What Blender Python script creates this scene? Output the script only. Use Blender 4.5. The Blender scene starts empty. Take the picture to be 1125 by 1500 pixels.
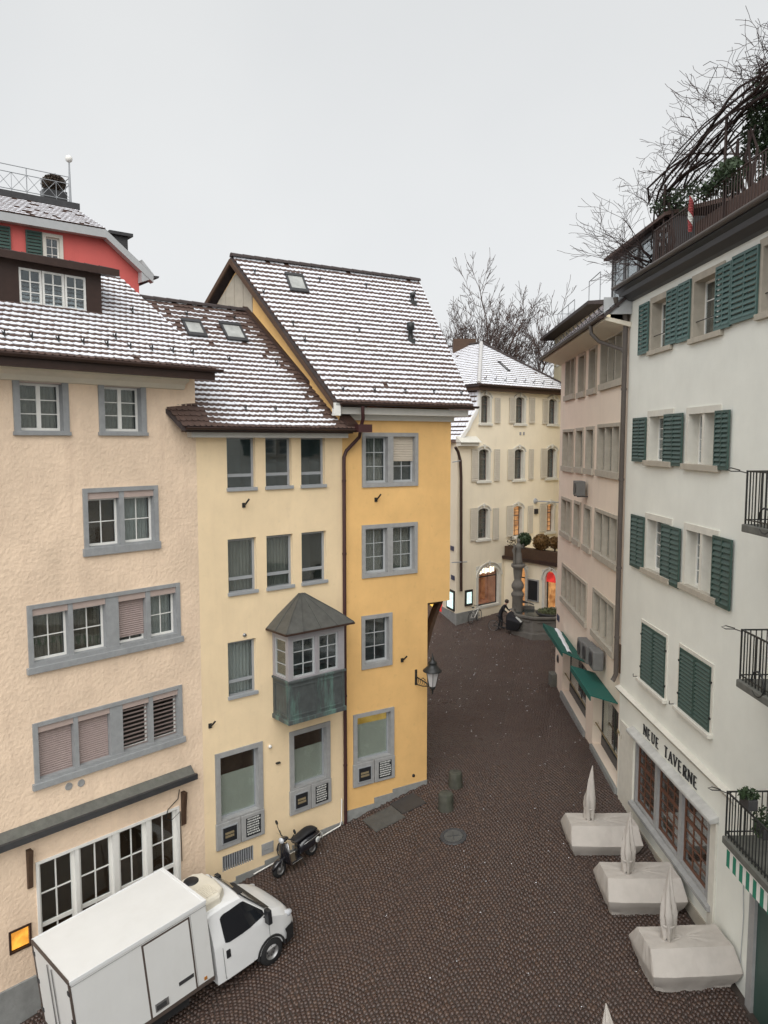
import bpy, bmesh, math, random
import numpy as np
from mathutils import Vector, Matrix

# ---------------------------------------------------------------- camera, world, sun, exposure
scn = bpy.context.scene
COL = scn.collection
EYE = 12.3                                   # camera height above the street datum (m)
FPX, PCX, PCY, HOR = 1127.0, 562.5, 750.0, 647.0   # photo focal length, centre, horizon (px of the 1125x1500 photo)
PITCH = math.atan((PCY - HOR) / FPX)
cam_d = bpy.data.cameras.new("camera"); cam = bpy.data.objects.new("camera", cam_d); COL.objects.link(cam)
cam.location = (0, 0, EYE); cam.rotation_euler = (math.pi / 2 - PITCH, 0, 0)
cam_d.sensor_fit = 'VERTICAL'; cam_d.sensor_height = 36.0; cam_d.lens = FPX / 1500 * 36.0
cam_d.clip_start = 0.1; cam_d.clip_end = 2000
scn.camera = cam
world = bpy.data.worlds.new("World"); scn.world = world; world.use_nodes = True
wn = world.node_tree; wn.nodes.clear()
SUN_EL, SUN_AZ = math.radians(48), math.radians(188)     # behind the viewer, high, very soft: overcast
w_out = wn.nodes.new('ShaderNodeOutputWorld')
w_sky = wn.nodes.new('ShaderNodeTexSky'); w_sky.sky_type = 'NISHITA'; w_sky.sun_disc = False
w_sky.sun_elevation = SUN_EL; w_sky.sun_rotation = SUN_AZ; w_sky.dust_density = 4.0; w_sky.air_density = 1.0
w_hs = wn.nodes.new('ShaderNodeHueSaturation'); w_hs.inputs['Saturation'].default_value = 0.05
w_b1 = wn.nodes.new('ShaderNodeBackground'); w_b1.inputs['Strength'].default_value = 0.045
w_tc = wn.nodes.new('ShaderNodeTexCoord')
w_no = wn.nodes.new('ShaderNodeTexNoise'); w_no.inputs['Scale'].default_value = 2.2; w_no.inputs['Detail'].default_value = 4
w_cr = wn.nodes.new('ShaderNodeValToRGB')
w_cr.color_ramp.elements[0].position = 0.3; w_cr.color_ramp.elements[0].color = (0.655, 0.675, 0.69, 1)
w_cr.color_ramp.elements[1].position = 0.72; w_cr.color_ramp.elements[1].color = (0.735, 0.75, 0.755, 1)
w_b2 = wn.nodes.new('ShaderNodeBackground'); w_b2.inputs['Strength'].default_value = 0.59
w_add = wn.nodes.new('ShaderNodeAddShader')
wl = wn.links.new
wl(w_sky.outputs[0], w_hs.inputs['Color']); wl(w_hs.outputs[0], w_b1.inputs[0])
wl(w_tc.outputs['Generated'], w_no.inputs['Vector']); wl(w_no.outputs[0], w_cr.inputs[0]); wl(w_cr.outputs[0], w_b2.inputs[0])
wl(w_b1.outputs[0], w_add.inputs[0]); wl(w_b2.outputs[0], w_add.inputs[1]); wl(w_add.outputs[0], w_out.inputs[0])
sun_d = bpy.data.lights.new("sun", 'SUN'); sun_d.energy = 1.5; sun_d.angle = math.radians(70); sun_d.color = (1.0, 0.97, 0.93)
sun = bpy.data.objects.new("sun", sun_d); COL.objects.link(sun)
sdir = Vector((math.sin(SUN_AZ) * math.cos(SUN_EL), math.cos(SUN_AZ) * math.cos(SUN_EL), math.sin(SUN_EL)))
sun.rotation_euler = sdir.to_track_quat('Z', 'Y').to_euler(); sun.location = (0, -20, 40)
vs = scn.view_settings; vs.view_transform = 'Standard'; vs.look = 'None'; vs.gamma = 1.0; vs.exposure = 0.48; vs.use_curve_mapping = False

# ---------------------------------------------------------------- photo pixel -> direction
def ray(u, v):
    x = (u - PCX) / FPX; y = -(v - PCY) / FPX
    return np.array([x, math.cos(PITCH) + y * math.sin(PITCH), -math.sin(PITCH) + y * math.cos(PITCH)])
CAM = np.array([0, 0, EYE])
def on_level(u, v, z): d = ray(u, v); return CAM + d * ((z - EYE) / d[2])
def on_depth(u, v, y): d = ray(u, v); return CAM + d * (y / d[1])

class Frame:                                  # a facade: s runs along it, o outwards, z up
    def __init__(s, pt, vpx=None, d=None, flip=False):
        s.o = np.array([pt[0], pt[1], 0.0])
        if d is None: d = ray(vpx, HOR)
        d = np.array([d[0], d[1], 0.0]); s.d = d / np.linalg.norm(d)
        n = np.array([-s.d[1], s.d[0], 0.0])
        s.n = n if n @ (CAM - s.o) > 0 else -n
        if flip: s.n = -s.n
        s.left = np.cross(s.d, s.n)[2] < 0
        s.holes = []
    def px(s, u, v, off=0.0):
        d = ray(u, v); t = ((s.o + s.n * off - CAM) @ s.n) / (d @ s.n); P = CAM + d * t
        return (P - s.o) @ s.d, P[2]
    def T(s, V):
        V = np.asarray(V, float); return s.o + V[:, :1] * s.d + V[:, 1:2] * s.n + V[:, 2:3] * np.array([0, 0, 1.0])
    def pt(s, a, o, z): return s.T([[a, o, z]])[0]
    def rect(s, tl, tr, br, bl, off=0.0):
        q = [s.px(*p, off) for p in (tl, tr, br, bl)]
        return ((q[0][0] + q[3][0]) / 2, (q[1][0] + q[2][0]) / 2, (q[2][1] + q[3][1]) / 2, (q[0][1] + q[1][1]) / 2)
class Pose:                                   # a free-standing thing: x forward, y left, z up
    left = False
    def __init__(s, loc, rz=0, ry=0):
        s.o = np.array(loc, float); s.M = np.array((Matrix.Rotation(rz, 3, 'Z') @ Matrix.Rotation(ry, 3, 'Y')))
    def T(s, V): return s.o + np.asarray(V, float) @ s.M.T

# ---------------------------------------------------------------- ground relief (the street climbs to the square)
GP = np.array([(-9.3,17.4,-2.0),(-8.6,18.2,-1.88),(-3.8,23.1,-1.06),(-1.4,25.1,-.66),(1.55,26.9,0),(8.1,25.7,.1),(8.64,36.9,0),(3,36,.1),
  (7,45,.6),(12,45,.6),(5,50,1.2),(12,51,1.2),(8.2,20,-.35),(8.3,16.5,-.45),(0,16,-1.25),(-5,13,-1.8),(0,8,-1.7),(8,8,-1.0),(4,27,-.02),(2.5,42,.45),(4,20,-.5),(-12,10,-2.4)])
def _tps(r2): return 0.5 * r2 * np.log(r2 + 1e-9)
_n = len(GP); _K = _tps(((GP[:, None, :2] - GP[None, :, :2]) ** 2).sum(-1)) + 2.0 * np.eye(_n)
_Pm = np.hstack([np.ones((_n, 1)), GP[:, :2]])
_S = np.linalg.solve(np.block([[_K, _Pm], [_Pm.T, np.zeros((3, 3))]]), np.concatenate([GP[:, 2], np.zeros(3)]))
def gz(x, y):
    x = np.clip(np.asarray(x, float), -13, 14); y = np.clip(np.asarray(y, float), 5, 54)
    r2 = (x[..., None] - GP[:, 0]) ** 2 + (y[..., None] - GP[:, 1]) ** 2
    return np.clip(_tps(r2) @ _S[:_n] + _S[_n] + _S[_n + 1] * x + _S[_n + 2] * y, -2.8, 1.5)
def ground_at(u, v):                          # photo pixel -> point on the ground
    z = 0.0
    for _ in range(30): p = on_level(u, v, z); z = 0.5 * z + 0.5 * float(gz(p[0], p[1]))
    return np.array([p[0], p[1], float(gz(p[0], p[1]))])

# ---------------------------------------------------------------- mesh builder and scene tree
BASE = {}
def tag(o, label=None, cat=None, group=None, kind=None):
    if label: o['label'] = label
    if cat: o['category'] = cat
    if group: o['group'] = group
    if kind: o['kind'] = kind
    return o
def thing(name, loc, label, cat, group=None):
    o = bpy.data.objects.new(name, None); COL.objects.link(o); o.location = [float(c) for c in loc]
    o.empty_display_size = 0.3; BASE[o.name] = np.array(loc, float); return tag(o, label, cat, group)
class MB:
    def __init__(s, fr=None): s.fr = fr; s.V = []; s.F = []; s.M = []; s.S = []
    def add(s, V, F, m=0, sm=False):
        b = len(s.V); s.V.extend([tuple(map(float, v)) for v in V])
        for f in F: s.F.append(tuple(i + b for i in f)); s.M.append(m); s.S.append(sm)
        return s
    def box(s, x0, x1, y0, y1, z0, z1, m=0):
        return s.add([(x0,y0,z0),(x1,y0,z0),(x1,y1,z0),(x0,y1,z0),(x0,y0,z1),(x1,y0,z1),(x1,y1,z1),(x0,y1,z1)],
                     [(0,3,2,1),(4,5,6,7),(0,1,5,4),(1,2,6,5),(2,3,7,6),(3,0,4,7)], m)
    def poly(s, P, m=0): return s.add(P, [tuple(range(len(P)))], m)
    def prism(s, P, vec, m=0):                # polygon swept along a vector
        n = len(P); Q = [tuple(a + b for a, b in zip(p, vec)) for p in P]
        return s.add(list(P) + Q, [tuple(reversed(range(n))), tuple(range(n, 2*n))] + [(i, (i+1) % n, n+(i+1) % n, n+i) for i in range(n)], m)
    def tube(s, path, r, n=8, m=0, cap=True, sm=True):
        P = [Vector(p) for p in path]; R = r if isinstance(r, (list, tuple)) else [r] * len(P); V = []; F = []; up = None
        for i, p in enumerate(P):
            t = (P[min(i+1, len(P)-1)] - P[max(i-1, 0)]).normalized()
            if up is None: up = Vector((0,0,1)) if abs(t.z) < .9 else Vector((1,0,0))
            a = t.cross(up)
            if a.length < 1e-4: a = t.orthogonal()
            a.normalize(); b = a.cross(t).normalized(); up = b
            for k in range(n):
                w = 2*math.pi*k/n; V.append(p + (a*math.cos(w) + b*math.sin(w)) * R[i])
        for i in range(len(P)-1):
            for k in range(n): F.append((i*n+k, i*n+(k+1) % n, (i+1)*n+(k+1) % n, (i+1)*n+k))
        s.add(V, F, m, sm)
        if cap: s.add(V[:n], [tuple(reversed(range(n)))], m); s.add(V[-n:], [tuple(range(n))], m)
        return s
    def lathe(s, prof, c=(0,0,0), n=16, m=0, ax='z', sm=True):     # prof: (radius, height)
        V = []; F = []; k = len(prof)
        for i in range(n):
            w = 2*math.pi*i/n
            for r, h in prof:
                p = (r*math.cos(w), r*math.sin(w), h)
                if ax == 'y': p = (p[0], p[2], p[1])
                if ax == 'x': p = (p[2], p[0], p[1])
                V.append((p[0]+c[0], p[1]+c[1], p[2]+c[2]))
        for i in range(n):
            j = (i+1) % n
            for q in range(k-1): F.append((i*k+q, j*k+q, j*k+q+1, i*k+q+1))
        return s.add(V, F, m, sm)
    def ell(s, c, r, n=12, m=0):
        prof = [(math.sin(math.pi*i/8), -math.cos(math.pi*i/8)) for i in range(9)]
        V = []; k = 9
        t = MB().lathe(prof, n=n)
        return s.add([(v[0]*r[0]+c[0], v[1]*r[1]+c[1], v[2]*r[2]+c[2]) for v in t.V], t.F, m, True)
    def build(s, name, mats, parent=None, label=None, kind=None, cat=None, group=None, origin=None, bevel=0, subsurf=0, sharp=0):
        V = np.array(s.V, float).reshape(-1, 3)
        F = s.F
        if s.fr is not None:
            V = s.fr.T(V)
            if s.fr.left: F = [tuple(reversed(f)) for f in F]
        me = bpy.data.meshes.new(name)
        if parent is not None: base = BASE[parent.name]
        else: base = np.array(origin if origin is not None else (0, 0, 0), float)
        me.from_pydata((V - base).tolist(), [], F)
        for mm in (mats if isinstance(mats, (list, tuple)) else [mats]): me.materials.append(mm)
        me.polygons.foreach_set('material_index', s.M); me.polygons.foreach_set('use_smooth', s.S); me.update()
        if sharp: me.set_sharp_from_angle(angle=math.radians(sharp))
        o = bpy.data.objects.new(name, me); COL.objects.link(o)
        if parent is not None: o.parent = parent
        else: o.location = [float(c) for c in base]
        BASE[o.name] = base
        if bevel:
            md = o.modifiers.new('bevel', 'BEVEL'); md.width = bevel; md.segments = 3; md.limit_method = 'ANGLE'; md.angle_limit = math.radians(35)
        if subsurf:
            md = o.modifiers.new('sub', 'SUBSURF'); md.levels = subsurf; md.render_levels = subsurf
        return tag(o, label, cat, group, kind)
def share(o, offset):                          # a repeat of a part: same mesh, moved
    c = o.copy(); COL.objects.link(c); c.parent = o.parent; c.location = Vector(o.location) + Vector([float(t) for t in offset]); BASE[c.name] = BASE[o.name]; return c

# ---------------------------------------------------------------- materials
def rgb(h): 
    h = h.lstrip('#'); c = [int(h[i:i+2], 16)/255 for i in (0, 2, 4)]
    return tuple(((x/12.92) if x <= .04045 else ((x+.055)/1.055)**2.4) for x in c)
def material(name, col, rough=0.7, var=0.12, scale=3.0, bump=0.0, bscale=40.0, metal=0.0, spec=0.4, streak=0.0, streakcol=None, mot=0.0, coat=0.0, detail=6, dist=0.01):
    m = bpy.data.materials.new(name); m.use_nodes = True; nt = m.node_tree; N = nt.nodes; L = nt.links.new
    b = N['Principled BSDF']; b.inputs['Roughness'].default_value = rough; b.inputs['Metallic'].default_value = metal
    b.inputs['Specular IOR Level'].default_value = spec; b.inputs['Coat Weight'].default_value = coat
    tc = N.new('ShaderNodeTexCoord')
    no = N.new('ShaderNodeTexNoise'); no.inputs['Scale'].default_value = scale; no.inputs['Detail'].default_value = detail; no.inputs['Roughness'].default_value = .62
    L(tc.outputs['Object'], no.inputs['Vector'])
    cr = N.new('ShaderNodeValToRGB'); e = cr.color_ramp.elements
    e[0].position = .28; e[0].color = (*[c*(1-var) for c in col], 1); e[1].position = .72; e[1].color = (*[min(1, c*(1+var*.6)) for c in col], 1)
    L(no.outputs[0], cr.inputs[0]); last = cr.outputs[0]
    def mix(fac, c2, last):
        mx = N.new('ShaderNodeMix'); mx.data_type = 'RGBA'; L(fac, mx.inputs[0]); L(last, mx.inputs[6]); mx.inputs[7].default_value = (*c2, 1); return mx.outputs[2]
    def ramp(src, p0, p1, v1):
        r = N.new('ShaderNodeMapRange'); r.inputs[1].default_value = p0; r.inputs[2].default_value = p1; r.inputs[4].default_value = v1; L(src, r.inputs[0]); return r.outputs[0]
    if streak:
        mp = N.new('ShaderNodeMapping'); mp.inputs['Scale'].default_value = (2.2, 2.2, .35); L(tc.outputs['Object'], mp.inputs[0])
        n2 = N.new('ShaderNodeTexNoise'); n2.inputs['Scale'].default_value = 1.3; n2.inputs['Detail'].default_value = 8; n2.inputs['Roughness'].default_value = .7; L(mp.outputs[0], n2.inputs['Vector'])
        last = mix(ramp(n2.outputs[0], .5, .78, streak), streakcol or tuple(c*.55 for c in col), last)
    if mot:
        n3 = N.new('ShaderNodeTexNoise'); n3.inputs['Scale'].default_value = 5.5; n3.inputs['Detail'].default_value = 3; L(tc.outputs['Object'], n3.inputs['Vector'])
        last = mix(ramp(n3.outputs[0], .62, .74, mot), tuple(c*.6 for c in col), last)
    L(last, b.inputs['Base Color'])
    rr = N.new('ShaderNodeMapRange'); rr.inputs[3].default_value = max(.03, rough-.1); rr.inputs[4].default_value = min(1, rough+.1); L(no.outputs[0], rr.inputs[0]); L(rr.outputs[0], b.inputs['Roughness'])
    if bump:
        nb = N.new('ShaderNodeTexNoise'); nb.inputs['Scale'].default_value = bscale; nb.inputs['Detail'].default_value = 4; L(tc.outputs['Object'], nb.inputs['Vector'])
        bp = N.new('ShaderNodeBump'); bp.inputs['Strength'].default_value = bump; bp.inputs['Distance'].default_value = dist; L(nb.outputs[0], bp.inputs['Height']); L(bp.outputs[0], b.inputs['Normal'])
    return m
def glow(name, col, s, var=0.0, scale=6):
    m = bpy.data.materials.new(name); m.use_nodes = True; N = m.node_tree.nodes; b = N['Principled BSDF']; b.inputs['Base Color'].default_value = (*[c*.5 for c in col], 1)
    b.inputs['Emission Color'].default_value = (*col, 1); b.inputs['Emission Strength'].default_value = s
    if var:
        tc = N.new('ShaderNodeTexCoord'); no = N.new('ShaderNodeTexNoise'); no.inputs['Scale'].default_value = scale; no.inputs['Detail'].default_value = 3
        cr = N.new('ShaderNodeValToRGB'); cr.color_ramp.elements[0].position = .38; cr.color_ramp.elements[1].position = .66
        cr.color_ramp.elements[0].color = (*[c*(1-var) for c in col], 1); cr.color_ramp.elements[1].color = (*col, 1)
        L = m.node_tree.links.new; L(tc.outputs['Object'], no.inputs['Vector']); L(no.outputs[0], cr.inputs[0]); L(cr.outputs[0], b.inputs['Emission Color'])
    return m
def glass(name, tint=.8, refl=1.0, ripple=.0):
    m = bpy.data.materials.new(name); m.use_nodes = True; nt = m.node_tree; N = nt.nodes; N.clear(); L = nt.links.new
    out = N.new('ShaderNodeOutputMaterial'); mx = N.new('ShaderNodeMixShader'); tr = N.new('ShaderNodeBsdfTransparent'); gl = N.new('ShaderNodeBsdfGlossy')
    tr.inputs[0].default_value = (tint*.96, tint, tint, 1); gl.inputs['Roughness'].default_value = .03; gl.inputs['Color'].default_value = (.93, .97, 1, 1)
    fr = N.new('ShaderNodeLayerWeight'); fr.inputs['Blend'].default_value = .5; pw = N.new('ShaderNodeMath'); pw.operation = 'POWER'; pw.inputs[1].default_value = 3.5
    mu = N.new('ShaderNodeMath'); mu.operation = 'MULTIPLY_ADD'; mu.inputs[1].default_value = .8; mu.inputs[2].default_value = .055*refl; mu.use_clamp = True
    tc = N.new('ShaderNodeTexCoord'); no = N.new('ShaderNodeTexNoise'); no.inputs['Scale'].default_value = 1.6; bp = N.new('ShaderNodeBump'); bp.inputs['Strength'].default_value = .12; bp.inputs['Distance'].default_value = .02
    L(tc.outputs['Object'], no.inputs['Vector']); L(no.outputs[0], bp.inputs['Height']); L(bp.outputs[0], gl.inputs['Normal'])
    L(fr.outputs['Facing'], pw.inputs[0]); L(pw.outputs[0], mu.inputs[0]); L(mu.outputs[0], mx.inputs[0]); L(tr.outputs[0], mx.inputs[1]); L(gl.outputs[0], mx.inputs[2]); L(mx.outputs[0], out.inputs[0])
    return m
M = {}
M['peach'] = material('peach_plaster', (.87,.68,.505), .9, .17, .7, .8, 11, streak=.35, streakcol=(.55,.40,.30), mot=.12, dist=.028)
M['cream'] = material('cream_plaster', (.86,.68,.44), .85, .09, .8, .2, 60, streak=.22, streakcol=(.62,.46,.30), mot=.1)
M['yellow'] = material('yellow_plaster', (.80,.50,.20), .85, .11, .8, .2, 60, streak=.22, streakcol=(.58,.33,.12), mot=.18)
M['ivory'] = material('ivory_plaster', (.86,.77,.60), .85, .05, .7, .15, 50, streak=.15)
M['pink'] = material('pinkish_plaster', (.82,.70,.58), .85, .05, .8, .2, 60, streak=.14)
M['white_wall'] = material('white_green_plaster', (.80,.81,.745), .85, .09, .5, .25, 40, streak=.12, streakcol=(.60,.60,.53))
M['red_wall'] = material('red_plaster', (.62,.135,.12), .85, .08, .8, .2, 50, streak=.2)
M['dull_wall'] = material('dull_yellow_plaster', (.66,.58,.40), .85, .06, .8, .2, 50, streak=.2)
M['stone'] = material('grey_stone_trim', (.33,.33,.325), .8, .14, 5, .3, 60, streak=.3)
M['stone_blue'] = material('blue_grey_stone_trim', (.315,.325,.33), .8, .14, 5, .3, 60, streak=.3)
M['stone_warm'] = material('warm_sandstone_trim', (.44,.40,.33), .85, .14, 4, .3, 50, streak=.25)
M['stone_pale'] = material('pale_stone_trim', (.66,.64,.57), .85, .08, 4, .2, 50, streak=.15)
M['plinth'] = material('plinth_stone', (.27,.275,.265), .8, .2, 4, .5, 30, streak=.3)
M['white'] = material('white_paint', (.80,.79,.75), .5, .05, 6, streak=.1)
M['greymetal'] = material('grey_window_metal', (.33,.345,.36), .45, .06, 6)
M['blind'] = material('mauve_roller_blind', (.36,.285,.265), .6, .1, 8)
M['taupe'] = material('taupe_blind_box', (.47,.375,.335), .6, .06, 5)
M['brown'] = material('dark_brown_metal', (.045,.024,.018), .5, .2, 5)
M['brownwood'] = material('brown_timber', (.075,.042,.025), .65, .25, 8, .3, 40)
M['redwood'] = material('reddish_oak_window', (.145,.062,.035), .5, .25, 8)
M['pipe'] = material('dark_downpipe', (.055,.022,.022), .4, .15, 5)
M['pipe_grey'] = material('brown_grey_downpipe', (.10,.085,.075), .45, .15, 5)
M['tile'] = material('brown_roof_tile', (.10,.062,.05), .75, .35, 7, .3, 60)
M['tile_dark'] = material('dark_ridge_tile', (.055,.042,.04), .75, .35, 6, .3, 50)
M['snow'] = material('snow', (.80,.82,.87), .6, .04, 8, .4, 60)
M['soffit'] = material('pale_grey_soffit', (.60,.585,.54), .7, .05, 5)
M['cream_soffit'] = material('cream_soffit', (.74,.68,.56), .7, .05, 5)
M['glass'] = glass('window_glass', .88, 1.2)
M['glass_dark'] = glass('dark_glass', .35, 1.0)
M['frost'] = material('frosted_film', (.54,.53,.45), .25, .05, 2, spec=.6)
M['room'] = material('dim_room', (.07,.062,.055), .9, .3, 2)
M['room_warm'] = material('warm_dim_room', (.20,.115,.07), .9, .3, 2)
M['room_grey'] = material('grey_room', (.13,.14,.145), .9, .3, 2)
M['curtain'] = material('pale_curtain', (.36,.36,.345), .9, .08, 3)
M['curtain_brown'] = material('brown_curtain', (.19,.15,.115), .9, .15, 3)
M['curtain_grey'] = material('grey_curtain', (.22,.205,.18), .9, .15, 3)
M['green'] = material('green_shutter_paint', (.045,.085,.072), .5, .12, 4)
M['green_blue'] = material('bluish_green_shutter_paint', (.075,.14,.128), .5, .12, 4)
M['shutter_grey'] = material('pale_shutter_paint', (.60,.55,.46), .6, .06, 4)
M['darkmetal'] = material('dark_metal', (.045,.045,.047), .45, .2, 6)
M['iron'] = material('black_iron', (.022,.024,.024), .45, .2, 6)
M['copper'] = material('oxidised_copper', (.085,.085,.078), .55, .25, 5, .2, 30, streak=.25, streakcol=(.06,.065,.05))
M['verdigris'] = material('copper_with_verdigris', (.075,.085,.085), .6, .25, 4, .2, 30, streak=1.0, streakcol=(.16,.30,.25))
M['lilac'] = material('lilac_grey_paint', (.33,.315,.33), .5, .08, 4)
M['black'] = material('black_plate', (.02,.021,.024), .4, .1, 5)
M['truckwhite'] = material('white_vehicle_paint', (.73,.74,.74), .35, .03, 2, coat=.4, streak=.08, streakcol=(.55,.52,.47))
M['boxwhite'] = material('white_box_panel', (.68,.685,.67), .5, .03, 1.5, streak=.13, streakcol=(.5,.47,.42))
M['beigeplastic'] = material('aged_beige_plastic', (.66,.62,.52), .5, .08, 4)
M['rubber'] = material('black_rubber', (.02,.02,.021), .75, .2, 6)
M['steel'] = material('worn_steel', (.32,.32,.32), .4, .15, 8, metal=.7)
M['chrome'] = material('chrome', (.75,.75,.75), .15, .05, 5, metal=1)
M['blackpaint'] = material('black_scooter_paint', (.012,.012,.016), .18, .1, 4, coat=1)
M['seat'] = material('black_vinyl', (.018,.018,.02), .5, .1, 8)
M['fabric'] = material('pale_grey_cover_fabric', (.47,.435,.395), .8, .10, 2.0, .5, 6, streak=.4, streakcol=(.33,.29,.26), dist=.025)
M['awning'] = material('green_awning_cloth', (.012,.105,.085), .75, .1, 3)
M['concrete'] = material('weathered_stone', (.135,.135,.12), .85, .3, 4, .6, 20, streak=.5, streakcol=(.09,.11,.08))
M['fountain'] = material('fountain_limestone', (.15,.142,.127), .85, .25, 3, .5, 20, streak=.5, streakcol=(.12,.12,.11))
M['water'] = material('dark_water', (.03,.04,.04), .06, .1, 2, spec=.8)
M['bark'] = material('winter_bark', (.085,.058,.05), .9, .25, 5)
M['vine'] = material('dark_vine_stem', (.05,.033,.03), .9, .3, 6)
M['leaf'] = material('evergreen_leaf', (.035,.06,.025), .55, .4, 3)
M['leaf_rust'] = material('rusty_leaf', (.14,.075,.02), .6, .4, 3)
M['leaf_brown'] = material('dry_brown_leaf', (.07,.05,.035), .8, .4, 4)
M['skin'] = material('skin', (.55,.35,.26), .6, .05, 5)
M['cloth_dark'] = material('dark_jacket_cloth', (.018,.018,.022), .85, .2, 8)
M['trouser'] = material('dark_trousers', (.025,.027,.035), .85, .2, 8)
M['hair'] = material('dark_hair', (.03,.02,.015), .6, .2, 20)
M['paper'] = material('white_print', (.62,.63,.60), .7, .05, 8)
M['goldprint'] = material('muted_gold_print', (.30,.24,.14), .6, .1, 8)
M['flagred'] = material('red_cloth', (.30,.06,.06), .8, .1, 6)
M['lampglass'] = material('opal_lamp_glass', (.50,.49,.49), .25, .04, 4)
M['lit_amber'] = glow('lit_amber_box', (1.0,.42,.06), .9, .55, 4)
M['lit_warm'] = glow('lit_warm_interior', (1.0,.52,.20), .55, .75, 2.6)
M['lit_white'] = glow('lit_white_letters', (1.0,.93,.72), 1.3)
M['lit_red'] = glow('lit_red_sign', (1.0,.06,.05), .42, .6, 3)
M['lit_yellow'] = glow('lit_yellow_panel', (1.0,.62,.12), 1.0, .5, 8)
M['lit_screen'] = glow('lit_poster_case', (.75,1.0,.95), .9, .35, 9)
M['lit_lime'] = glow('lit_lime_strip', (.75,1.0,.12), 1.0)
M['lit_dim'] = glow('dim_lit_room', (1.0,.70,.16), .22, .5, 2)
M['marble'] = material('veined_pale_stone_slab', (.50,.50,.48), .6, .22, 2.5, .2, 30, streak=.3)
M['asphalt'] = material('wet_joint_sand', (.060,.047,.040), .75, .3, 3, .5, 40)
M['slab'] = material('paving_slab', (.085,.085,.08), .55, .25, 4, .4, 30)

# wet porphyry setts: colour of each stone from a stored attribute
def cobble_material(name, attr):
    m = bpy.data.materials.new(name); m.use_nodes = True; nt = m.node_tree; N = nt.nodes; L = nt.links.new; b = N['Principled BSDF']
    if attr: src = N.new('ShaderNodeAttribute'); src.attribute_name = 'tone'; fac = src.outputs['Fac']
    else: src = N.new('ShaderNodeObjectInfo'); fac = src.outputs['Random']
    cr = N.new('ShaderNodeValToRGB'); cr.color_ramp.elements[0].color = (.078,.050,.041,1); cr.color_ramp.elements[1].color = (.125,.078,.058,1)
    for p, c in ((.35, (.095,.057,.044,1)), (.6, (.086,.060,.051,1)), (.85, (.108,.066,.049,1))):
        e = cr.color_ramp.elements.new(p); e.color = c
    L(fac, cr.inputs[0])
    tc = N.new('ShaderNodeTexCoord'); no = N.new('ShaderNodeTexNoise'); no.inputs['Scale'].default_value = .35; no.inputs['Detail'].default_value = 4; L(tc.outputs['Object'], no.inputs['Vector'])
    n2 = N.new('ShaderNodeTexNoise'); n2.inputs['Scale'].default_value = 45; n2.inputs['Detail'].default_value = 3; L(tc.outputs['Object'], n2.inputs['Vector'])
    mr = N.new('ShaderNodeMapRange'); mr.inputs[1].default_value = .35; mr.inputs[2].default_value = .65; mr.inputs[3].default_value = .26; mr.inputs[4].default_value = .52; L(no.outputs[0], mr.inputs[0]); L(mr.outputs[0], b.inputs['Roughness'])
    bp = N.new('ShaderNodeBump'); bp.inputs['Strength'].default_value = .5; bp.inputs['Distance'].default_value = .01; L(n2.outputs[0], bp.inputs['Height']); L(bp.outputs[0], b.inputs['Normal'])
    mx = N.new('ShaderNodeMix'); mx.data_type = 'RGBA'; mx.blend_type = 'MULTIPLY'; mx.inputs[0].default_value = .5; L(cr.outputs[0], mx.inputs[6]); L(n2.outputs[0], mx.inputs[7]); L(mx.outputs[2], b.inputs['Base Color'])
    b.inputs['Specular IOR Level'].default_value = .45
    return m
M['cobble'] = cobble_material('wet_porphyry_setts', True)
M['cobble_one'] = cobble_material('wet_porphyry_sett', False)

# ---------------------------------------------------------------- building components
def wall_face(mb, F, s0, s1, z0, z1, reveal=.22, m=0, holes=None, rm=None):
    """front skin with real openings (grid of quads) and reveals"""
    H = [h for h in (F.holes if holes is None else holes) if h[0] < s1 and h[1] > s0 and h[2] < z1 and h[3] > z0]
    S = sorted({s0, s1, *[min(max(x, s0), s1) for h in H for x in h[:2]]}); Z = sorted({z0, z1, *[min(max(x, z0), z1) for h in H for x in h[2:]]})
    for a, b in zip(S[:-1], S[1:]):
        for c, d in zip(Z[:-1], Z[1:]):
            x, y = (a+b)/2, (c+d)/2
            if any(h[0] < x < h[1] and h[2] < y < h[3] for h in H): continue
            mb.poly([(a,0,c),(b,0,c),(b,0,d),(a,0,d)], m)
    rm = m if rm is None else rm
    for a, b, c, d in H:
        r = -reveal
        mb.poly([(a,0,c),(a,0,d),(a,r,d),(a,r,c)], rm); mb.poly([(b,0,c),(b,r,c),(b,r,d),(b,0,d)], rm)
        mb.poly([(a,0,d),(b,0,d),(b,r,d),(a,r,d)], rm); mb.poly([(a,0,c),(a,r,c),(b,r,c),(b,0,c)], rm)
def curtain_mesh(F, s0, s1, z0, z1, off, folds=6, amp=.03):
    mb = MB(F); n = folds * 6; V = []; 
    for i in range(n+1):
        a = s0 + (s1-s0)*i/n; o = off + amp*math.sin(i*2*math.pi/6) ; V += [(a, o, z0), (a, o, z1)]
    mb.add(V, [(2*i, 2*i+2, 2*i+3, 2*i+1) for i in range(n)], 0, True); return mb
rng = random.Random(7)
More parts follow.
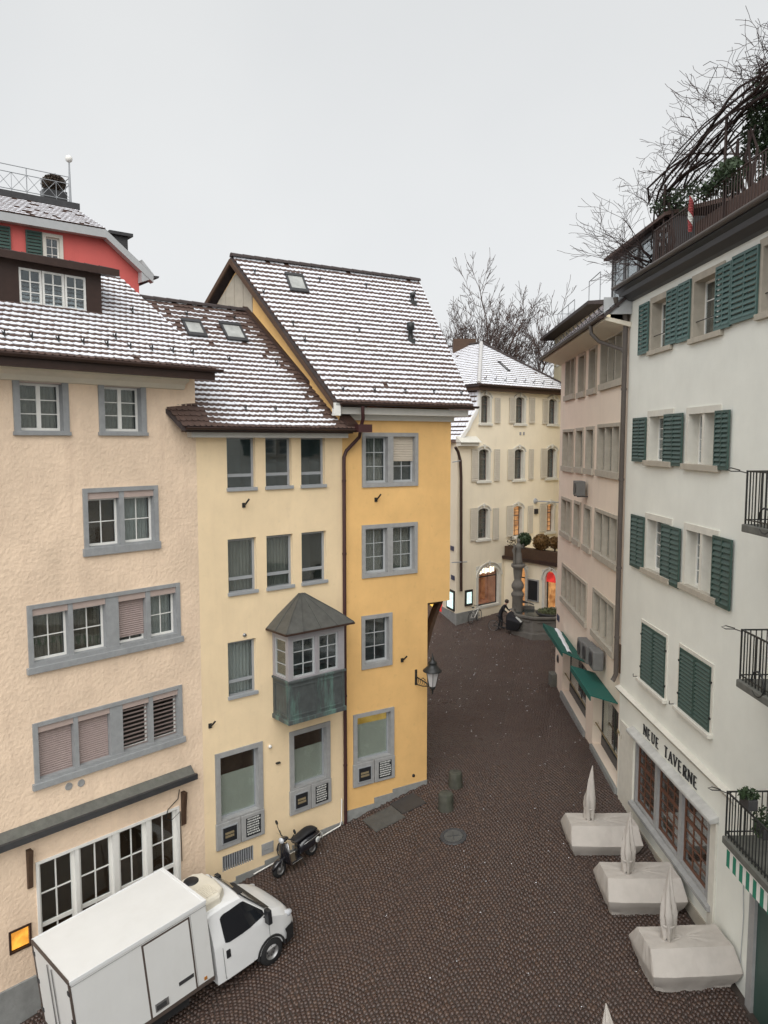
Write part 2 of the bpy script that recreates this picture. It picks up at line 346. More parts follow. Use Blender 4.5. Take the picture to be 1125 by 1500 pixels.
def window(house, F, rect, sw=(.12,.12,.12), smat='stone', proud=.035, lights=((0,1),), panes=(2,3), fmat='white', recess=.14, fw=.05, mw=.024,
           sill=None, blind=None, box=None, curtain=None, room='room', transom=None, tlow=1, gmat='glass', frost=None, name='window', blindmat='blind', label=None, lit=None, bars=True, sillmat=None, depth=.75):
    s0, s1, z0, z1 = rect
    a0, a1, b0, b1 = s0+sw[0], s1-sw[0], z0+sw[2], z1-sw[1]
    e_ = .025 if sw[0] > 0 else 0; F.holes.append((a0-e_, a1+e_, b0-e_, b1+e_))
    sur = MB(F); dp = -recess-.06
    if sw[0] > 0:
        sur.box(s0, a0, dp, proud, z0, z1); sur.box(a1, s1, dp, proud, z0, z1)
        sur.box(a0, a1, dp, proud-.002, b1, z1); sur.box(a0, a1, dp, proud-.002, z0, b0)
    else:
        sur.box(a0-.004, a1+.004, dp-.02, dp+.0, b0-.004, b0+.02)
    W = a1-a0
    gaps = [(lights[i][1], lights[i+1][0]) for i in range(len(lights)-1)]
    for g0, g1 in gaps: sur.box(a0+g0*W, a0+g1*W, dp, proud-.03 if g1-g0 < .1 else proud-.004, b0+.001, b1-.001)
    win = sur.build(name, M[smat], house, label)
    if sill:
        h, pr, ex = sill
        MB(F).box(s0-ex, s1+ex, -.05, pr, z0-h*.15, z0+h*.85).build('sill', M[sillmat or smat], win, bevel=.008)
    for k, (l0, l1) in enumerate(lights):
        x0, x1 = a0+l0*W, a0+l1*W; top = b1
        bl = blind[k] if isinstance(blind, (list, tuple)) else blind
        if box:
            MB(F).box(x0+.003, x1-.003, -recess+.02, proud-.05, b1-box, b1-.003).build('blind_box', M['taupe'], win); top = b1-box
        nx, ny = panes; fr = MB(F); o0, o1 = -recess-.04, -recess
        fr.box(x0, x0+fw, o0, o1, b0, top); fr.box(x1-fw, x1, o0, o1, b0, top); fr.box(x0+fw, x1-fw, o0, o1-.002, top-fw, top); fr.box(x0+fw, x1-fw, o0, o1-.002, b0, b0+fw*1.2)
        zs = [b0+fw*1.2, top-fw]
        cuts = []
        if transom: zt = b0+(top-b0)*transom; cuts = [zt]; fr.box(x0+fw, x1-fw, o0, o1+.012, zt-fw*.6, zt+fw*.6)
        gx0, gx1 = x0+fw, x1-fw
        if transom: bands = [(zs[0], cuts[0]-fw*.6, tlow), (cuts[0]+fw*.6, zs[1], ny)]
        else: bands = [(zs[0], zs[1], ny)]
        if nx == 2 and not transom and fmat == 'white' and bars == 'double':   # two casements meeting in the middle
            xm = (gx0+gx1)/2; fr.box(xm-.05, xm+.05, o0, o1+.006, zs[0], zs[1])
        for i in range(1, nx):
            xm = gx0+(gx1-gx0)*i/nx; fr.box(xm-mw/2, xm+mw/2, o0+.006, o1-.006, zs[0], zs[1])
        for c, d, n in bands:
            for j in range(1, n):
                zm = c+(d-c)*j/n; fr.box(gx0, gx1, o0+.008, o1-.008, zm-mw/2, zm+mw/2)
        fr.build('frame', M[fmat], win)
        if bl is not None and bl >= .99: pass
        else:
            for c, d, n in bands:
                for i in range(nx):
                    for j in range(n):
                        p0, p1 = gx0+(gx1-gx0)*i/nx, gx0+(gx1-gx0)*(i+1)/nx; q0, q1 = c+(d-c)*j/n, c+(d-c)*(j+1)/n
                        MB(F).box(p0, p1, o0+.014, o0+.02, q0, q1).build('pane', M[gmat], win)
        if bl:
            zb = top-(top-b0)*min(1, bl) + (.02 if abs(bl) >= .99 else 0); b = MB(F); n = max(3, int((top-zb)/.055)) ; hgt = (top-zb)/n
            open_ = bl > 1.0
            if open_:
                for j in range(n//2+1):
                    zc = zb+hgt*2*j
                    if zc+hgt < top: b.add([(x0+.01,-recess+.05,zc),(x1-.01,-recess+.05,zc),(x1-.01,-recess+.075,zc+hgt*.9),(x0+.01,-recess+.075,zc+hgt*.9),(x0+.01,-recess+.045,zc),(x1-.01,-recess+.045,zc),(x1-.01,-recess+.07,zc+hgt*.9),(x0+.01,-recess+.07,zc+hgt*.9)],
                        [(0,1,2,3),(4,7,6,5),(0,4,5,1),(3,2,6,7)])
            else:
                for j in range(n): zc = zb+hgt*j; b.add([(x0+.008,-recess+.03,zc),(x1-.008,-recess+.03,zc),(x1-.008,-recess+.046,zc+hgt*.5),(x0+.008,-recess+.046,zc+hgt*.5),(x1-.008,-recess+.03,zc+hgt),(x0+.008,-recess+.03,zc+hgt)], [(0,1,2,3),(3,2,4,5)])
                b.box(x0+.008, x1-.008, -recess+.012, -recess+.05, zb-.03, zb)
            b.build('roller_blind', M[blindmat], win)
        if frost:
            MB(F).box(gx0, gx1, o0-.006, o0+.004, b0+fw, b0+(top-b0)*frost).build('frosted_film', M['frost'], win)
        cu = curtain[k] if isinstance(curtain, (list, tuple)) else curtain
        if cu:
            curtain_mesh(F, x0+.02, x1-.02, b0, top, o0-.12, max(3, int((x1-x0)/.11)), .022).build('curtain', M[cu], win)
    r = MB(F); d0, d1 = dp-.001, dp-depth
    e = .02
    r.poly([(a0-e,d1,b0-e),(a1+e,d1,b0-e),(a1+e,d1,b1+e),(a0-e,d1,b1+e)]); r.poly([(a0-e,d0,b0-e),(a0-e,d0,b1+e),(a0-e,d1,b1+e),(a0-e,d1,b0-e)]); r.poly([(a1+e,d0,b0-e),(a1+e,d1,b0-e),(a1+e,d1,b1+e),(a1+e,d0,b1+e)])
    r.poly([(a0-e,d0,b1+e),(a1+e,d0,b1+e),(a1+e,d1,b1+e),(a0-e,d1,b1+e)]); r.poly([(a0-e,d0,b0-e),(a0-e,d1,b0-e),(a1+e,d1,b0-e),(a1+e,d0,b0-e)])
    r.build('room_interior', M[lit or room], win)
    return win
def shutter(house, F, s0, s1, z0, z1, off=.045, mat='green', rows=11, cols=2, individual=True, name='shutter', th=.045, slope=0.0):
    """slope: how far the outer edge stands off the wall"""
    class Sk:                                  # slightly swung leaf
        left = F.left
        @staticmethod
        def T(V):
            V = np.array(V, float); V[:, 1] += (V[:, 0]-s0)*slope; return F.T(V)
    fr = MB(Sk); st = .055; W = s1-s0
    fr.box(s0, s0+st, off, off+th, z0, z1); fr.box(s1-st, s1, off, off+th, z0, z1); fr.box(s0+st, s1-st, off, off+th-.002, z1-st*1.2, z1); fr.box(s0+st, s1-st, off, off+th-.002, z0, z0+st*1.6)
    if cols == 2: fr.box((s0+s1)/2-st*.5, (s0+s1)/2+st*.5, off, off+th-.002, z0+st*1.6, z1-st*1.2)
    leaf = fr.build(name, M[mat], house)
    xs = [(s0+st, (s0+s1)/2-st*.5), ((s0+s1)/2+st*.5, s1-st)] if cols == 2 else [(s0+st, s1-st)]
    za, zb = z0+st*1.6, z1-st*1.2; h = (zb-za)/rows
    def slat(mb, x0, x1, zc):
        mb.add([(x0,off+.056,zc+.016),(x1,off+.056,zc+.016),(x1,off+.004,zc+h*.98),(x0,off+.004,zc+h*.98),(x0,off+.056,zc),(x1,off+.056,zc),(x1,off-.004,zc+h*.9),(x0,off-.004,zc+h*.9)],
               [(0,1,2,3),(4,7,6,5),(0,4,5,1),(3,2,6,7),(0,3,7,4),(1,5,6,2)])
    if individual:
        for x0, x1 in xs:
            mb = MB(Sk); slat(mb, x0, x1, za); first = mb.build('slat', M[mat], leaf)
            for j in range(1, rows): share(first, (0, 0, h*j))
    else:
        mb = MB(Sk)
        for x0, x1 in xs:
            for j in range(rows): slat(mb, x0, x1, za+h*j)
        mb.build('slats', M[mat], leaf, kind='stuff')
    # a dark gap behind so the louvres read against the wall
    return leaf
def tiled_roof(house, EL, ER, RR, RL, name='roof', pitch=.18, snow=lambda u, v: 1.0, seed=1, under=.12, tw=.175, cov=.62, tmat='tile'):
    """one roof plane of beaver-tail tiles, each with its own patch of snow; corners eave-left, eave-right, ridge-right, ridge-left"""
    EL, ER, RR, RL = [np.array(p, float) for p in (EL, ER, RR, RL)]; R = random.Random(seed)
    e = (ER-EL)/np.linalg.norm(ER-EL); nrm = np.cross(ER-EL, RL-EL); nrm /= np.linalg.norm(nrm)
    if nrm[2] < 0: nrm = -nrm
    up = np.cross(nrm, e); up = up if up[2] > 0 else -up
    def loc(P): d = P-EL; return np.array([d@e, d@up])
    el, er, rr, rl = map(loc, (EL, ER, RR, RL))
    top = min(rr[1], rl[1]); n = int(top/pitch)+1; ph = top/n
    slab = MB(); q = [EL, ER, RR, RL]; lo = [p - np.array([0, 0, under]) for p in q]
    slab.add([tuple(p) for p in q+lo], [(0,1,2,3),(7,6,5,4),(0,4,5,1),(1,5,6,2),(2,6,7,3),(3,7,4,0)])
    roof = slab.build(name, M['tile_dark'], house)
    T = MB()
    def P(a, b, c): return tuple(EL + e*a + up*b + nrm*c)
    for j in range(n):
        b = j*ph; t = b/top; xl = el[0]+(rl[0]-el[0])*t; xr = er[0]+(rr[0]-er[0])*t
        x = xl - (tw/2 if j % 2 else 0)
        while x < xr-.01:
            a0, a1 = max(x, xl)+.003, min(x+tw, xr)-.003; x += tw
            if a1-a0 < .03: continue
            w = a1-a0; am = (a0+a1)/2; jz = R.uniform(-.004, .004); jb = R.uniform(-.008, .008)
            lo_b, hi_b, L = b-.03+jb, b+ph*1.05, .045+jz
            # tile: rounded lower end, raised over the course below
            T.add([P(a0, hi_b, .012), P(a1, hi_b, .012), P(a1, lo_b+.045, L), P(am+w*.28, lo_b+.01, L), P(am, lo_b, L), P(am-w*.28, lo_b+.01, L), P(a0, lo_b+.045, L),
                   P(a1, lo_b+.045, L-.022), P(am+w*.28, lo_b+.01, L-.022), P(am, lo_b, L-.022), P(am-w*.28, lo_b+.01, L-.022), P(a0, lo_b+.045, L-.022)],
                  [(0,6,5,4,3,2,1),(2,3,8,7),(3,4,9,8),(4,5,10,9),(5,6,11,10)], 0)
            k = snow((am-xl)/max(.01, xr-xl), t)
            if R.random() < k**.35:
                f = min(1.0, k); cut = 1-cov*(.28+.72*f)
                s0_ = b+ph*(cut+R.uniform(-.10, .12)); s1_ = b+ph*(cut+R.uniform(-.10, .12)); sm = b+ph*(cut-.12+R.uniform(-.08, .08)); hb = b+ph*1.04; th = .016+R.uniform(0, .010)
                def C(bb): return .012+(L-.012)*max(0, (hi_b-bb)/(hi_b-lo_b))
                g = -.002
                T.add([P(a0+g, hb, C(hb)+th), P(a1-g, hb, C(hb)+th), P(a1-g, s1_, C(s1_)+th*.8), P(am, sm, C(sm)+th*.8), P(a0+g, s0_, C(s0_)+th*.8), P(a1-g, s1_-.006, C(s1_)), P(am, sm-.006, C(sm)), P(a0+g, s0_-.006, C(s0_))],
                      [(0,4,3,2,1),(2,3,6,5),(3,4,7,6)], 1)
    T.build('roof_tiles', [M[tmat], M['snow']], roof, kind='stuff')
    return roof, P, (el, er, rr, rl)
def ridge_caps(roof, A, B, r=.11, L=.42, mat='tile_dark', snow=0):
    A, B = Vector(A), Vector(B); n = max(2, int((B-A).length/L)); d = (B-A)/n; t = d.normalized(); side = t.cross(Vector((0,0,1))).normalized(); up = side.cross(t)
    mb = MB(); V = []; k = 6
    for end, rr in ((0, r*1.12), (1.06, r)):
        for i in range(k+1):
            w = math.pi*i/k; V.append(tuple(A + d*end + side*math.cos(w)*rr + up*(math.sin(w)*rr-.02)))
    mb.add(V, [(i, i+1, k+2+i, k+1+i) for i in range(k)]+[tuple(range(k+1)), tuple(reversed(range(k+1, 2*k+2)))], 0)
    o = mb.build('ridge_tile', M[mat], roof)
    for i in range(1, n): share(o, d*i)
def snow_hooks(roof, P, pts, h=.13):
    first = None
    for a, b in pts:
        p0 = np.array(P(a, b, .05))
        if first is None:
            mb = MB(); q = np.array(P(a, b, .05+h)); r = np.array(P(a, b-.1, .05)); mb.tube([tuple(p0), tuple(q)], .016, 5); mb.tube([tuple(r), tuple(np.array(P(a, b+.12, .06)))], .014, 5); mb.tube([tuple(q), tuple(np.array(P(a, b-.1, .05)))], .01, 4)
            first = mb.build('snow_guard', M['iron'], roof); base = p0
        else: share(first, p0-base)
def skylight(roof, P, a0, a1, b0, b1, snowy=True):
    mb = MB(); c = .10; w = .07
    def bx(x0, x1, y0, y1, c0, c1, m=0):
        V = [P(x, y, z) for z in (c0, c1) for x, y in ((x0,y0),(x1,y0),(x1,y1),(x0,y1))]
        mb.add(V, [(0,3,2,1),(4,5,6,7),(0,1,5,4),(1,2,6,5),(2,3,7,6),(3,0,4,7)], m)
    bx(a0, a0+w, b0, b1, 0, c); bx(a1-w, a1, b0, b1, 0, c); bx(a0, a1, b0-.06, b0+w, 0, c+.01); bx(a0, a1, b1-w, b1+.05, 0, c+.012)
    o = mb.build('skylight', M['darkmetal'], roof)
    mb = MB(); bx(a0+w, a1-w, b0+w, b1-w, .06, .075); mb.build('pane', M['sky_glass'], o)
    return o
M['sky_glass'] = material('snow_dusted_glass', (.42,.43,.41), .25, .3, 3, spec=.6)
def gutter(house, A, B, r=.075, mat='brown', name='gutter'):
    A, B = Vector(A), Vector(B); t = (B-A).normalized(); side = t.cross(Vector((0,0,1))).normalized(); mb = MB(); k = 8; V = []
    for p in (A, B):
        for rr in (r, r-.012):
            for i in range(k+1):
                w = math.pi+math.pi*i/k; V.append(tuple(p+side*math.cos(w)*rr+Vector((0,0,1))*math.sin(w)*rr))
    n = k+1; F = []
    for i in range(k): F += [(i, i+1, 2*n+i+1, 2*n+i), (n+i, 3*n+i, 3*n+i+1, n+i+1)]
    F += [(0, 2*n, 3*n, n), (k, n+k, 3*n+k, 2*n+k)]
    mb.add(V, F, 0, True); mb.add([V[i] for i in range(n)], [tuple(range(n))]); mb.add([V[2*n+i] for i in range(n)], [tuple(range(n))])
    return mb.build(name, M[mat], house)
def shell(mb, fr, poly, z0, z1, m=0, skip=()):     # vertical walls round a footprint given in facade coordinates (s, o)
    n = len(poly)
    for i in range(n):
        if i in skip: continue
        a, b = poly[i], poly[(i+1) % n]; mb.poly([(a[0],a[1],z0),(b[0],b[1],z0),(b[0],b[1],z1),(a[0],a[1],z1)], m)
    mb.poly([(p[0],p[1],z1-.01) for p in poly], m)
def hook(house, F, u, v, name='flag_holder'):
    s, z = F.px(u, v)
    MB(F).box(s-.05, s+.05, 0, .035, z-.09, z+.05).tube([(s,.03,z-.04),(s+.02,.16,z+.07),(s+.04,.26,z+.17)], .028, 6).build(name, M['iron'], house)
def showcase(house, F, rect, panel_mat='stone'):
    """stone apron under a shop window with two framed notices"""
    s0, s1, z0, z1 = rect; mid = (s0+s1)/2
    ap = MB(F).box(s0, mid-.012, -.02, .07, z0, z1).box(mid+.012, s1, -.02, .07, z0, z1).build('notice_panel', M[panel_mat], house, bevel=.02)
    h = z1-z0; w = (s1-s0)/2
    a0, a1 = s0+w*.24, s0+w*.80; b0, b1 = z0+h*.24, z0+h*.80
    MB(F).box(a0-.035, a1+.035, .07, .095, b0-.035, b1+.035).build('notice_frame', M['greymetal'], ap)
    MB(F).box(a0, a1, .095, .1, b0, b1).build('notice', M['black'], ap)
    r = random.Random(int(s0*100)); t = MB(F)
    for row, (f0, f1) in enumerate(((.52, .68), (.30, .46))):
        x = a0+(a1-a0)*.16
        while x < a1-(a1-a0)*.2: l = r.uniform(.03, .05); t.box(x, x+l*.75, .1, .104, b0+(b1-b0)*f0, b0+(b1-b0)*f1); x += l
    t.build('print', M['goldprint'], ap, kind='stuff')
    a0, a1 = mid+w*.2, mid+w*.82; b0, b1 = z0+h*.14, z0+h*.86
    MB(F).box(a0, a1, .07, .078, b0, b1).build('notice', M['black'], ap)
    t = MB(F)
    for row in range(7):
        x = a0+.03+r.uniform(0, .02); zc = b1-(b1-b0)*(row+.75)/7.4
        while x < a1-.05-r.uniform(0, .05): l = r.uniform(.02, .06); t.box(x, min(x+l, a1-.02), .078, .081, zc, zc+(b1-b0)*.075); x += l+.016
    t.build('print', M['paper'], ap, kind='stuff')

# ---------------------------------------------------------------- leaves and bare branches
def leaf_cloud(mb, c, r, n, size, seed, m=0, shell_=.45):
    R = random.Random(seed)
    for _ in range(n):
        while True:
            p = np.array([R.uniform(-1,1) for _ in range(3)]); q = np.linalg.norm(p)
            if shell_ < q < 1: break
        p = np.array(c)+p*np.array(r); a = np.array([R.gauss(0,1) for _ in range(3)]); a /= np.linalg.norm(a); b = np.cross(a, [R.gauss(0,1) for _ in range(3)]); b /= np.linalg.norm(b)
        s = size*R.uniform(.6, 1.3); mb.add([p-a*s, p+b*s*.5, p+a*s, p-b*s*.5], [(0,1,2,3)], m)
def branches(mb, p, d, L, r, depth, R, spread=.55, m=0, lift=.12, minr=.006, kids=(2,4), ratio=(.58,.82), wig=.10):
    P = [np.array(p)]; rad = [r]; n = 4; d = np.array(d, float)
    for i in range(n):
        d = d+np.array([R.gauss(0,wig), R.gauss(0,wig), R.gauss(0,wig*.7)+lift*.3]); d /= np.linalg.norm(d); P.append(P[-1]+d*L/n); rad.append(max(minr, r*(1-.5*(i+1)/n)))
    mb.tube([tuple(q) for q in P], rad, 5 if r > .05 else 3, m, cap=False)
    if depth == 0: return
    for k in range(R.randint(*kids)):
        i = R.randint(1, n); a = np.array([R.gauss(0,1), R.gauss(0,1), R.gauss(0,.6)]); a -= d*(a@d); a /= np.linalg.norm(a)
        nd = d*(1-spread*.5)+a*spread*R.uniform(.6, 1.2)+np.array([0,0,lift]); nd /= np.linalg.norm(nd)
        branches(mb, P[i], nd, L*R.uniform(*ratio), rad[i]*R.uniform(.5, .72), depth-1, R, spread, m, lift, minr, kids, ratio, wig)
    branches(mb, P[-1], d, L*R.uniform(ratio[0]+.07, ratio[1]+.03), rad[-1]*.9, depth-1, R, spread, m, lift, minr, kids, ratio, wig)

# ================================================================= THE SETTING: ground and setts
def build_ground():
    xs = np.concatenate([[-160,-90,-50,-30,-20], np.arange(-14, 15.1, .5), [20,30,50,90,160]]); ys = np.concatenate([[-60,-30,-10,0], np.arange(4, 56.1, .5), [62,75,100,150,240]])
    X, Y = np.meshgrid(xs, ys, indexing='ij'); Z = gz(X, Y)-.045; n, k = X.shape; mb = MB()
    mb.add(np.stack([X.ravel(), Y.ravel(), Z.ravel()], 1), [(i*k+j, (i+1)*k+j, (i+1)*k+j+1, i*k+j+1) for i in range(n-1) for j in range(k-1)], 0, True)
    g = mb.build('ground', M['asphalt'], kind='structure')
    R = np.random.default_rng(3); rows = []
    # rows of setts laid in shallow segmental arcs, climbing the street
    ang = math.radians(-14); ca, sa = math.cos(ang), math.sin(ang); p = .112
    U = np.arange(-34, 26, p); Vv = np.arange(2, 62, p*.95)
    uu, vv = np.meshgrid(U, Vv, indexing='ij'); cell = 1.9
    ph = (uu/cell+.5) % 1.0-.5; arc = (ph*2)**2*-.28
    uu = uu+R.normal(0, .006, uu.shape)+(np.arange(uu.shape[1])[None, :] % 2)*p*.5; vv = vv+arc+R.normal(0, .005, uu.shape)
    x = uu*ca-vv*sa; y = uu*sa+vv*ca
    slope = np.arctan(-.28*2*2*ph*2/cell)
    # keep what stands in the street in view
    def side(ax, ay, bx, by): return (bx-ax)*(y-ay)-(by-ay)*(x-ax)
    a0, a1 = FA.pt(-9.5, .05, 0), FA.pt(0, .05, 0); b1 = FB.pt(0, .05, 0); c1 = FC.pt(0, .02, 0)
    keep = (y > 9.5) & (y < 53) & (x < 9.3+(y > 37)*6)
    dep = y; keep &= (np.abs(x) < dep*.56+.6)
    keep &= np.where(y < a1[1], side(*a0[:2], *a1[:2]) < 0, True); keep &= np.where((y >= a1[1]) & (y < b1[1]), side(*a1[:2], *b1[:2]) < 0, True)
    keep &= np.where((y >= b1[1]) & (y < c1[1]), side(*b1[:2], *c1[:2]) < 0, True); keep &= np.where(y >= c1[1], x > 1.5, True)
    keep &= np.where(y < 25.7, x < 8.15, x < 8.12+(y > 37)*8+.05*(y-25.7))
    x, y, slope = x[keep], y[keep], slope[keep]+ang; z = gz(x, y); N = len(x)
    hw = p*.5-.008+R.normal(0, .003, N); hh = p*.475-.008+R.normal(0, .003, N); ro = slope+R.normal(0, .05, N); c, s = np.cos(ro), np.sin(ro)
    zt = R.normal(0, .005, N); corners = [(-1,-1),(1,-1),(1,1),(-1,1)]; V = np.zeros((N, 8, 3)); ins = .80
    for k_, (i, j) in enumerate(corners):
        jx, jy = R.normal(0, .004, N), R.normal(0, .004, N)
        for lev in (0, 1):
            f = 1 if lev == 0 else ins; a = hw*i*f+jx; b = hh*j*f+jy
            px_, py_ = x+a*c-b*s, y+a*s+b*c
            V[:, k_+4*lev] = np.stack([px_, py_, z+(a*c-b*s)*0+(gz(px_, py_)-z)+(-.05 if lev == 0 else zt+R.normal(0, .0025, N)-.004)], 1)
    tone = R.random(N); big = np.zeros(N, bool)
    order = np.argsort(np.hypot(x-1.5, y-12.0)); vis = [i for i in order if abs(x[i]) < y[i]*.485 and y[i] > 12.7 and not (x[i] < -2.3 and y[i] < 19)][:300]
    big[vis] = True
    faces = np.array([(4,5,6,7),(0,1,5,4),(1,2,6,5),(2,3,7,6),(3,0,4,7)])
    me = bpy.data.meshes.new('cobblestones'); V2 = V[~big].reshape(-1, 3); n2 = len(V2)//8
    Fa = (faces[None]+8*np.arange(n2)[:, None, None]).reshape(-1, 4)
    me.vertices.add(len(V2)); me.vertices.foreach_set('co', V2.ravel()); me.loops.add(Fa.size); me.loops.foreach_set('vertex_index', Fa.ravel().astype(np.int32))
    me.polygons.add(len(Fa)); me.polygons.foreach_set('loop_start', np.arange(0, Fa.size, 4, dtype=np.int32)); me.polygons.foreach_set('loop_total', np.full(len(Fa), 4, np.int32))
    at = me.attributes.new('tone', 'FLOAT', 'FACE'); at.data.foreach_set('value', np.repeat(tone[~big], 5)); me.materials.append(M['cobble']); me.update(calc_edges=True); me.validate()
    o = bpy.data.objects.new('cobblestones', me); COL.objects.link(o); o.parent = g; tag(o, kind='stuff')
    shapes = []
    for i in range(6):
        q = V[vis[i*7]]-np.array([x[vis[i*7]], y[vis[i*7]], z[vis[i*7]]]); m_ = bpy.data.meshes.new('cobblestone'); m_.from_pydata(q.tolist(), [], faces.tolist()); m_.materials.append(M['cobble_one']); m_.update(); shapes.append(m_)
    for i in vis:
        o = bpy.data.objects.new('cobblestone', shapes[rng.randrange(6)]); COL.objects.link(o); o.parent = g; o.location = (float(x[i]), float(y[i]), float(z[i]))
    print('cobbles', N)
    # crumbs of slush and grit lying about
    mb = MB(); R2 = random.Random(5)
    for _ in range(300):
        yy = R2.uniform(13, 47) if R2.random() < .5 else R2.uniform(34, 47); xx = R2.uniform(-3, 8) if yy < 26 else R2.uniform(2.2, 8.2); zz = float(gz(xx, yy)); s_ = R2.uniform(.006, .022)*(1 if yy < 30 else 1.5)
        mb.add([(xx-s_,yy-s_*.7,zz-.004),(xx+s_,yy-s_*.5,zz-.004),(xx+s_*.7,yy+s_,zz-.004),(xx-s_*.8,yy+s_*.8,zz-.004),(xx,yy,zz+s_*.45)], [(0,1,4),(1,2,4),(2,3,4),(3,0,4)])
    mb.build('slush_crumbs', M['snow'], kind='stuff', label='scattered white crumbs of slush on the wet setts', cat='slush')
    return g
M['lightgrey'] = material('light_grey_paint', (.42,.435,.44), .5, .05, 5)

# facade frames, each starting where its neighbour ends
FC = Frame(on_level(625, 1145, 0), 2400)
FB = Frame(FC.pt(FC.px(503, 1000)[0], 0, 0), 1900)
FA = Frame(FB.pt(FB.px(295, 1000)[0], 0, 0), 1600)
FP = Frame(on_level(820, 1015, 0), 617)
FW = Frame(FP.pt(FP.px(917, 700)[0], 0, 0), 535)
build_ground()

# ================================================================= PEACH HOUSE (left)
def peach_house():
    F = FA; h = thing('peach_house', F.pt(-4.5, 0, -1.9), 'peach plaster house with grey stone windows and snowy roof behind the white truck', 'house')
    for tl, tr, br, bl in (((17.3,541),(98.5,546),(101,637),(20,637)), ((142.7,548.8),(211.5,552.5),(215,638),(145,637))):
        r = F.rect(tl, tr, br, bl); window(h, F, r, (.15,.13,.10), 'stone_blue', .05, panes=(2,3), recess=.16, fw=.055, bars='double', box=.16, curtain='curtain_grey', sill=(.09,.08,.03))
    r = F.rect((120.5,715),(228.5,711.5),(234,802),(123,813))
    window(h, F, r, (.12,.11,.20), 'stone_blue', .05, lights=((0,.465),(.535,1)), panes=(2,2), recess=.16, fw=.05, box=.17, curtain=[None,'curtain'], sill=(.2,.075,.04), room='room_warm')
    r = F.rect((40.5,886.8),(262,853.5),(264.5,936.7),(40.5,988.7))
    window(h, F, r, (.12,.10,.24), 'stone_blue', .05, lights=((0,.225),(.255,.475),(.565,.765),(.8,1)), panes=(2,2), recess=.16, fw=.05, box=.17, curtain=['curtain_brown','curtain_brown',None,'curtain'], blind=[None,None,.84,None], sill=(.16,.10,.06))
    r = F.rect((51,1060),(262,1003),(270.7,1083),(46.7,1158))
    window(h, F, r, (.12,.10,.22), 'stone_blue', .05, lights=((0,.23),(.26,.48),(.57,.77),(.8,1)), panes=(1,1), recess=.16, fw=.04, box=.16, blind=[1.0,1.0,1.4,1.4], sill=(.16,.10,.06))
    # glazed shop front
    sl, sr = F.px(51, 1251)[0], F.px(262, 1181)[0]; zt = F.px(262, 1180)[1]
    window(h, F, (sl, sr, -1.75, zt), (.07,.07,.1), 'white', .03, lights=((0,.24),(.265,.505),(.545,.755),(.79,1)), panes=(2,2), recess=.1, fw=.085, mw=.035, transom=.52, tlow=2, room='room_warm', name='shop_front', depth=2.2)
    # lit amber wall box at the left edge
    a = F.rect((16,1363),(43,1359),(43,1387),(16,1391)); F.holes.append(a)
    o = MB(F).box(a[0]-.05, a[0], -.1, .03, a[2]-.05, a[3]+.05).box(a[1], a[1]+.05, -.1, .03, a[2]-.05, a[3]+.05).box(a[0], a[1], -.1, .028, a[3], a[3]+.05).box(a[0], a[1], -.1, .028, a[2]-.05, a[2]).build('light_box', M['brown'], h)
    MB(F).box(a[0], a[1], -.12, -.05, a[2], a[3]).build('lit_panel', M['lit_amber'], o)
    # walls
    w = MB(F); wall_face(w, F, -10.5, 0, -3.2, 14.1); shell(w, F, [(-10.5,0),(0,0),(-1.6,-5.6),(-10.5,-5.6)], -3.2, 14.1, skip=(0,))
    w.poly([(0.0,0,14.05),(-.75,-2.6,17.0),(-1.6,-5.6,14.05)])
    w.build('wall', M['peach'], h)
    MB(F).box(-10.5, sl-.02, -.05, .05, -3.2, F.px(57, 1424)[1]-.02).build('plinth', M['plinth'], h, bevel=.015); MB(F).box(sr+.02, -.02, -.05, .045, -3.2, -.55).build('plinth', M['plinth'], h, bevel=.015)
    # pent canopy over the shop front
    zc = F.px(200, 1168, .24)[1]
    c = MB(F).prism([(-10.4,.0,zc+.24),(-10.4,.22,zc+.03),(-10.4,.22,zc-.05),(-10.4,.0,zc+.1)], (10.0-.02,0,0)).build('canopy', M['concrete'], h)
    MB(F).box(-10.42, -.38, .20, .29, zc-.11, zc+.05).build('canopy_edge', M['darkmetal'], c)
    MB(F).box(-10.3, -.5, .0, .19, zc-.13, zc-.06).build('canopy_soffit', M['brownwood'], c)
    for u, v in ((267, 1160), (41, 1245)):
        s, z = F.px(u, v); MB(F).prism([(s-.06,.0,z-1.0),(s-.06,.09,z-.95),(s-.06,.12,z-.45),(s-.06,.19,z+.03),(s-.06,.0,z+.03)], (.12,0,0)).build('bracket', M['brownwood'], h, bevel=.01)
    for u, v in ((100.8,1152),(119,1147)):
        s, z = F.px(u, v); MB(F).lathe([(0,.012),(.07,.012),(.09,.02),(.1,.0)], (s,0,z), 14, ax='y').build('vent_cap', M['stone'], h)
    s, z = F.px(258, 1175); MB(F).tube([(s+.1,.03,z+.35),(s+.03,.05,z+.1),(s-.3,.05,z-.1),(s-.38,.05,z-.35),(s-.2,.05,z-.45),(s+.1,.04,z-.3),(s+.12,.04,z-1.8)], .012, 5).build('cable', M['iron'], h)
    # roof
    EL, ER, RR, RL = F.pt(-10.5,.8,14.28), F.pt(.19,.8,14.28), F.pt(-.95,-2.6,17.2), F.pt(-10.5,-2.6,17.2)
    rf, P, q = tiled_roof(h, EL, ER, RR, RL, pitch=.205, seed=4, snow=lambda u, v: .997 if v > .03 else .9, cov=.55)
    MB().add([tuple(x) for x in (RL, RR, F.pt(-2.2,-6,14.3), F.pt(-10.5,-6,14.3))], [(0,1,2,3)]).build('rear_slope', M['tile_dark'], rf)
    ridge_caps(rf, RL+np.array([0,0,.02]), RR+np.array([0,0,.02]))
    W_ = q[1][0]
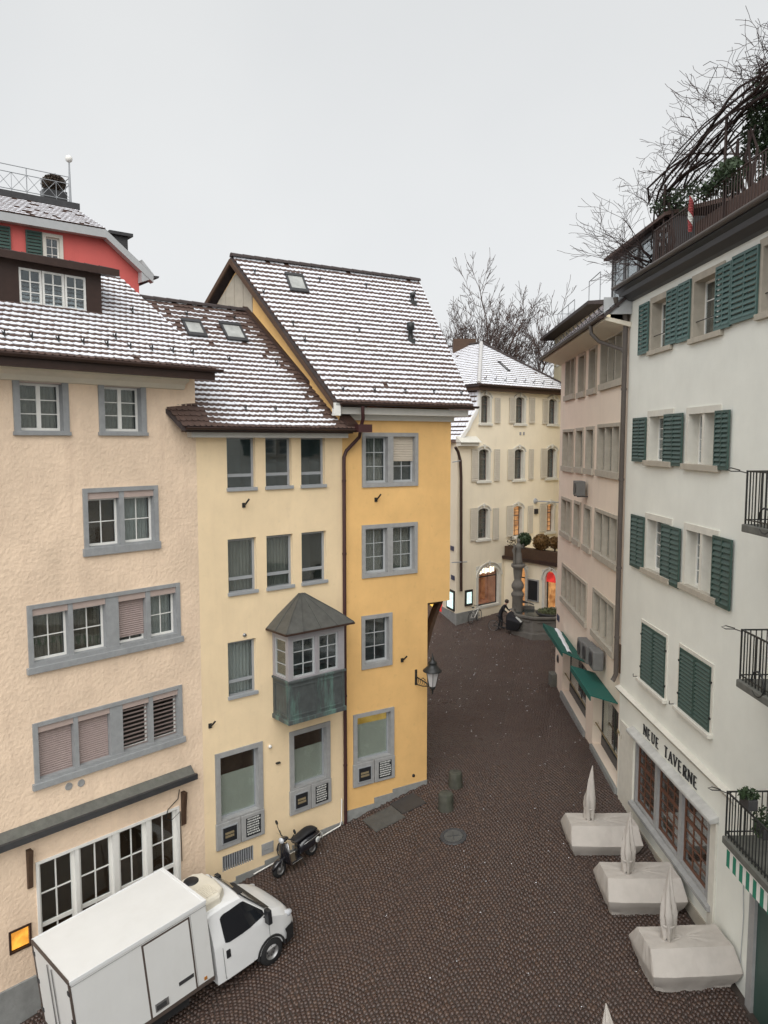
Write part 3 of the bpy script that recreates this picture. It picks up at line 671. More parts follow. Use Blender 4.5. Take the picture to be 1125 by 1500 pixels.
    snow_hooks(rf, P, [(W_-.5-.62*i, .62) for i in range(9)]+[(W_-1.5, 2.4), (W_-2.6, 1.0)])
    f = MB(F); f.box(-10.5, .12, .66, .8, 13.98, 14.22); f.build('fascia', M['brown'], rf)
    f = MB(F); f.box(-10.5, -.05, -.02, .74, 14.06, 14.16); f.build('soffit', M['cream_soffit'], rf)
    f = MB(F); f.prism([(-10.5,0,13.72),(-10.5,.10,13.74),(-10.5,.16,13.86),(-10.5,.34,13.95),(-10.5,.34,14.05),(-10.5,0,14.05)], (10.1,0,0)); f.build('cornice', M['cream_soffit'], h)
    gutter(rf, F.pt(-10.5,.88,14.27), F.pt(.3,.88,14.27), .09)
    # dormer
    D = Frame(F.pt(0,-.75,0), d=F.d); d0 = MB(D)
    a = D.rect((28,393),(127,405),(127,457),(28,445))
    dm = MB(D); wl_ = -10.5
    D.holes.append((a[0], a[1], a[2], a[3]))
    wall_face(dm, D, wl_, -2.3, 15.45, 16.75, .1); dm.poly([(-2.3,0,15.45),(-2.3,-1.9,16.95),(-2.3,0,16.75)]); 
    do = dm.build('dormer', M['brown'], h)
    W2 = (a[1]-a[0])
    for k in range(3):
        x0 = a[0]+W2*k/3+.01; x1 = a[0]+W2*(k+1)/3-.01; fr = MB(D); fr.box(x0, x0+.05, -.08, -.02, a[2], a[3]).box(x1-.05, x1, -.08, -.02, a[2], a[3]).box(x0+.05, x1-.05, -.08, -.022, a[3]-.05, a[3]).box(x0+.05, x1-.05, -.08, -.022, a[2], a[2]+.06)
        fr.box((x0+x1)/2-.014, (x0+x1)/2+.014, -.07, -.03, a[2]+.06, a[3]-.05)
        for j in (1, 2): zz = a[2]+.06+(a[3]-a[2]-.11)*j/3; fr.box(x0+.05, x1-.05, -.068, -.032, zz-.012, zz+.012)
        fo = fr.build('window_frame', M['white'], do)
        MB(D).box(x0+.04, x1-.04, -.06, -.054, a[2]+.04, a[3]-.04).build('pane', M['glass'], do)
    r = MB(D); r.box(a[0]-.3, a[1]+.3, -.9, -.85, a[2]-.3, a[3]+.3).build('room_interior', M['room_grey'], do)
    MB(D).prism([(-10.6,.28,16.62),(-10.6,.28,16.8),(-10.6,-2.1,17.12),(-10.6,-2.1,17.0)], (8.68,0,0)).build('dormer_roof', M['brown'], do)
    MB(D).box(a[0]-.1, a[1]+.1, -.02, .07, a[2]-.12, a[2]-.04).build('sill', M['brown'], do)
peach_house()

# ================================================================= CREAM HOUSE with the copper oriel
def cream_house():
    F = FB; h = thing('cream_house', F.pt(-2.5, 0, -.95), 'narrow cream house with a copper oriel between peach and yellow houses', 'house')
    Wn = [((331.8,635.6),(372.7,635.6),(375.6,716.7),(333,720)), ((388.4,636),(425.6,636),(428.9,714.4),(389.6,717)), ((441,636.7),(475.6,637.8),(476.7,712),(441,715.6)),
          ((334,790.4),(374.9,786.7),(376.7,866.7),(334.4,873)), ((390.7,784.9),(428.4,782),(430,858.9),(390.7,865.6)), ((442,780),(477,777.8),(478.9,851.8),(442,858)), ((334.3,942),(374.3,934.3),(376.6,1014.5),(334.3,1024.9))]
    for i, q in enumerate(Wn):
        r = F.rect(*q); r = (r[0], r[1], r[2], min(r[3], 12.45))
        window(h, F, r, (0,0,0), 'greymetal', panes=(1,1), fmat='greymetal', recess=.13, fw=.075, transom=.28, sill=(.10,.07,.03), room='room_grey' if i != 5 else 'room', curtain=('curtain' if i == 6 else ('curtain_grey' if i in (3,4) else None)))
    for q, pn in ((((314.5,1105),(384,1085.4),(385,1184),(316.2,1206.6)), ((385,1221),(316.6,1246.5))), (((423.5,1072.3),(482.8,1056),(483.2,1139.6),(424,1157.6)), ((483.2,1173.3),(424.3,1194.8)))):
        r = F.rect(*q); window(h, F, r, (.16,.15,.05), 'stone', .05, panes=(1,1), fmat='greymetal', recess=.13, fw=.05, frost=.68, room='room_warm', name='shop_window')
        z0 = (F.px(*pn[0])[1]+F.px(*pn[1])[1])/2; showcase(h, F, (r[0]-.02, r[1]+.02, z0, r[2]-.01))
    for u, v in ((307.4,1062),(356.7,739)): hook(h, F, u, v)
    s, z = F.px(394.3, 1092.8); MB(F).lathe([(0,.1),(.05,.09),(.06,.04),(.03,0)], (s,0,z), 10, ax='y').build('security_camera', M['white'], h)
    s, z = F.px(406.5, 1117); MB(F).box(s-.07, s+.07, 0, .08, z-.02, z+.02).build('door_spotlight', M['iron'], h)
    s, z = F.px(358, 930); MB(F).lathe([(0,.05),(.05,.05),(.06,.0)], (s,0,z), 10, ax='y').build('bell_cap', M['steel'], h)
    # basement grille and vent
    a = F.rect((326,1256),(371,1237),(371,1262),(326,1280)); a = (a[0], a[1], a[2]+.05, a[3]); F.holes.append(a)
    g = MB(F).box(a[0], a[1], -.2, -.16, a[2], a[3]).build('basement_grille', M['black'], h)
    bar = MB(F).box(a[0], a[0]+.03, -.06, .0, a[2], a[3]).build('bar', M['greymetal'], g); n = 14
    for i in range(1, n): share(bar, F.d*((a[1]-a[0]-.03)*i/(n-1)))
    a = F.rect((383,1238),(400,1230),(400,1246),(383,1254)); MB(F).box(a[0], a[1], 0, .03, a[2], a[3]).box(a[0]+.03, a[1]-.03, .03, .04, (a[2]+a[3])/2-.03, (a[2]+a[3])/2).build('vent_plate', M['stone'], h)
    # walls
    w = MB(F); wall_face(w, F, -5.3, 0, -3, 12.72); shell(w, F, [(-5.3,0),(0,0),(-2.4,-6),(-7,-6)], -3, 12.72, skip=(0,)); w.build('wall', M['cream'], h)
    # low plinth stepping with the ground
    p = MB(F)
    for i in range(5): s0_, s1_ = -5.2+i*1.03, -5.2+(i+1)*1.03-.006; g0 = float(gz(*F.pt((s0_+s1_)/2, .1, 0)[:2])); p.box(s0_, s1_, -.02, .03+.002*(i % 2), -3, g0+.16)
    p.build('plinth', M['plinth'], h)
    pth = [F.pt(s_, .1, float(gz(*F.pt(s_, .1, 0)[:2]))+.05) for s_ in (-3.6,-3,-2.4,-1.8,-1.2,-.6,-.25)]; pth += [F.pt(-.16, .07, pth[-1][2]+.15), F.pt(-.14, .06, pth[-1][2]+.9)]
    MB().tube([tuple(q) for q in pth], .022, 6).build('conduit', M['white'], h)
    # roof
    EL, ER, RR, RL = F.pt(-5.85,.55,12.72), F.pt(.12,.55,12.72), F.pt(-1.55,-3,16.65), F.pt(-8,-3,16.65)
    def sn(u, v):
        edge = (1-u)*(5.9+(6.4-5.9)*v)                      # metres from the join with the yellow gable
        k = .997
        if edge < 1.1: k = max(0, (edge-.45)/.65)
        if v > .55: k *= max(.25, 1-(v-.55)*2.0)
        if v < .16 and u < .30: k *= max(.0, (u-.16)/.14)
        return k
    rf, P, q = tiled_roof(h, EL, ER, RR, RL, pitch=.2, seed=9, snow=sn, cov=.52)
    ridge_caps(rf, RL+np.array([0,0,.02]), RR+np.array([0,0,.02]))
    MB().add([tuple(x) for x in (RL, RR, F.pt(-4,-6.6,12.8), F.pt(-8,-6.6,12.8))], [(0,1,2,3)]).build('rear_slope', M['tile_dark'], rf)
    def ab(u, v):                                            # photo pixel -> roof coordinates
        d = ray(u, v); n_ = np.cross(ER-EL, RL-EL); t = ((EL-CAM)@n_)/(d@n_); X = CAM+d*t-EL
        e = (ER-EL)/np.linalg.norm(ER-EL); upv = RL-EL-e*((RL-EL)@e); upv /= np.linalg.norm(upv); return X@e, X@upv
    for (u0, v0), (u1, v1) in (((270,475),(296,491)), ((325,479),(356,498))):
        a0, b1 = ab(u0, v0); a1, b0 = ab(u1, v1); skylight(rf, P, min(a0, a1)-.08, max(a0, a1)+.12, min(b0, b1)-.08, max(b0, b1)+.12)
    snow_hooks(rf, P, [ab(u, v) for u, v in ((358,600),(402,602),(448,603),(334,528),(404,534),(272,462),(342,468))])
    f = MB(F); f.box(-5.45, .02, .0, .30, 12.42, 12.62); f.build('eaves_board', M['soffit'], rf)
    f = MB(F); f.box(-5.75, .05, .30, .52, 12.56, 12.66); f.build('fascia', M['brown'], rf)
    gutter(rf, F.pt(-5.75,.62,12.70), F.pt(.15,.62,12.70), .075)
    # lead flashing against the yellow gable
    a, b = ER, RR; side_ = F.d*.32; fl = MB(); V = [a-side_, a+F.d*.1, b+F.d*.1, b-side_]; up_ = np.array([0,0,.16])
    fl.add([tuple(v) for v in V]+[tuple(v+up_) for v in V], [(0,3,2,1),(4,5,6,7),(0,1,5,4),(1,2,6,5),(2,3,7,6),(3,0,4,7)]); fl.build('flashing', M['brown'], rf)
    # ---- oriel
    sl = F.px(399.5, 990)[0]; D = .5
    lo, hi = .1, 1.5
    for _ in range(40):
        D = (lo+hi)/2
        if F.px(423, 1000, D)[0] > sl: lo = D
        else: hi = D
    sr = F.px(505, 1000, D)[0]; zg = F.px(423, 999, D)[1]; zb = F.px(423, 1063, D)[1]; ze = F.px(420, 929, D+.15)[1]; za = F.px(444, 869, .1)[1]
    print('oriel', sl, sr, D, zb, zg, ze, za)
    body = MB(F).box(sl, sr, -.02, D, zb+.12, zg-.06).box(sl-.04, sr+.04, -.02, D+.05, zb, zb+.14).box(sl-.04, sr+.04, -.02, D+.05, zg-.07, zg).build('oriel', M['verdigris'], h, 'copper clad oriel with verdigris streaks', bevel=.012)
    for x0, x1 in ((sl+.10, (sl+sr)/2-.05), ((sl+sr)/2+.05, sr-.1)):
        t = .025; pn = MB(F); z0, z1 = zb+.24, zg-.17
        pn.box(x0, x1, D, D+t, z0, z0+.04).box(x0, x1, D, D+t, z1-.04, z1).box(x0, x0+.04, D, D+t, z0+.04, z1-.04).box(x1-.04, x1, D, D+t, z0+.04, z1-.04); pn.build('oriel_panel', M['verdigris'], body)
    pn = MB(F); z0, z1 = zb+.24, zg-.17; pn.box(sl-.025, sl, .1, D-.08, z0, z0+.04).box(sl-.025, sl, .1, D-.08, z1-.04, z1).box(sl-.025, sl, .1, .14, z0+.04, z1-.04).box(sl-.025, sl, D-.12, D-.08, z0+.04, z1-.04); pn.build('oriel_panel', M['verdigris'], body)
    # glazed storey: posts and rails, with real openings
    zt = ze-.06; fr = MB(F); pw = .13
    xs = [sl, sl+(sr-sl)*.5, sr]
    for x0, x1 in ((sl, sl+.16), ((sl+sr)/2-.07, (sl+sr)/2+.07), (sr-.24, sr)): fr.box(x0, x1, D-.16, D-.01, zg, zt)
    fr.box(sl, sl+.12, 0, .12, zg, zt); fr.box(sr-.12, sr, 0, .12, zg, zt)
    fr.box(sl+.16, sr-.16, D-.16, D-.012, zt-.22, zt); fr.box(sl+.16, sr-.16, D-.16, D-.012, zg, zg+.06)
    fr.box(sl+.002, sl+.12, .12, D-.16, zt-.22, zt); fr.box(sl+.002, sl+.12, .12, D-.16, zg, zg+.06); fr.box(sr-.12, sr-.002, .12, D-.16, zg, zt)
    fr.box(sl-.03, sr+.03, -.02, D+.03, zt, zt+.10)
    fo = fr.build('oriel_frame', M['lilac'], body, bevel=.008)
    def sash(x0, x1, y0, y1, z0, z1, along):
        g = MB(F); t = .055; mid = (x0+x1)/2; midy = (y0+y1)/2
        if along == 's':
            g.box(x0, x0+t, y0, y1, z0, z1).box(x1-t, x1, y0, y1, z0, z1).box(x0+t, x1-t, y0, y1-.002, z1-t, z1).box(x0+t, x1-t, y0, y1-.002, z0, z0+t).box(mid-.014, mid+.014, y0+.005, y1-.005, z0+t, z1-t)
            for j in (1, 2): zz = z0+(z1-z0)*j/3; g.box(x0+t, x1-t, y0+.006, y1-.006, zz-.012, zz+.012)
        else:
            g.box(x0, x1, y0, y0+t, z0, z1).box(x0, x1, y1-t, y1, z0, z1).box(x0+.002, x1, y0+t, y1-t, z1-t, z1).box(x0+.002, x1, y0+t, y1-t, z0, z0+t)
            for j in (1, 2): zz = z0+(z1-z0)*j/3; g.box(x0+.006, x1-.006, y0+t, y1-t, zz-.012, zz+.012)
        g.build('window_frame', M['lightgrey'], body)
    mS = (sl+sr)/2
    for x0, x1 in ((sl+.16, mS-.07), (mS+.07, sr-.24)):
        sash(x0, x1, D-.11, D-.06, zg+.06, zt-.22, 's'); MB(F).box(x0+.03, x1-.03, D-.09, D-.084, zg+.08, zt-.24).build('pane', M['glass'], body)
    sash(sl+.03, sl+.08, .12, D-.16, zg+.06, zt-.22, 'o'); MB(F).box(sl+.05, sl+.056, .14, D-.18, zg+.08, zt-.24).build('pane', M['glass'], body)
    MB(F).box(sl+.14, sr-.13, -.01, .03, zg+.01, zt-.01).build('room_interior', M['room_grey'], body)
    # tent roof in copper sheet
    E0, E1, O1 = sl-.22, sr+.22, D+.22; r = MB(F); m0, m1 = mS-.08, mS+.08
    lowr = [(E0,0,ze),(E0,O1,ze),(E1,O1,ze),(E1,0,ze)]; midr = [(E0+.42,0,ze+.36),(E0+.42,O1-.36,ze+.36),(E1-.42,O1-.36,ze+.36),(E1-.42,0,ze+.36)]; top = [(m0,0,za),(m0,.10,za),(m1,.10,za),(m1,0,za)]
    r.add(lowr+midr+top, [(0,1,5,4),(1,2,6,5),(2,3,7,6),(4,5,9,8),(5,6,10,9),(6,7,11,10),(8,9,10,11),(3,2,1,0)])
    ro = r.build('oriel_roof', M['copper'], body)
    r = MB(F); r.box(E0-.02, E1+.02, 0, O1+.02, ze-.06, ze-.005); r.build('oriel_eaves', M['brown'], body)
    sm = MB(F)
    for f in (0, .25, .5, .75, 1):
        x0 = E0+(E1-E0)*f; x1 = E0+.42+(E1-E0-.84)*f; x2 = m0+(m1-m0)*f; sm.tube([(x0,O1,ze+.01),(x1,O1-.36,ze+.37),(x2,.10,za+.01)], .016, 5)
    for f in (.45,):
        sm.tube([(E0,O1*f,ze+.01),(E0+.42,(O1-.36)*f,ze+.37),(m0,.1*f,za+.01)], .014, 5)
    sm.build('standing_seams', M['copper'], ro)
cream_house()

# ================================================================= YELLOW HOUSE
def yellow_house():
    F = FC; h = thing('yellow_house', F.pt(-1.7, 0, -.3), 'deep yellow house with steep snowy roof and overhanging upper floors at the corner', 'house')
    r = F.rect((530.2,633.8),(611.3,633.8),(612,710.8),(529.5,714.7)); r1 = r
    window(h, F, r, (.13,.13,.14), 'stone', .05, lights=((0,.44),(.55,1)), panes=(2,3), fmat='lightgrey', recess=.14, fw=.06, blind=[None,.52], blindmat='pale_blind', curtain=['curtain_grey',None], room='room_grey')
    r = F.rect((530,769),(611.3,764.7),(610.2,838.8),(529.5,847.6))
    window(h, F, r, (.13,.13,.14), 'stone', .05, lights=((0,.44),(.55,1)), panes=(2,3), fmat='lightgrey', recess=.14, fw=.06, curtain='curtain_grey', room='room_grey')
    r = F.rect((529,903),(573.9,896.5),(573.9,973.5),(529.5,980.9))
    window(h, F, r, (.13,.13,.17), 'stone', .05, panes=(2,3), fmat='lightgrey', recess=.14, fw=.06, room='room_grey')
    r = F.rect((516.6,1048),(576.3,1034.6),(576.8,1106.7),(517.6,1117.8))
    window(h, F, r, (.15,.13,.05), 'stone', .05, panes=(1,1), fmat='greymetal', recess=.13, fw=.05, frost=.80, name='shop_window', lit='lit_dim')
    z0 = (F.px(576.8,1138.2)[1]+F.px(517.6,1153.5)[1])/2; showcase(h, F, (r[0]-.02, r[1]+.02, z0, r[2]-.01))
    for u, v in ((550.4,731),(588.7,966)): hook(h, F, u, v)
    s, z = F.px(605.5, 1136); MB(F).lathe([(0,.03),(.05,.03),(.06,0)], (s,0,z), 10, ax='y').build('vent_cap', M['iron'], h)
    zo = F.px(660, 879)[1]; zw = 13.25; so = F.px(660, 700)[0]; sl = -3.42
    w = MB(F); wall_face(w, F, sl, 0, -3, zw); wall_face(w, F, 0, so, zo, zw)
    shell(w, F, [(sl,0),(0,0),(0,-6.2),(-7.2,-6.2)], -3, zo, skip=(0,)); shell(w, F, [(sl,0),(so,0),(so,-6.2),(-7.2,-6.2)], zo, zw, skip=(0,))
    w.poly([(0,0,zo),(so,0,zo),(so,-6.2,zo),(0,-6.2,zo)])
    g0 = -3.98                                              # party gable rising above the cream roof
    w.poly([(g0+.56*.4,.4,12.6),(g0+.56*.4,.4,13.68),(g0-.56*3,-3,18.25),(g0-.56*6.2,-6.2,13.9),(g0-.56*6.2,-6.2,12.6)])
    w.poly([(g0+.56*.4,.4,12.6),(g0+.56*.4,.4,13.68),(-3.3,.0,13.25),(-3.3,0,12.6)])
    w.poly([(so,0,zw-.01),(so,-3,18.2),(so,-6.2,zw-.01)])
    w.build('wall', M['yellow'], h)
    # stepped plinth
    p = MB(F)
    for k, (s0_, s1_, zt) in enumerate(((sl, F.px(548,1170)[0], F.px(525,1183)[1]), (F.px(548,1170)[0], F.px(575,1160)[0], F.px(560,1165)[1]), (F.px(575,1160)[0], .0, F.px(600,1150)[1]+.03))): p.box(s0_, s1_, -.02, .03+.003*k, -3, zt)
    p.build('plinth', M['plinth'], h)
    # roof
    EL, ER, RR, RL = F.pt(-3.96,.62,13.55), F.pt(1.47,.62,13.55), F.pt(1.60,-3,18.45), F.pt(-5.98,-3,18.45)
    rf, P, q = tiled_roof(h, EL, ER, RR, RL, pitch=.205, seed=2, snow=lambda u, v: .997 if v < .95 else .7, cov=.53)
    bs = MB(); bs.add([tuple(x) for x in (RL, RR, F.pt(1.65,-6.7,13.4), F.pt(-8,-6.7,13.4))], [(0,1,2,3)]); bs.build('rear_slope', M['tile_dark'], rf)
    ridge_caps(rf, RL+np.array([0,0,.03]), RR+np.array([0,0,.03]), .12, .40)
    def ab(u, v):
        d = ray(u, v); n_ = np.cross(ER-EL, RL-EL); t = ((EL-CAM)@n_)/(d@n_); X = CAM+d*t-EL
        e = (ER-EL)/np.linalg.norm(ER-EL); upv = RL-EL-e*((RL-EL)@e); upv /= np.linalg.norm(upv); return X@e, X@upv
    a0, b1 = ab(418, 406); a1, b0 = ab(446, 427); skylight(rf, P, a0-.02, a1+.12, b0-.05, b1+.1)
    snow_hooks(rf, P, [ab(u, v) for u, v in ((501,572),(547,573),(592,574),(634,575),(674,577),(372,400),(467,411),(535,420),(606,430),(428,475),(525,485),(635,495),(385,430),(445,500))])
    for u, v, hh, rr in ((601,496,.62,.11), (604,441,.36,.08)):
        a, b = ab(u, v+3); p0 = np.array(P(a, b, .02)); mb = MB(); mb.box(p0[0]-.16, p0[0]+.16, p0[1]-.1, p0[1]+.1, p0[2]-.12, p0[2]+.05)
        mb.lathe([(rr,0),(rr*.8,.12),(rr*.75,hh*.55),(rr*1.25,hh*.58),(rr*1.25,hh),(0,hh+.03)], tuple(p0), 12); mb.build('roof_vent', M['iron'], rf)
    f = MB(F); f.box(-3.7, 1.38, .02, .46, 13.18, 13.40); f.build('eaves_board', M['soffit'], rf)
    f = MB(F); f.box(-3.5, 1.02, .0, .12, 13.0, 13.18); f.build('cornice', M['soffit'], rf)
    gutter(rf, F.pt(-3.85,.70,13.53), F.pt(1.62,.70,13.53), .08)
    MB(F).box(-4.02, -3.80, .45, .62, 13.12, 13.52).build('verge_end', M['white'], rf)
    # verge boards of the party gable
    v = MB(F)
    for a, b in (((-4.02,.55,13.48), (-6.04,-3,18.38)), ((-6.04,-3,18.38), (-8.05,-6.6,13.5))):
        v.add([a, b, (b[0],b[1],b[2]-.17), (a[0],a[1],a[2]-.17), (a[0]+.06,a[1],a[2]), (b[0]+.06,b[1],b[2]), (b[0]+.06,b[1],b[2]-.17), (a[0]+.06,a[1],a[2]-.17)], [(0,1,2,3),(7,6,5,4),(0,4,5,1),(3,2,6,7),(0,3,7,4),(1,5,6,2)])
    v.build('verge_board', M['brownwood'], rf)
    # pale boarding in the gable peak
    for k in range(6):
        o0 = -2.55-.33*k; o1 = o0-.31; s_ = g0+.56*((o0+o1)/2)-.03
        def zt_(o): return 18.15-abs(o+3)*1.30
        MB(F).add([(g0+.56*o0-.03,o0,15.2),(g0+.56*o1-.03,o1,15.2),(g0+.56*o1-.03,o1,zt_(o1)),(g0+.56*o0-.03,o0,zt_(o0)),(g0+.56*o0,o0,15.2),(g0+.56*o1,o1,15.2),(g0+.56*o1,o1,zt_(o1)),(g0+.56*o0,o0,zt_(o0))],
          [(0,1,2,3),(7,6,5,4),(0,4,5,1),(1,5,6,2),(2,6,7,3),(3,7,4,0)]).build('gable_board', M['stone_warm'], h)
    # dark downpipe at the join with the cream house
    sp = F.px(503, 900)[0]; zg_ = float(gz(*F.pt(sp, .1, 0)[:2]))
    pp = MB(F); pp.tube([(sp+.35,.72,13.42),(sp+.36,.7,13.2),(sp+.42,.62,13.05),(sp+.40,.5,12.75),(sp+.45,.32,12.45),(sp+.08,.10,12.0),(sp,.09,11.8),(sp,.09,zg_)], .06, 10); pp.box(sp+.15, sp+.65, .45, .8, 12.6, 12.85)
    for z in (11, 8.6, 6.2, 3.8, 1.4): pp.tube([(sp,.09,z),(sp,.09,z+.06)], .072, 10)
    pp.build('downpipe', M['pipe'], h)
    # curved timber brace under the overhang
    br = MB(F); n = 8; pts = []
    zb_ = 3.2
    for i in range(n+1):
        t = i/n; pts.append((.06+.85*t**2.2, zb_+(zo-.02-zb_)*t))
    V = []
    for (a, z) in pts:
        for da in (0, .16):
            for o in (-.75, -.45): V.append((a+da*(.6+.4*z/zo), o, z))
    Fc = []
    for i in range(n):
        b = i*4; Fc += [(b,b+4,b+5,b+1),(b+2,b+3,b+7,b+6),(b,b+2,b+6,b+4),(b+1,b+5,b+7,b+3)]
    br.add(V, Fc+[(0,1,3,2),(4*n,4*n+2,4*n+3,4*n+1)]); br.build('timber_brace', M['brownwood'], h)
    MB(F).box(.0, so-.02, -.8, -.4, zo-.16, zo-.003).build('overhang_beam', M['brownwood'], h)
M['pale_blind'] = material('pale_blind', (.52,.46,.38), .7, .06, 6)
yellow_house()

def wall_lantern():
    F = FC; s, z = F.px(609, 992); L = 1.02; h = thing('wall_lantern', F.pt(s, 0, z-.3), 'old black wall lantern with opal glass on the yellow house corner', 'lantern')
    b = MB(F); b.box(s-.04, s+.04, 0, .03, z-.28, z+.28); b.tube([(s,.02,z+.02),(s,L*.6,z-.02),(s,L,z-.18)], .022, 6); b.tube([(s,.02,z-.25),(s,L*.45,z-.2),(s,L*.8,z-.1)], .018, 6)
    for k in range(5): o = .12+.13*k; b.tube([(s,o,z+.01),(s,o+.07,z-.1+.01*k),(s,o,z-.2+.02*k)], .012, 4)
    b.tube([(s,L*.35,z+.02),(s,L*.45,z+.1),(s,L*.6,z+.05)], .014, 5); b.build('bracket', M['iron'], h)
    zb = z-.12; c = (s, L, zb)
    MB(F).lathe([(.03,-.12),(.05,-.05),(.10,.0),(.11,.05),(.09,.08)], c, 8).tube([(s,L,zb-.2),(s,L,zb-.1)], .03, 6).build('lamp_cup', M['iron'], h)
    MB(F).lathe([(.12,.08),(.24,.62),(0,.62)], c, 6, sm=False).build('lamp_glass', M['lampglass'], h)
    f = MB(F)
    for i in range(6):
        w = 2*math.pi*i/6; f.tube([(s+.125*math.cos(w),L+.125*math.sin(w),zb+.08),(s+.247*math.cos(w),L+.247*math.sin(w),zb+.62)], .012, 4)
    f.build('lamp_frame', M['iron'], h)
    MB(F).lathe([(.33,.60),(.33,.64),(.24,.72),(.16,.80),(.15,.88),(.17,.90),(.10,.97),(.05,1.02),(.06,1.05),(.03,1.10),(.015,1.22),(0,1.24)], c, 12).build('lamp_cap', M['iron'], h)
wall_lantern()

# ================================================================= PINKISH HOUSE (right, far) and WHITE TAVERN (right, near)
S_PW = FP.px(917, 700)[0]
def pink_house():
    F = FP; s0, s1 = S_PW, F.px(817, 800)[0]; h = thing('pinkish_house', F.pt((s0+s1)/2, 0, 0), 'pale pinkish house with stone framed windows and green shop awnings along the lane', 'house')
    def r_(x0, x1, tl, tr, bl, br): return F.rect((x0,tl),(x1,tr),(x1,br),(x0,bl))
    L2 = ((0,.46),(.54,1)); L3 = ((0,.305),(.345,.655),(.695,1)); L5 = ((0,.18),(.205,.385),(.41,.59),(.615,.795),(.82,1)); L1 = ((0,1),)
    rows = [((829,843,527,521,588,581.5),L2), ((848,858,520,515,583,579.5),L1), ((863.5,874.7,510.5,505,579,574),L1), ((880.7,914,497,482,571.5,562),L3),
            ((825,841,630,627.5,689,691),L2), ((844,855,627.5,626,691,692.5),L1), ((859,870.7,625.5,624,693,695),L1), ((876,909.5,622.5,618,696,701),L3),
            ((823,837.5,726.5,732,783,792.5),L2), ((841.5,851,732,736,794.5,801),L1), ((856,866.6,738,742.5,804,811.5),L1), ((872,906,744,755,815,835),L3),
            ((823.7,860,825.5,851.5,880,919),L5), ((869,901,861.5,884,929,965),L3)]
    for q, L in rows:
        a = r_(*q); a = (min(a[0], a[1]), max(a[0], a[1]), a[2], a[3]); L = tuple(sorted((1-l1, 1-l0) for l0, l1 in L))
        window(h, F, a, (.13,.13,.16), 'stone_warm', .05, lights=L, panes=(1,1), fmat='stone_warm', recess=.15, fw=.045, curtain='curtain_grey', sill=(.24,.11,.04), room='room_grey')
    # shop openings under the awnings
    o1 = (F.px(858, 1040)[0], F.px(824, 980)[0], .32, 2.95); o2 = (F.px(904, 1120)[0], F.px(868, 1060)[0], .32, 2.95)
    for k, o in enumerate((o1, o2)):
        F.holes.append(o); d = -.36
        w = MB(F).box(o[0], o[0]+.09, d-.05, d, o[2], o[3]).box(o[1]-.09, o[1], d-.05, d, o[2], o[3]).box(o[0]+.09, o[1]-.09, d-.05, d-.002, o[3]-.12, o[3]).box(o[0]+.09, o[1]-.09, d-.05, d+.03, o[2], o[2]+.35).box((o[0]+o[1])/2-.04, (o[0]+o[1])/2+.04, d-.05, d-.003, o[2]+.35, o[3]-.12).build('shop_window', M['darkmetal'], h)
        MB(F).box(o[0]+.05, o[1]-.05, d-.03, d-.022, o[2]+.3, o[3]-.1).build('pane', M['glass'], w)
        MB(F).box(o[0]-.05, o[1]+.05, d-1.3, d-1.25, o[2]-.1, o[3]+.1).box(o[0]-.05, o[1]+.05, d-1.25, d-.06, o[2]+.05, o[2]+.25).build('room_interior', M['room'], w)
        if k == 1: MB(F).box(o[0]+.3, o[0]+1.6, d-1.0, d-.9, .9, 1.35).box(o[0]+.3, o[0]+1.2, d-.8, d-.72, 1.5, 1.75).build('lit_display', M['lit_lime'], w)
        r = MB(F).tube([(o[0]+.1,-.12,1.18),(o[1]-.02,-.12,1.18)], .03, 8); r.lathe([(0,.04),(.1,.04),(.11,0)], (o[1]-.02,-.12,1.18), 10, ax='x'); r.build('shop_rail', M['brasslike'], h)
    w = MB(F); wall_face(w, F, s0, s1, -2, 16.55, .6); shell(w, F, [(s0,0),(s1,0),(s1,-9),(s0,-9)], -2, 16.5, skip=(0,)); w.build('wall', M['pink'], h)
    for k, (a, b) in enumerate(((s0, o2[0]), (o2[1], o1[0]), (o1[1], s1))): pass
    p = MB(F); p.box(o2[0]-.1, o2[1]+.03, -.03, .10, -.6, .30); p.build('stone_step', M['plinth'], h); p = MB(F); p.box(o1[0]-.03, o1[1]+.03, -.03, .1, -.6, .30); p.build('stone_step', M['plinth'], h)
    # awnings
    for k, (a, b, ft, fb) in enumerate((((858,966),(825,929),(843.6,982),(811.5,937)), ((906,1027),(872,988),(882,1043),(850,995)))):
        sa, sb = F.px(*a)[0], F.px(*b)[0]; z1 = (F.px(*a)[1]+F.px(*b)[1])/2; off = .95
        z0 = (F.px(*ft, off)[1]+F.px(*fb, off)[1])/2
        aw = MB(F).add([(sa,.02,z1),(sb,.02,z1),(sb,off,z0),(sa,off,z0),(sa,.02,z1-.04),(sb,.02,z1-.04),(sb,off,z0-.04),(sa,off,z0-.04)], [(0,1,2,3),(7,6,5,4),(0,4,5,1),(1,5,6,2),(3,2,6,7),(0,3,7,4)]).build('awning', M['awning'], h)
        MB(F).box(sa, sb, off, off+.03, z0-.20, z0+.0).build('valance', M['awning'], aw)
        if k == 0:
            n = 10; V = []
            for i in range(n+1):
                t = i/n; s_ = sb-.05+(sa-sb+.5)*t; wdt = .30*(1-.35*t)+.04*math.sin(i*2.1); c = .30+.30*t
                for f, up in ((-.5, 0), (-.2, .05), (.2, .05), (.5, 0)): o = (c+f*wdt)*off; V.append((s_, o, z1+(z0-z1)*(o-.02)/(off-.02)+.006+up))
            MB(F).add(V, [(i*4+j, i*4+j+1, i*4+j+5, i*4+j+4) for i in range(n) for j in range(3)], 0, True).build('snow_patch', M['snow'], aw)
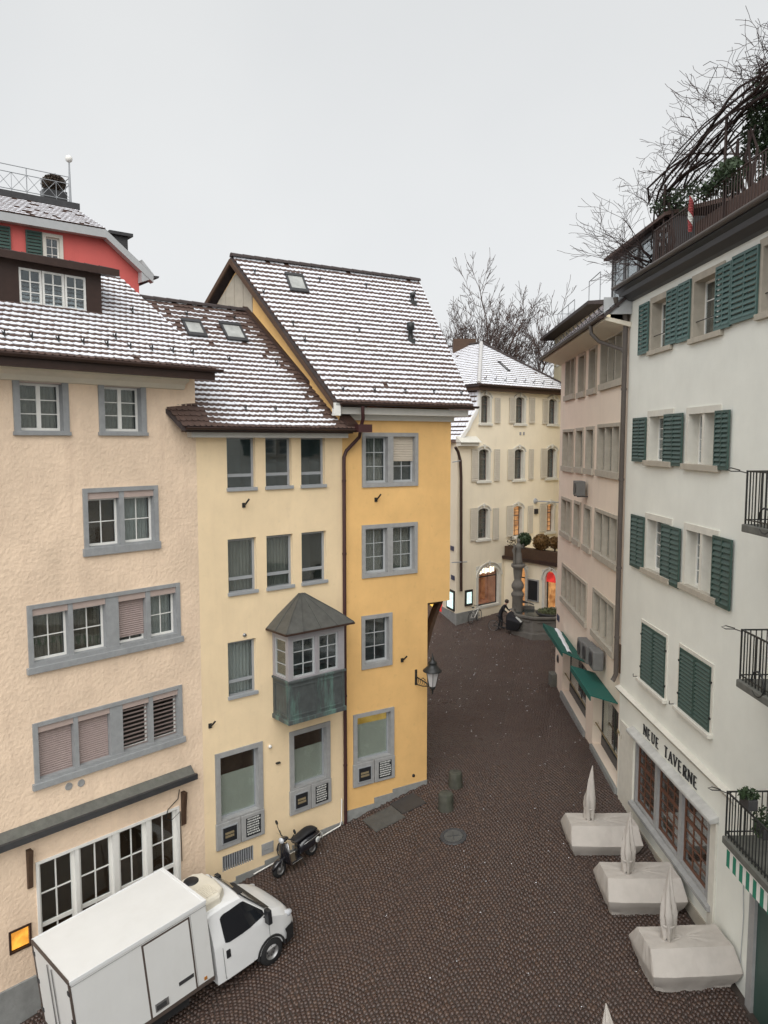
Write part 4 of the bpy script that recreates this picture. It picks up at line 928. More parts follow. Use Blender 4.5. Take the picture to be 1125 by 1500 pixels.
    # ventilation boxes on the facade
    for (u0, v0, u1, v1) in ((849,698,862,716),):
        sa, za = F.px(u1, v1); sb, zb = F.px(u0, v0); za = zb-.72; mb = MB(F).box(sa, sa+.75, .12, .48, za, za+.6).build('air_conditioner', M['condenser'], h, bevel=.02)
        MB(F).lathe([(0,.01),(.18,.01),(.22,.025),(.24,0)], (sa+.38,.48,za+.3), 16, ax='y').build('fan_grille', M['darkmetal'], mb); MB(F).box(sa+.05, sa+.1, 0, .45, za-.05, za).box(sa+.65, sa+.7, 0, .45, za-.05, za).build('bracket', M['darkmetal'], mb)
        MB(F).box(sa+.751, sa+.76, .16, .44, za+.06, za+.54).build('side_grille', M['darkmetal'], mb)
    for k, (u, v) in enumerate(((855,948),(863,955),(873,964))):
        s_, z_ = F.px(u, v, .3); mb = MB(F).box(s_-.42, s_+.34, .1, .5, z_-.38, z_+.34).build('condenser_box', M['condenser'], h, bevel=.05); MB(F).lathe([(0,.01),(.2,.01),(.25,.03),(.27,0)], (s_-.04,.5,z_), 14, ax='y').build('fan_grille', M['darkmetal'], mb)
    s_, z_ = F.px(819, 1011-55); 
    MB(F).lathe([(0,.05),(.16,.05),(.2,.02),(.22,0)], (F.px(817.5,965)[0],0,F.px(817.5,965)[1]), 16, ax='y').build('round_wall_sign', M['black'], h)
    s_, z_ = F.px(818, 905); MB(F).box(s_-.3, s_+.3, 0, .03, z_-.15, z_+.15).build('street_sign', M['bluesign'], h)
    s_, z_ = F.px(909, 965); MB(F).box(s_-.06, s_+.06, .0, .04, z_-.5, z_+.5).build('narrow_wall_bar', M['brownwood'], h)
    t = MB(F); s_, z_ = F.px(908, 1075)
    for k in range(7): t.box(s_-.09*k+.25, s_-.09*k+.30, .0, .02, z_-.07+.02*(k % 3), z_+.07)
    t.build('small_lettering', M['goldprint'], h, kind='stuff')
    # eaves and roof
    E = F.px(895, 452, .9)[0]; EL, ER = F.pt(s0-.2,.9,16.45), F.pt(s1+.35,.9,16.45); RR, RL = F.pt(s1+.35,-4.2,20.75), F.pt(s0-.2,-4.2,20.75)
    rf, P, q = tiled_roof(h, EL, ER, RR, RL, pitch=.28, tw=.28, seed=12, snow=lambda u, v: .98, cov=.7)
    MB(F).add([(s0-.2,-4.2,20.75),(s1+.35,-4.2,20.75),(s1+.35,-9.3,16.5),(s0-.2,-9.3,16.5)], [(0,1,2,3)]).build('rear_slope', M['tile_dark'], rf)
    Wd = q[1][0]; snow_hooks(rf, P, [(.4+i*.75, .5) for i in range(int(Wd/.75))], .22)
    MB(F).add([(s0-.1,0,16.05),(s1+.3,0,16.05),(s1+.3,.86,16.28),(s0-.1,.86,16.28),(s0-.1,0,16.2),(s1+.3,0,16.2),(s1+.3,.86,16.4),(s0-.1,.86,16.4)], [(0,1,2,3),(7,6,5,4),(0,4,5,1),(1,5,6,2),(2,6,7,3),(3,7,4,0)]).build('soffit', M['cream_soffit'], rf)
    gutter(rf, F.pt(s0-.1,.98,16.42), F.pt(s1+.45,.98,16.42), .10, 'brown')
    for q in range(16): pass
    # white boarded side panel where the eaves meet the tavern
    MB(F).box(s0-.15, s0-.05, .0, .9, 16.46, 17.0).build('eaves_end_board', M['lightgrey'], rf)
    # downpipe at the join
    pp = MB(F); zb = F.px(912, 1003)[1]; sp = s0+.05
    pp.tube([(sp+1.4,.98,16.36),(sp+1.4,.95,16.05),(sp+1.25,.7,15.75),(sp+.1,.2,15.35),(sp,.14,15.2)], .07, 8)
    pp.tube([(sp-.2,.55,17.0),(sp-.15,.5,16.75),(sp-.02,.2,16.5),(sp,.14,16.2),(sp,.14,zb+.25),(sp+.06,.2,zb+.05),(sp+.05,.24,zb)], .085, 10)
    for z in (14, 11, 8, 5.6): pp.tube([(sp,.14,z),(sp,.14,z+.07)], .10, 10)
    pp.build('downpipe', M['pipe_grey'], h)
M['condenser'] = material('weathered_grey_housing', (.15,.15,.145), .6, .15, 4)
M['brasslike'] = material('dull_brass', (.35,.27,.15), .35, .1, 5, metal=.8)
M['bluesign'] = material('dark_blue_enamel', (.03,.04,.10), .3, .05, 5)
pink_house()

def letter_shapes(ch):
    S = {'N': [((0,0),(0,1),.10),((0,1),(.72,0),.17),((.72,0),(.72,1),.10)], 'E': [((.08,0),(.08,1),.17),((.08,1),(.62,1),.07),((.08,.5),(.5,.5),.07),((.08,0),(.64,0),.07)],
         'U': [((.06,1),(.06,.25),.16),((.06,.25),(.2,.04),.13),((.2,.04),(.5,.04),.09),((.5,.04),(.66,.25),.09),((.66,.25),(.66,1),.09)], 'T': [((.35,0),(.35,1),.17),((0,1),(.7,1),.07)],
         'A': [((0,0),(.35,1),.08),((.35,1),(.72,0),.17),((.12,.34),(.56,.34),.06)], 'V': [((0,1),(.36,0),.17),((.36,0),(.7,1),.08)],
         'R': [((.08,0),(.08,1),.17),((.08,1),(.45,1),.07),((.45,1),(.6,.88),.12),((.6,.88),(.6,.66),.15),((.6,.66),(.45,.52),.12),((.45,.52),(.08,.52),.07),((.36,.52),(.70,0),.16)]}
    serif = {'N': [(0,0),(0,1),(.72,1)], 'E': [], 'U': [(.06,1),(.66,1)], 'T': [(.35,0)], 'A': [(0,0),(.72,0)], 'V': [(0,1),(.7,1)], 'R': [(.08,0),(.72,0)]}
    return S[ch], serif[ch]
def balcony(h, F, s_far, s_near, zf, zt, out=1.0, nplants=0, hook_=True):
    b = MB(F).box(s_near, s_far, -.02, out+.06, zf-.16, zf).build('balcony', M['concrete'], h, bevel=.02)
    r = MB(F); t = .018
    r.box(s_far-.03, s_far, 0, out, zt-.03, zt).box(s_near, s_far, out-.03, out, zt-.03, zt+.002); r.box(s_far-.03, s_far, 0, out, zf+.08, zf+.10).box(s_near, s_far, out-.03, out, zf+.08, zf+.102)
    r.box(s_far-.03, s_far, out-.03, out, zf, zt)
    if hook_: r.tube([(s_far,out,zt-.05),(s_far+.06,out+.1,zt-.02),(s_far+.08,out+.28,zt-.02),(s_far+.1,out+.36,zt+.02),(s_far+.08,out+.28,zt+.05),(s_far+.06,out+.1,zt-.0)], .012, 5)
    r.build('railing', M['iron'], b)
    bar = MB(F).box(s_far-.024, s_far-.006, .1, .118, zf, zt-.03).build('bar', M['iron'], b)
    for k in range(1, 8): share(bar, F.n*(.115*k))
    bar = MB(F).box(s_far-.15, s_far-.132, out-.024, out-.006, zf, zt-.03).build('bar', M['iron'], b)
    for k in range(1, 14): share(bar, -F.d*(.125*k))
    return b
def white_tavern():
    F = FW; h = thing('white_tavern', F.pt(-6, 0, -.4), 'tall whitish tavern with green louvred shutters and a roof terrace', 'house')
    def R_(tl, tr, br, bl):
        a = F.rect(tl, tr, br, bl); return (min(a[0], a[1]), max(a[0], a[1]), a[2], a[3])
    W1 = dict(smat='stone_warm', proud=.04, recess=.26, fw=.06, room='room', fmat='white')
    for q in (((954.5,437.5),(987.4,421),(986,511),(952,520)), ((1015,406),(1062,382),(1061,490),(1013,503)), ((1114,352),(1160,330),(1160,455),(1113,467))):
        w = window(h, F, R_(*q), (.17,.18,.10), panes=(2,3), bars='double', curtain='curtain_brown', sill=(.14,.1,.03), **W1)
        a = R_(*q); MB(F).tube([(a[0]+.17,-.05,a[2]+.55),(a[1]-.17,-.05,a[2]+.55)], .014, 5).build('guard_rail', M['iron'], w)
    W1['smat'] = 'stone_pale'
    for q, L in ((((949.4,602),(987.4,598.5),(986,683),(949,681)), ((0,1),)), (((1006,597.5),(1056,592.5),(1056,690),(1006,686.5)), ((0,.46),(.54,1))), (((946,750.5),(985,760),(984,855),(945,838)), ((0,1),)), (((1002.6,764.5),(1053,778),(1053,884),(1002,862)), ((0,.46),(.54,1)))):
        window(h, F, R_(*q), (.16,.18,.10), lights=L, panes=(1,4) if len(L) == 2 else (2,4), curtain='curtain_grey', sill=(.16,.13,.08), sillmat='stone_warm', **W1)
    # closed shutters of the first floor fill their openings
    for q in (((940.5,906.5),(978.5,929.5),(977,1032),(938,995)), ((995.8,940.7),(1045.7,973.6),(1044,1080),(993,1040))):
        a = R_(*q); f = .10
        sur = MB(F).box(a[0], a[0]+f, -.02, .03, a[2], a[3]).box(a[1]-f, a[1], -.02, .03, a[2], a[3]).box(a[0]+f, a[1]-f, -.02, .028, a[3]-f, a[3]).build('window', M['stone_pale'], h)
        MB(F).box(a[0]-.06, a[1]+.06, -.02, .14, a[2]-.02, a[2]+.10).build('sill', M['stone_pale'], sur, bevel=.02)
        MB(F).box(a[0]+f, a[1]-f, -.02, .002, a[2]+.1, a[3]-f).build('closed_opening', M['room'], sur)
        m_ = (a[0]+a[1])/2
        for x0, x1 in ((a[0]+f, m_-.004), (m_+.004, a[1]-f)): shutter(h, F, x0, x1, a[2]+.1, a[3]-f, .006, 'green', 14, 1)
        for z in (a[2]+.45, a[3]-.5):
            for x in (a[0]+f-.03, a[1]-f+.01): MB(F).box(x-.03, x+.05, .03, .06, z, z+.05).build('hinge', M['iron'], sur)
        MB(F).tube([(a[1]+.25,.02,a[2]+.05),(a[1]+.25,.14,a[2]+.05),(a[1]+.25,.14,a[2]+.14)], .014, 5).build('shutter_stay', M['iron'], sur)
    def sh(x0, x1, tl, tr, bl, br, mat, rows=11, slope=0.0, off=.05):
        a = R_((x0,tl),(x1,tr),(x1,br),(x0,bl)); shutter(h, F, a[0], a[1], a[2], a[3], off, mat, rows, 2, slope=slope)
    for q in ((939,953,449,441,521,516), (979.5,995.5,427.5,419,506,502), (996.5,1014.5,417.5,409,502,498), (1052,1075,393,382,485,478), (1076,1115,376,360,474,464)): sh(*q, 'green_blue')
    for q in ((930,949,613,611,676,677), (975.5,1003,607,605,682,683), (1050.7,1071.8,602,600,688,689)): sh(*q, 'green')
    for q in ((927,946,753,757,829,836), (971.7,999,767,774,852,862), (1047,1075,783,791,884,896)): sh(*q, 'green')
    # ground floor: sign fascia, canopy slab and three oak windows
    zc = .5*(F.px(950,1057,.1)[1]+F.px(1040,1137,.1)[1]); sl, sr = F.px(932,1082)[0], F.px(1041,1200)[0]; zt, zs = 2.75, .62
    pw_ = (sl-sr); bays = []
    for k in range(3):
        b1 = sl-pw_*(k/3)-.10; b0 = sl-pw_*((k+1)/3)+.10; bays.append((b0, b1))
        window(h, F, (b0-.1, b1+.1, zs, zt), (.10,.10,.10), 'stone', .02, lights=((0,1),), panes=(3,2), fmat='redwood', recess=.07, fw=.075, mw=.05, transom=.66, tlow=4, room='room_warm', name='tavern_window')
    w = MB(F); wall_face(w, F, -22, 0, -2.5, 17.0, .24); shell(w, F, [(-22,0),(0,0),(0,-9),(-22,-9)], -2.5, 17.3, skip=(0,)); w.build('wall', M['white_wall'], h)
    MB(F).prism([(sr-.3,.02,zs-.16),(sr-.3,.16,zs-.12),(sr-.3,.16,zs-.02),(sr-.3,.02,zs+.02)], (pw_+.45,0,0)).build('window_ledge', M['stone'], h)
    MB(F).box(sr-.5, -.05, -.02, .035, -2.5, -.02).build('plinth', M['stone_warm'], h)
    zk = zt+.20; print('tavern', zk, zc, zl if 0 else 0, F.px(931,1067), F.px(1050,1189), F.px(946,1078), F.px(1020,1143))
    cn = MB(F).prism([(sr-.45,.0,zk-.06),(sr-.45,.22,zk-.10),(sr-.45,.25,zk-.04),(sr-.45,.24,zk+.02),(sr-.45,.0,zk+.12)], (pw_+.75,0,0)).build('canopy_slab', M['marble'], h, bevel=.015)
    MB(F).prism([(sr-1.3,0,zc-.12),(sr-1.3,.06,zc-.1),(sr-1.3,.14,zc+.02),(sr-1.3,.16,zc+.06),(sr-1.3,0,zc+.12)], (-sr+1.3+.05,0,0)).build('string_course', M['stone_pale'], h)
    MB(F).box(sl+.12, -.25, .0, .05, -.6, zk-.1).build('pilaster', M['stone_pale'], h); MB(F).box(sr-.42, sr-.12, .0, .06, -.6, zk-.1).build('pilaster', M['stone_pale'], h)
    txt = 'NEUE TAVERNE'; sA = F.px(944, 1070)[0]; sB = F.px(1025, 1148)[0]; step = (sA-sB)/len(txt); LH = .30; zl = .5*(F.px(946,1078)[1]+F.px(1020,1143)[1])-.10
    for i, ch in enumerate(txt):
        if ch == ' ': continue
        st, se = letter_shapes(ch); mb = MB(F); x0 = sA-step*i; wd = step*.92
        def pt(q): return (x0-q[0]*wd, zl+q[1]*LH)
        for k, (a, b, t) in enumerate(st):
            (ax, az), (bx, bz) = pt(a), pt(b); dx, dz = bx-ax, bz-az; ln = math.hypot(dx, dz); nx, nz = -dz/ln*t*wd*.5, dx/ln*t*wd*.5
            mb.prism([(ax-nx,.012,az-nz),(bx-nx,.012,bz-nz),(bx+nx,.012,bz+nz),(ax+nx,.012,az+nz)], (0,.022+.0015*k,0))
        for q in se: x, z = pt(q); mb.box(x-wd*.17, x+wd*.17, .012, .032, z-.012, z+.012)
        mb.build('sign_letter', M['black'], h)
    # eaves cornice and terrace edge
    MB(F).prism([(-22,0,16.85),(-22,.14,16.88),(-22,.32,17.02),(-22,.36,17.14),(-22,.50,17.2),(-22,.50,17.30),(-22,0,17.36)], (22.2,0,0)).build('cornice', M['darkmetal'], h)
    gutter(h, F.pt(-22,.56,17.32), F.pt(.1,.56,17.32), .09, 'pipe_grey')
    tf = MB(F).box(-22, .1, -8.5, .2, 17.32, 17.42).build('terrace_floor', M['concrete'], h)
    sr0 = F.px(957, 379, .1)[0]; zr0, zr1 = 17.45, 18.55
    rl = MB(F).tube([(sr0,.1,zr1),(-16,.1,zr1)], .022, 6).tube([(sr0,.1,zr0+.05),(-16,.1,zr0+.05)], .016, 5).tube([(sr0,.1,zr1),(sr0,-1.4,zr1)], .022, 6).build('terrace_railing', M['brown'], h)
    bar = MB(F).box(sr0-.01, sr0+.01, .09, .11, zr0, zr1).build('bar', M['brown'], rl)
    for k in range(1, 95): share(bar, -F.d*(.14*k))
    # attic end with dark framed windows
    A = Frame(F.pt(0,-.35,0), d=F.d); sa1, sa0 = A.px(896, 400)[0], sr0-.2; z0, z1 = 16.6, A.px(945, 345)[1]
    at = MB(A); n = 4
    ww = (sa1-sa0)/n
    for k in range(n): A.holes.append((sa0+ww*k+.12, sa0+ww*(k+1)-.12, z0+.75, z1-.12))
    wall_face(at, A, sa0, sa1, z0, z1, .1); shell(at, A, [(sa0,0),(sa1,0),(sa1,-4),(sa0,-4)], z0, z1, skip=(0,)); ao = at.build('attic', M['darkmetal'], h)
    for hh in A.holes:
        MB(A).box(hh[0], hh[0]+.06, -.09, -.03, hh[2], hh[3]).box(hh[1]-.06, hh[1], -.09, -.03, hh[2], hh[3]).box(hh[0]+.06, hh[1]-.06, -.09, -.032, hh[3]-.06, hh[3]).box(hh[0]+.06, hh[1]-.06, -.09, -.032, hh[2], hh[2]+.06).build('window_frame', M['lightgrey'], ao)
        MB(A).box(hh[0]+.05, hh[1]-.05, -.07, -.062, hh[2]+.05, hh[3]-.05).build('pane', M['glass'], ao)
    MB(A).box(sa0+.05, sa1-.05, -.8, -.75, z0, z1-.05).build('room_interior', M['room_grey'], ao)
    MB(A).prism([(sa0-.1,.25,z1-.02),(sa0-.1,.25,z1+.08),(sa0-.1,-4.2,z1+1.2),(sa0-.1,-4.2,z1+1.0)], (sa1-sa0+.3,0,0)).build('attic_roof', M['tile'], ao)
    # balconies
    b1 = balcony(h, F, F.px(1093,700,1.0)[0], -14.5, F.px(1093,768,1.0)[1], F.px(1093,689,1.0)[1])
    b2 = balcony(h, F, F.px(1085,930,1.0)[0], -14.5, F.px(1085,996,1.0)[1], F.px(1085,921,1.0)[1])
    b3 = balcony(h, F, F.px(1064,1165,1.0)[0], -14.5, F.px(1064,1226,1.0)[1], F.px(1064,1158,1.0)[1])
    for b in (b1, b2): 
        s_ = F.px(1093,700,1.0)[0]-.9; z_ = F.px(1093,768,1.0)[1] if b is b1 else F.px(1085,996,1.0)[1]
        MB(F).tube([(s_+.25*math.cos(t*.5),1.05,z_+.15+.25*math.sin(t*.5)) for t in range(12)], .02, 5).build('iron_ring', M['iron'], b)
    # green and white striped valance under the lowest balcony
    sf = F.px(1064,1165,1.0)[0]-.05; zf = F.px(1064,1226,1.0)[1]-.18; va = MB(F).box(-14.5, sf, .98, 1.0, zf-.06, zf).build('striped_awning', M['white'], h)
    g = MB(F).box(sf-.14, sf, .95, .965, zf-.48, zf-.03).build('green_stripe', M['green_stripe'], va); w_ = MB(F).box(sf-.28, sf-.142, .95, .964, zf-.46, zf-.03).build('white_stripe', M['white'], va)
    for k in range(1, 14): share(g, -F.d*(.282*k)); share(w_, -F.d*(.282*k))
    e = MB(F).box(sf-.01, sf+.005, .75, .94, zf-.46, zf-.03).build('green_stripe', M['green_stripe'], va); share(e, -F.n*.42); e = MB(F).box(sf-.011, sf+.004, .54, .74, zf-.46, zf-.03).build('white_stripe', M['white'], va)
    # doorway below it
    do = MB(F).box(-12.2, -12.05, 0, .1, -1.5, 2.9).box(-9.55, -9.3, 0, .1, -1.5, 2.9).box(-12.05, -9.55, 0, .098, 2.7, 2.9).build('doorway', M['stone'], h); MB(F).box(-12.05, -9.55, .0, .03, -1.5, 2.7).build('door', M['green'], do)
    s_, z_ = F.px(1090, 1340); MB(F).tube([(s_,.02,z_+1.6),(s_+.03,.03,z_+.6),(s_-.04,.03,z_),(s_+.02,.03,z_-1.2)], .012, 5).build('cable', M['lightgrey'], h)
M['green_stripe'] = material('green_stripe_cloth', (.03,.22,.14), .8, .1, 5)
white_tavern()

# ---------------------------------------------------------------- roof terrace planting (things of their own)
def terrace():
    F = FW; R = random.Random(21)
    # pergola
    pg = thing('pergola', F.pt(-6, -.3, 17.42), 'rusty iron pergola with curved top over the roof terrace railing', 'pergola')
    path = [(960,300),(966,278),(985,250),(1010,225),(1040,192),(1075,160),(1105,135),(1125,112),(1160,85)]
    P0 = [np.array([*F.px(u, v, -.2)]) for u, v in path]
    for o in (-.2, -1.7): MB(F).tube([(q[0],o,q[1]) for q in P0], .035, 6).build('arched_beam', M['brown'], pg)
    for u in (958, 1041, 1112):
        s = F.px(u, 330, .1)[0]; i = min(range(len(P0)), key=lambda k: abs(P0[k][0]-s)); MB(F).tube([(s,-.2,17.4),(s,-.2,P0[i][1])], .04, 6).build('post', M['brown'], pg)
    for k in (1, 3, 5, 7): MB(F).tube([(P0[k][0],-.2,P0[k][1]),(P0[k][0],-1.7,P0[k][1])], .025, 5).build('cross_bar', M['brown'], pg)
    # bare climber over it
    vn = thing('climbing_vine', F.pt(-5, -.5, 17.42), 'tangled leafless vine climbing over the terrace pergola', 'vine')
    mb = MB(F)
    for k in range(26):
        ph = R.uniform(0, 6); am = R.uniform(.05, .22); do = R.uniform(-1.5, .05); dz = R.uniform(-.25, .18); i0 = R.randint(0, 2); pts = []
        for i, q in enumerate(P0[i0:]): pts.append((q[0]+R.gauss(0,.05), do+am*math.sin(ph+i*1.3), q[1]+dz+am*.5*math.cos(ph*1.7+i*1.1)))
        mb.tube(pts, R.uniform(.012, .035), 4)
    for s_ in (P0[0][0], P0[1][0]-.5, P0[5][0], P0[6][0]+.3):
        for k in range(4): mb.tube([(s_+R.gauss(0,.1),-.4,17.4),(s_+R.gauss(0,.2),-.35,18.2),(s_+R.gauss(0,.25),-.3,19),(s_+R.gauss(0,.2),-.3,19.6)], [.05,.04,.035,.02], 5)
    mb.build('main_stems', M['vine'], vn)
    tw = MB()
    for k in range(95):
        i = R.randint(0, len(P0)-2); t = R.random(); q = P0[i]*(1-t)+P0[i+1]*t; p = F.pt(q[0], R.uniform(-1.4,.1), q[1]+R.uniform(-.3,.15))
        branches(tw, p, (R.gauss(-.35,.5), R.gauss(0,.5), R.uniform(.1,1.1)), R.uniform(.35,.85), .014, 2, R, .8, lift=.03, minr=.006, kids=(1,3), wig=.30)
    tw.build('twigs', M['vine'], vn)
    lo = MB()
    for u0, v0, pts in ((1030,143,((1052,95),(1040,90),(1030,96))), (982,130,((1000,142),(1020,145),(1036,148))), (996,170,((1010,172),(1020,180))), (905,305,())):
        if pts: lo.tube([tuple(F.pt(*[(a, -.6, z) for a, z in [F.px(u, v, -.6)]][0])) for u, v in [(u0,v0)]+list(pts)], .009, 4)
    lo.build('stray_shoots', M['vine'], vn)
    # bare shrub at the far end
    sb = thing('bare_shrub', F.pt(*[(a,-.5,17.42) for a, z in [F.px(955, 370, -.5)]][0]), 'spreading leafless shrub at the far corner of the roof terrace', 'shrub'); mb = MB(); c = BASE[sb.name]
    for k in range(9): branches(mb, c+np.array([R.gauss(0,.08), R.gauss(0,.1), R.uniform(0,1.2)]), (R.gauss(-.7,.35), R.gauss(0,.35), R.uniform(.35,1.3)), R.uniform(.9,1.35), .03, 3, R, .7, lift=.08, minr=.0065, kids=(1,3), wig=.24)
    mb.build('branches', M['vine'], sb)
    # evergreens in planters
    def bush(name, label, u, v, off, rx, n, size, mat, seed, box=None):
        a, z = F.px(u, v, off); b = thing(name, F.pt(a, off, 17.42), label, 'shrub'); mb = MB(); c = F.pt(a, off, z); leaf_cloud(mb, c, rx, n, size, seed, 0, .2); 
        for q in range(5): leaf_cloud(mb, c+np.array([R.gauss(0,rx[0]*.6), R.gauss(0,rx[1]*.5), R.gauss(0,rx[2]*.5)]), [x*.5 for x in rx], n//5, size, seed+q, 0, .1)
        mb.build('foliage', M[mat], b); MB(F).tube([(a,off,17.42),(a,off,z)], [.05,.03], 6).build('stem', M['vine'], b)
    bush('evergreen_shrub', 'small dark evergreen shrub behind the far end of the terrace railing', 990, 296, -.5, (.45,.9,.4), 500, .055, 'leaf', 3)
    bush('evergreen_shrub', 'broad evergreen shrub spilling over the middle of the terrace planter', 1062, 262, -.1, (.4,1.0,.38), 700, .06, 'leaf', 5)
    bush('evergreen_shrub', 'tall olive green conifer at the right end of the roof terrace', 1122, 195, -.9, (.4,.6,1.4), 1300, .06, 'leaf', 8)
    a0, a1 = F.px(1025, 320, -.25)[0], -14
    pl = MB(F).box(a1, a0, -.7, -.15, 17.43, 18.15).build('terrace_planter', M['planterwood'], label='long brown wooden planter along the terrace railing', cat='planter', origin=F.pt((a0+a1)/2, -.4, 17.43))
    a, z = F.px(1011, 335, .2); z0 = F.px(1011, 340, .2)[1]; z1 = F.px(1011, 288, .2)[1]
    fl = MB(F); n = 14; V = []; Fs = []
    for i in range(n+1):
        t = i/n; w_ = 1.1*i*.6; r_ = .06+.03*math.sin(t*3); zz = z1+(z0-z1)*t
        for k in range(6): ww = w_+k*math.pi/3; V.append((a+r_*math.cos(ww), .2+r_*.8*math.sin(ww), zz))
    for i in range(n):
        for k in range(6): Fs.append((i*6+k, i*6+(k+1) % 6, (i+1)*6+(k+1) % 6, (i+1)*6+k))
    fl.V = [tuple(v) for v in V]; fl.F = Fs; fl.M = [((k % 6)//2) % 2 if True else 0 for k in range(len(Fs))]; fl.S = [False]*len(Fs)
    fl.build('rolled_flag', [M['flagred'], M['paper']], label='furled red and white flag tied to the terrace railing', cat='flag', origin=F.pt(a,.2,z0))
    # balcony plants
    for k, (u, v, rr, lab) in enumerate(((1097,1163,(.20,.20,.14),'small grey green plant in a box hanging on the lowest balcony rail'), (1118,1205,(.22,.22,.34),'dark bushy pot plant standing on the lowest balcony floor'))):
        off = .9 if k == 0 else .6; a, z = F.px(u, v, off); b = thing('balcony_plant', F.pt(a, off, z-.2), lab, 'plant'); c = F.pt(a, off, z); mb = MB(); leaf_cloud(mb, c, rr, 220, .05, 40+k, 0, .1); mb.build('foliage', M['leaf'], b)
        MB(F).box(a-.2, a+.2, off-.1, off+.1, z-.28, z-.05).build('pot', M['darkmetal'], b, bevel=.02)
M['planterwood'] = material('brown_planter_wood', (.13,.085,.07), .8, .25, 6)
terrace()

# ================================================================= RED HOUSE (far left, up the hill)
def red_house():
    F = Frame(on_depth(200, 405, 36), 1950); h = thing('red_house', F.pt(-4, 0, -.5), 'red plaster house with roof terrace rising behind the peach house', 'house')
    q = {k: F.px(*v) for k, v in dict(kink=(146,334), low=(214,404), l0=(0,318)).items()}
    zE = (q['kink'][1]+q['l0'][1])/2; sk = q['kink'][0]; sl_, zl = q['low']; sL = -16; zl -= .0
    r = F.rect((37+25,341),(92,345),(92,372),(62,369)); window(h, F, (r[0], r[1], r[2]-.6, r[3]), (.14,.14,.14), 'stone_pale', .04, panes=(2,3), recess=.12, fw=.06, room='room_grey')
    a = F.rect((37,338),(61,341),(61,366),(37,364)); shutter(h, F, a[0], a[1], r[2]-.6, r[3], .04, 'green', 9, 1, False)
    a = F.rect((-15,334),(15,337),(15,362),(-15,360)); shutter(h, F, a[0], a[1], r[2]-.6, r[3], .04, 'green', 9, 1, False)
    w = MB(F); wall_face(w, F, sL, sk, 2, zE); w.poly([(sk,0,2),(sl_-.35,0,2),(sl_-.35,0,zl+.3),(sk,0,zE)]); shell(w, F, [(sL,0),(sl_-.35,0),(sl_-.35,-10),(sL,-10)], 2, zl, skip=(0,)); w.build('wall', M['red_wall'], h)
    # half-hip in front, steep slope on the right
    zT = F.px(60, 297, -1.8)[1]; sT = F.px(110, 303, -1.8)[0]
    EL, ER, RR, RL = F.pt(sL,.45,zE), F.pt(sk+.1,.45,zE), F.pt(sT,-1.8,zT), F.pt(sL,-1.8,zT)
    rf, P, qq = tiled_roof(h, EL, ER, RR, RL, pitch=.22, tw=.2, seed=31, snow=lambda u, v: .75, cov=.6)
    sd = MB(F); sd.add([(sk+.1,.45,zE),(sl_+.15,.45,zl+.0),(sl_+.15,-10,zl+.0),(sT+.3,-10,zT),(sT,-1.8,zT)], [(0,1,2,3,4)]); sd.add([(sk+.1,.45,zE-.14),(sl_+.15,.45,zl-.14),(sl_+.15,-10,zl-.14),(sT+.3,-10,zT-.14),(sT,-1.8,zT-.14)], [(4,3,2,1,0)]); sd.build('side_slope', M['tile'], rf)
    vb = MB(F); pts = [(sL,.47,zE-.02),(sk+.1,.47,zE-.02),(sl_+.15,.47,zl-.02)]
    for a, b in zip(pts[:-1], pts[1:]): vb.add([a, b, (b[0],b[1],b[2]-.34), (a[0],a[1],a[2]-.34), (a[0],.1,a[2]-.02), (b[0],.1,b[2]-.02), (b[0],.1,b[2]-.34), (a[0],.1,a[2]-.34)], [(0,1,2,3),(7,6,5,4),(0,4,5,1),(3,2,6,7),(1,5,6,2),(0,3,7,4)])
    vb.build('verge_board', M['lightgrey'], rf)
    MB(F).prism([(sl_-.40,.02,zl-.4),(sl_+.2,.02,zl-.15),(sl_+.2,.02,zl),(sl_-.35,.02,zl+.6)], (0,.42,0)).build('eaves_box', M['lightgrey'], rf)
    gutter(rf, F.pt(sl_+.3,.5,zl-.05), F.pt(sl_+.3,-10,zl-.05), .12, 'darkmetal')
    d = F.px(172, 345, -3); MB(F).box(d[0]-.5, d[0]+.35, -3.6, -2.6, d[1]-1.2, d[1]-.1).box(d[0]-.6, d[0]+.55, -3.8, -2.4, d[1]-.1, d[1]+.05).build('small_dormer', M['darkmetal'], rf)
    # terrace
    tr = MB(F).box(sL, sT+.15, -8, -1.6, zT-.05, zT+.22).build('terrace_deck', M['darkmetal'], h); zb = zT+.22; zt = zb+1.12
    rl = MB(F); o = -1.75; s1 = F.px(104, 300, o)[0]
    for z in (zt, zb+.82, zb+.12): rl.tube([(sL,o,z),(s1,o,z)], .02, 5); rl.tube([(s1,o,z),(s1,o-2.5,z)], .02, 5)
    n = 16; st = .62
    for k in range(n):
        a = s1-st*k; b = a-st
        rl.tube([(a,o,zb+.12),(b,o,zb+.82)], .012, 4); rl.tube([(b,o,zb+.12),(a,o,zb+.82)], .012, 4); rl.tube([(b,o,zb),(b,o,zt if k % 3 == 2 else zb+.82)], .022 if k % 3 == 2 else .013, 5)
    for k in range(3): rl.tube([(s1,o-.2-.5*k,zb),(s1,o-.2-.5*k,zt)], .012, 4)
    rl.build('terrace_railing', M['greymetal'], h)
    lp = thing('globe_lamp', F.pt(s1-.02, o, zb), 'slim terrace lamp post with a white globe on the red house', 'lamp'); zg = F.px(102, 233, o)[1]
    MB(F).tube([(s1-.02,o,zb),(s1-.02,o,zg-.1)], [.06,.035], 8).build('post', M['greymetal'], lp); MB(F).ell((s1-.02,o,zg), (.16,.16,.16)).build('globe', M['white'], lp)
    pl = thing('planter_box', F.pt(F.px(79, 290, o-.5)[0], o-.5, zb), 'dark planter with dry brown bush on the red house terrace', 'planter'); a = F.px(79, 290, o-.5)[0]
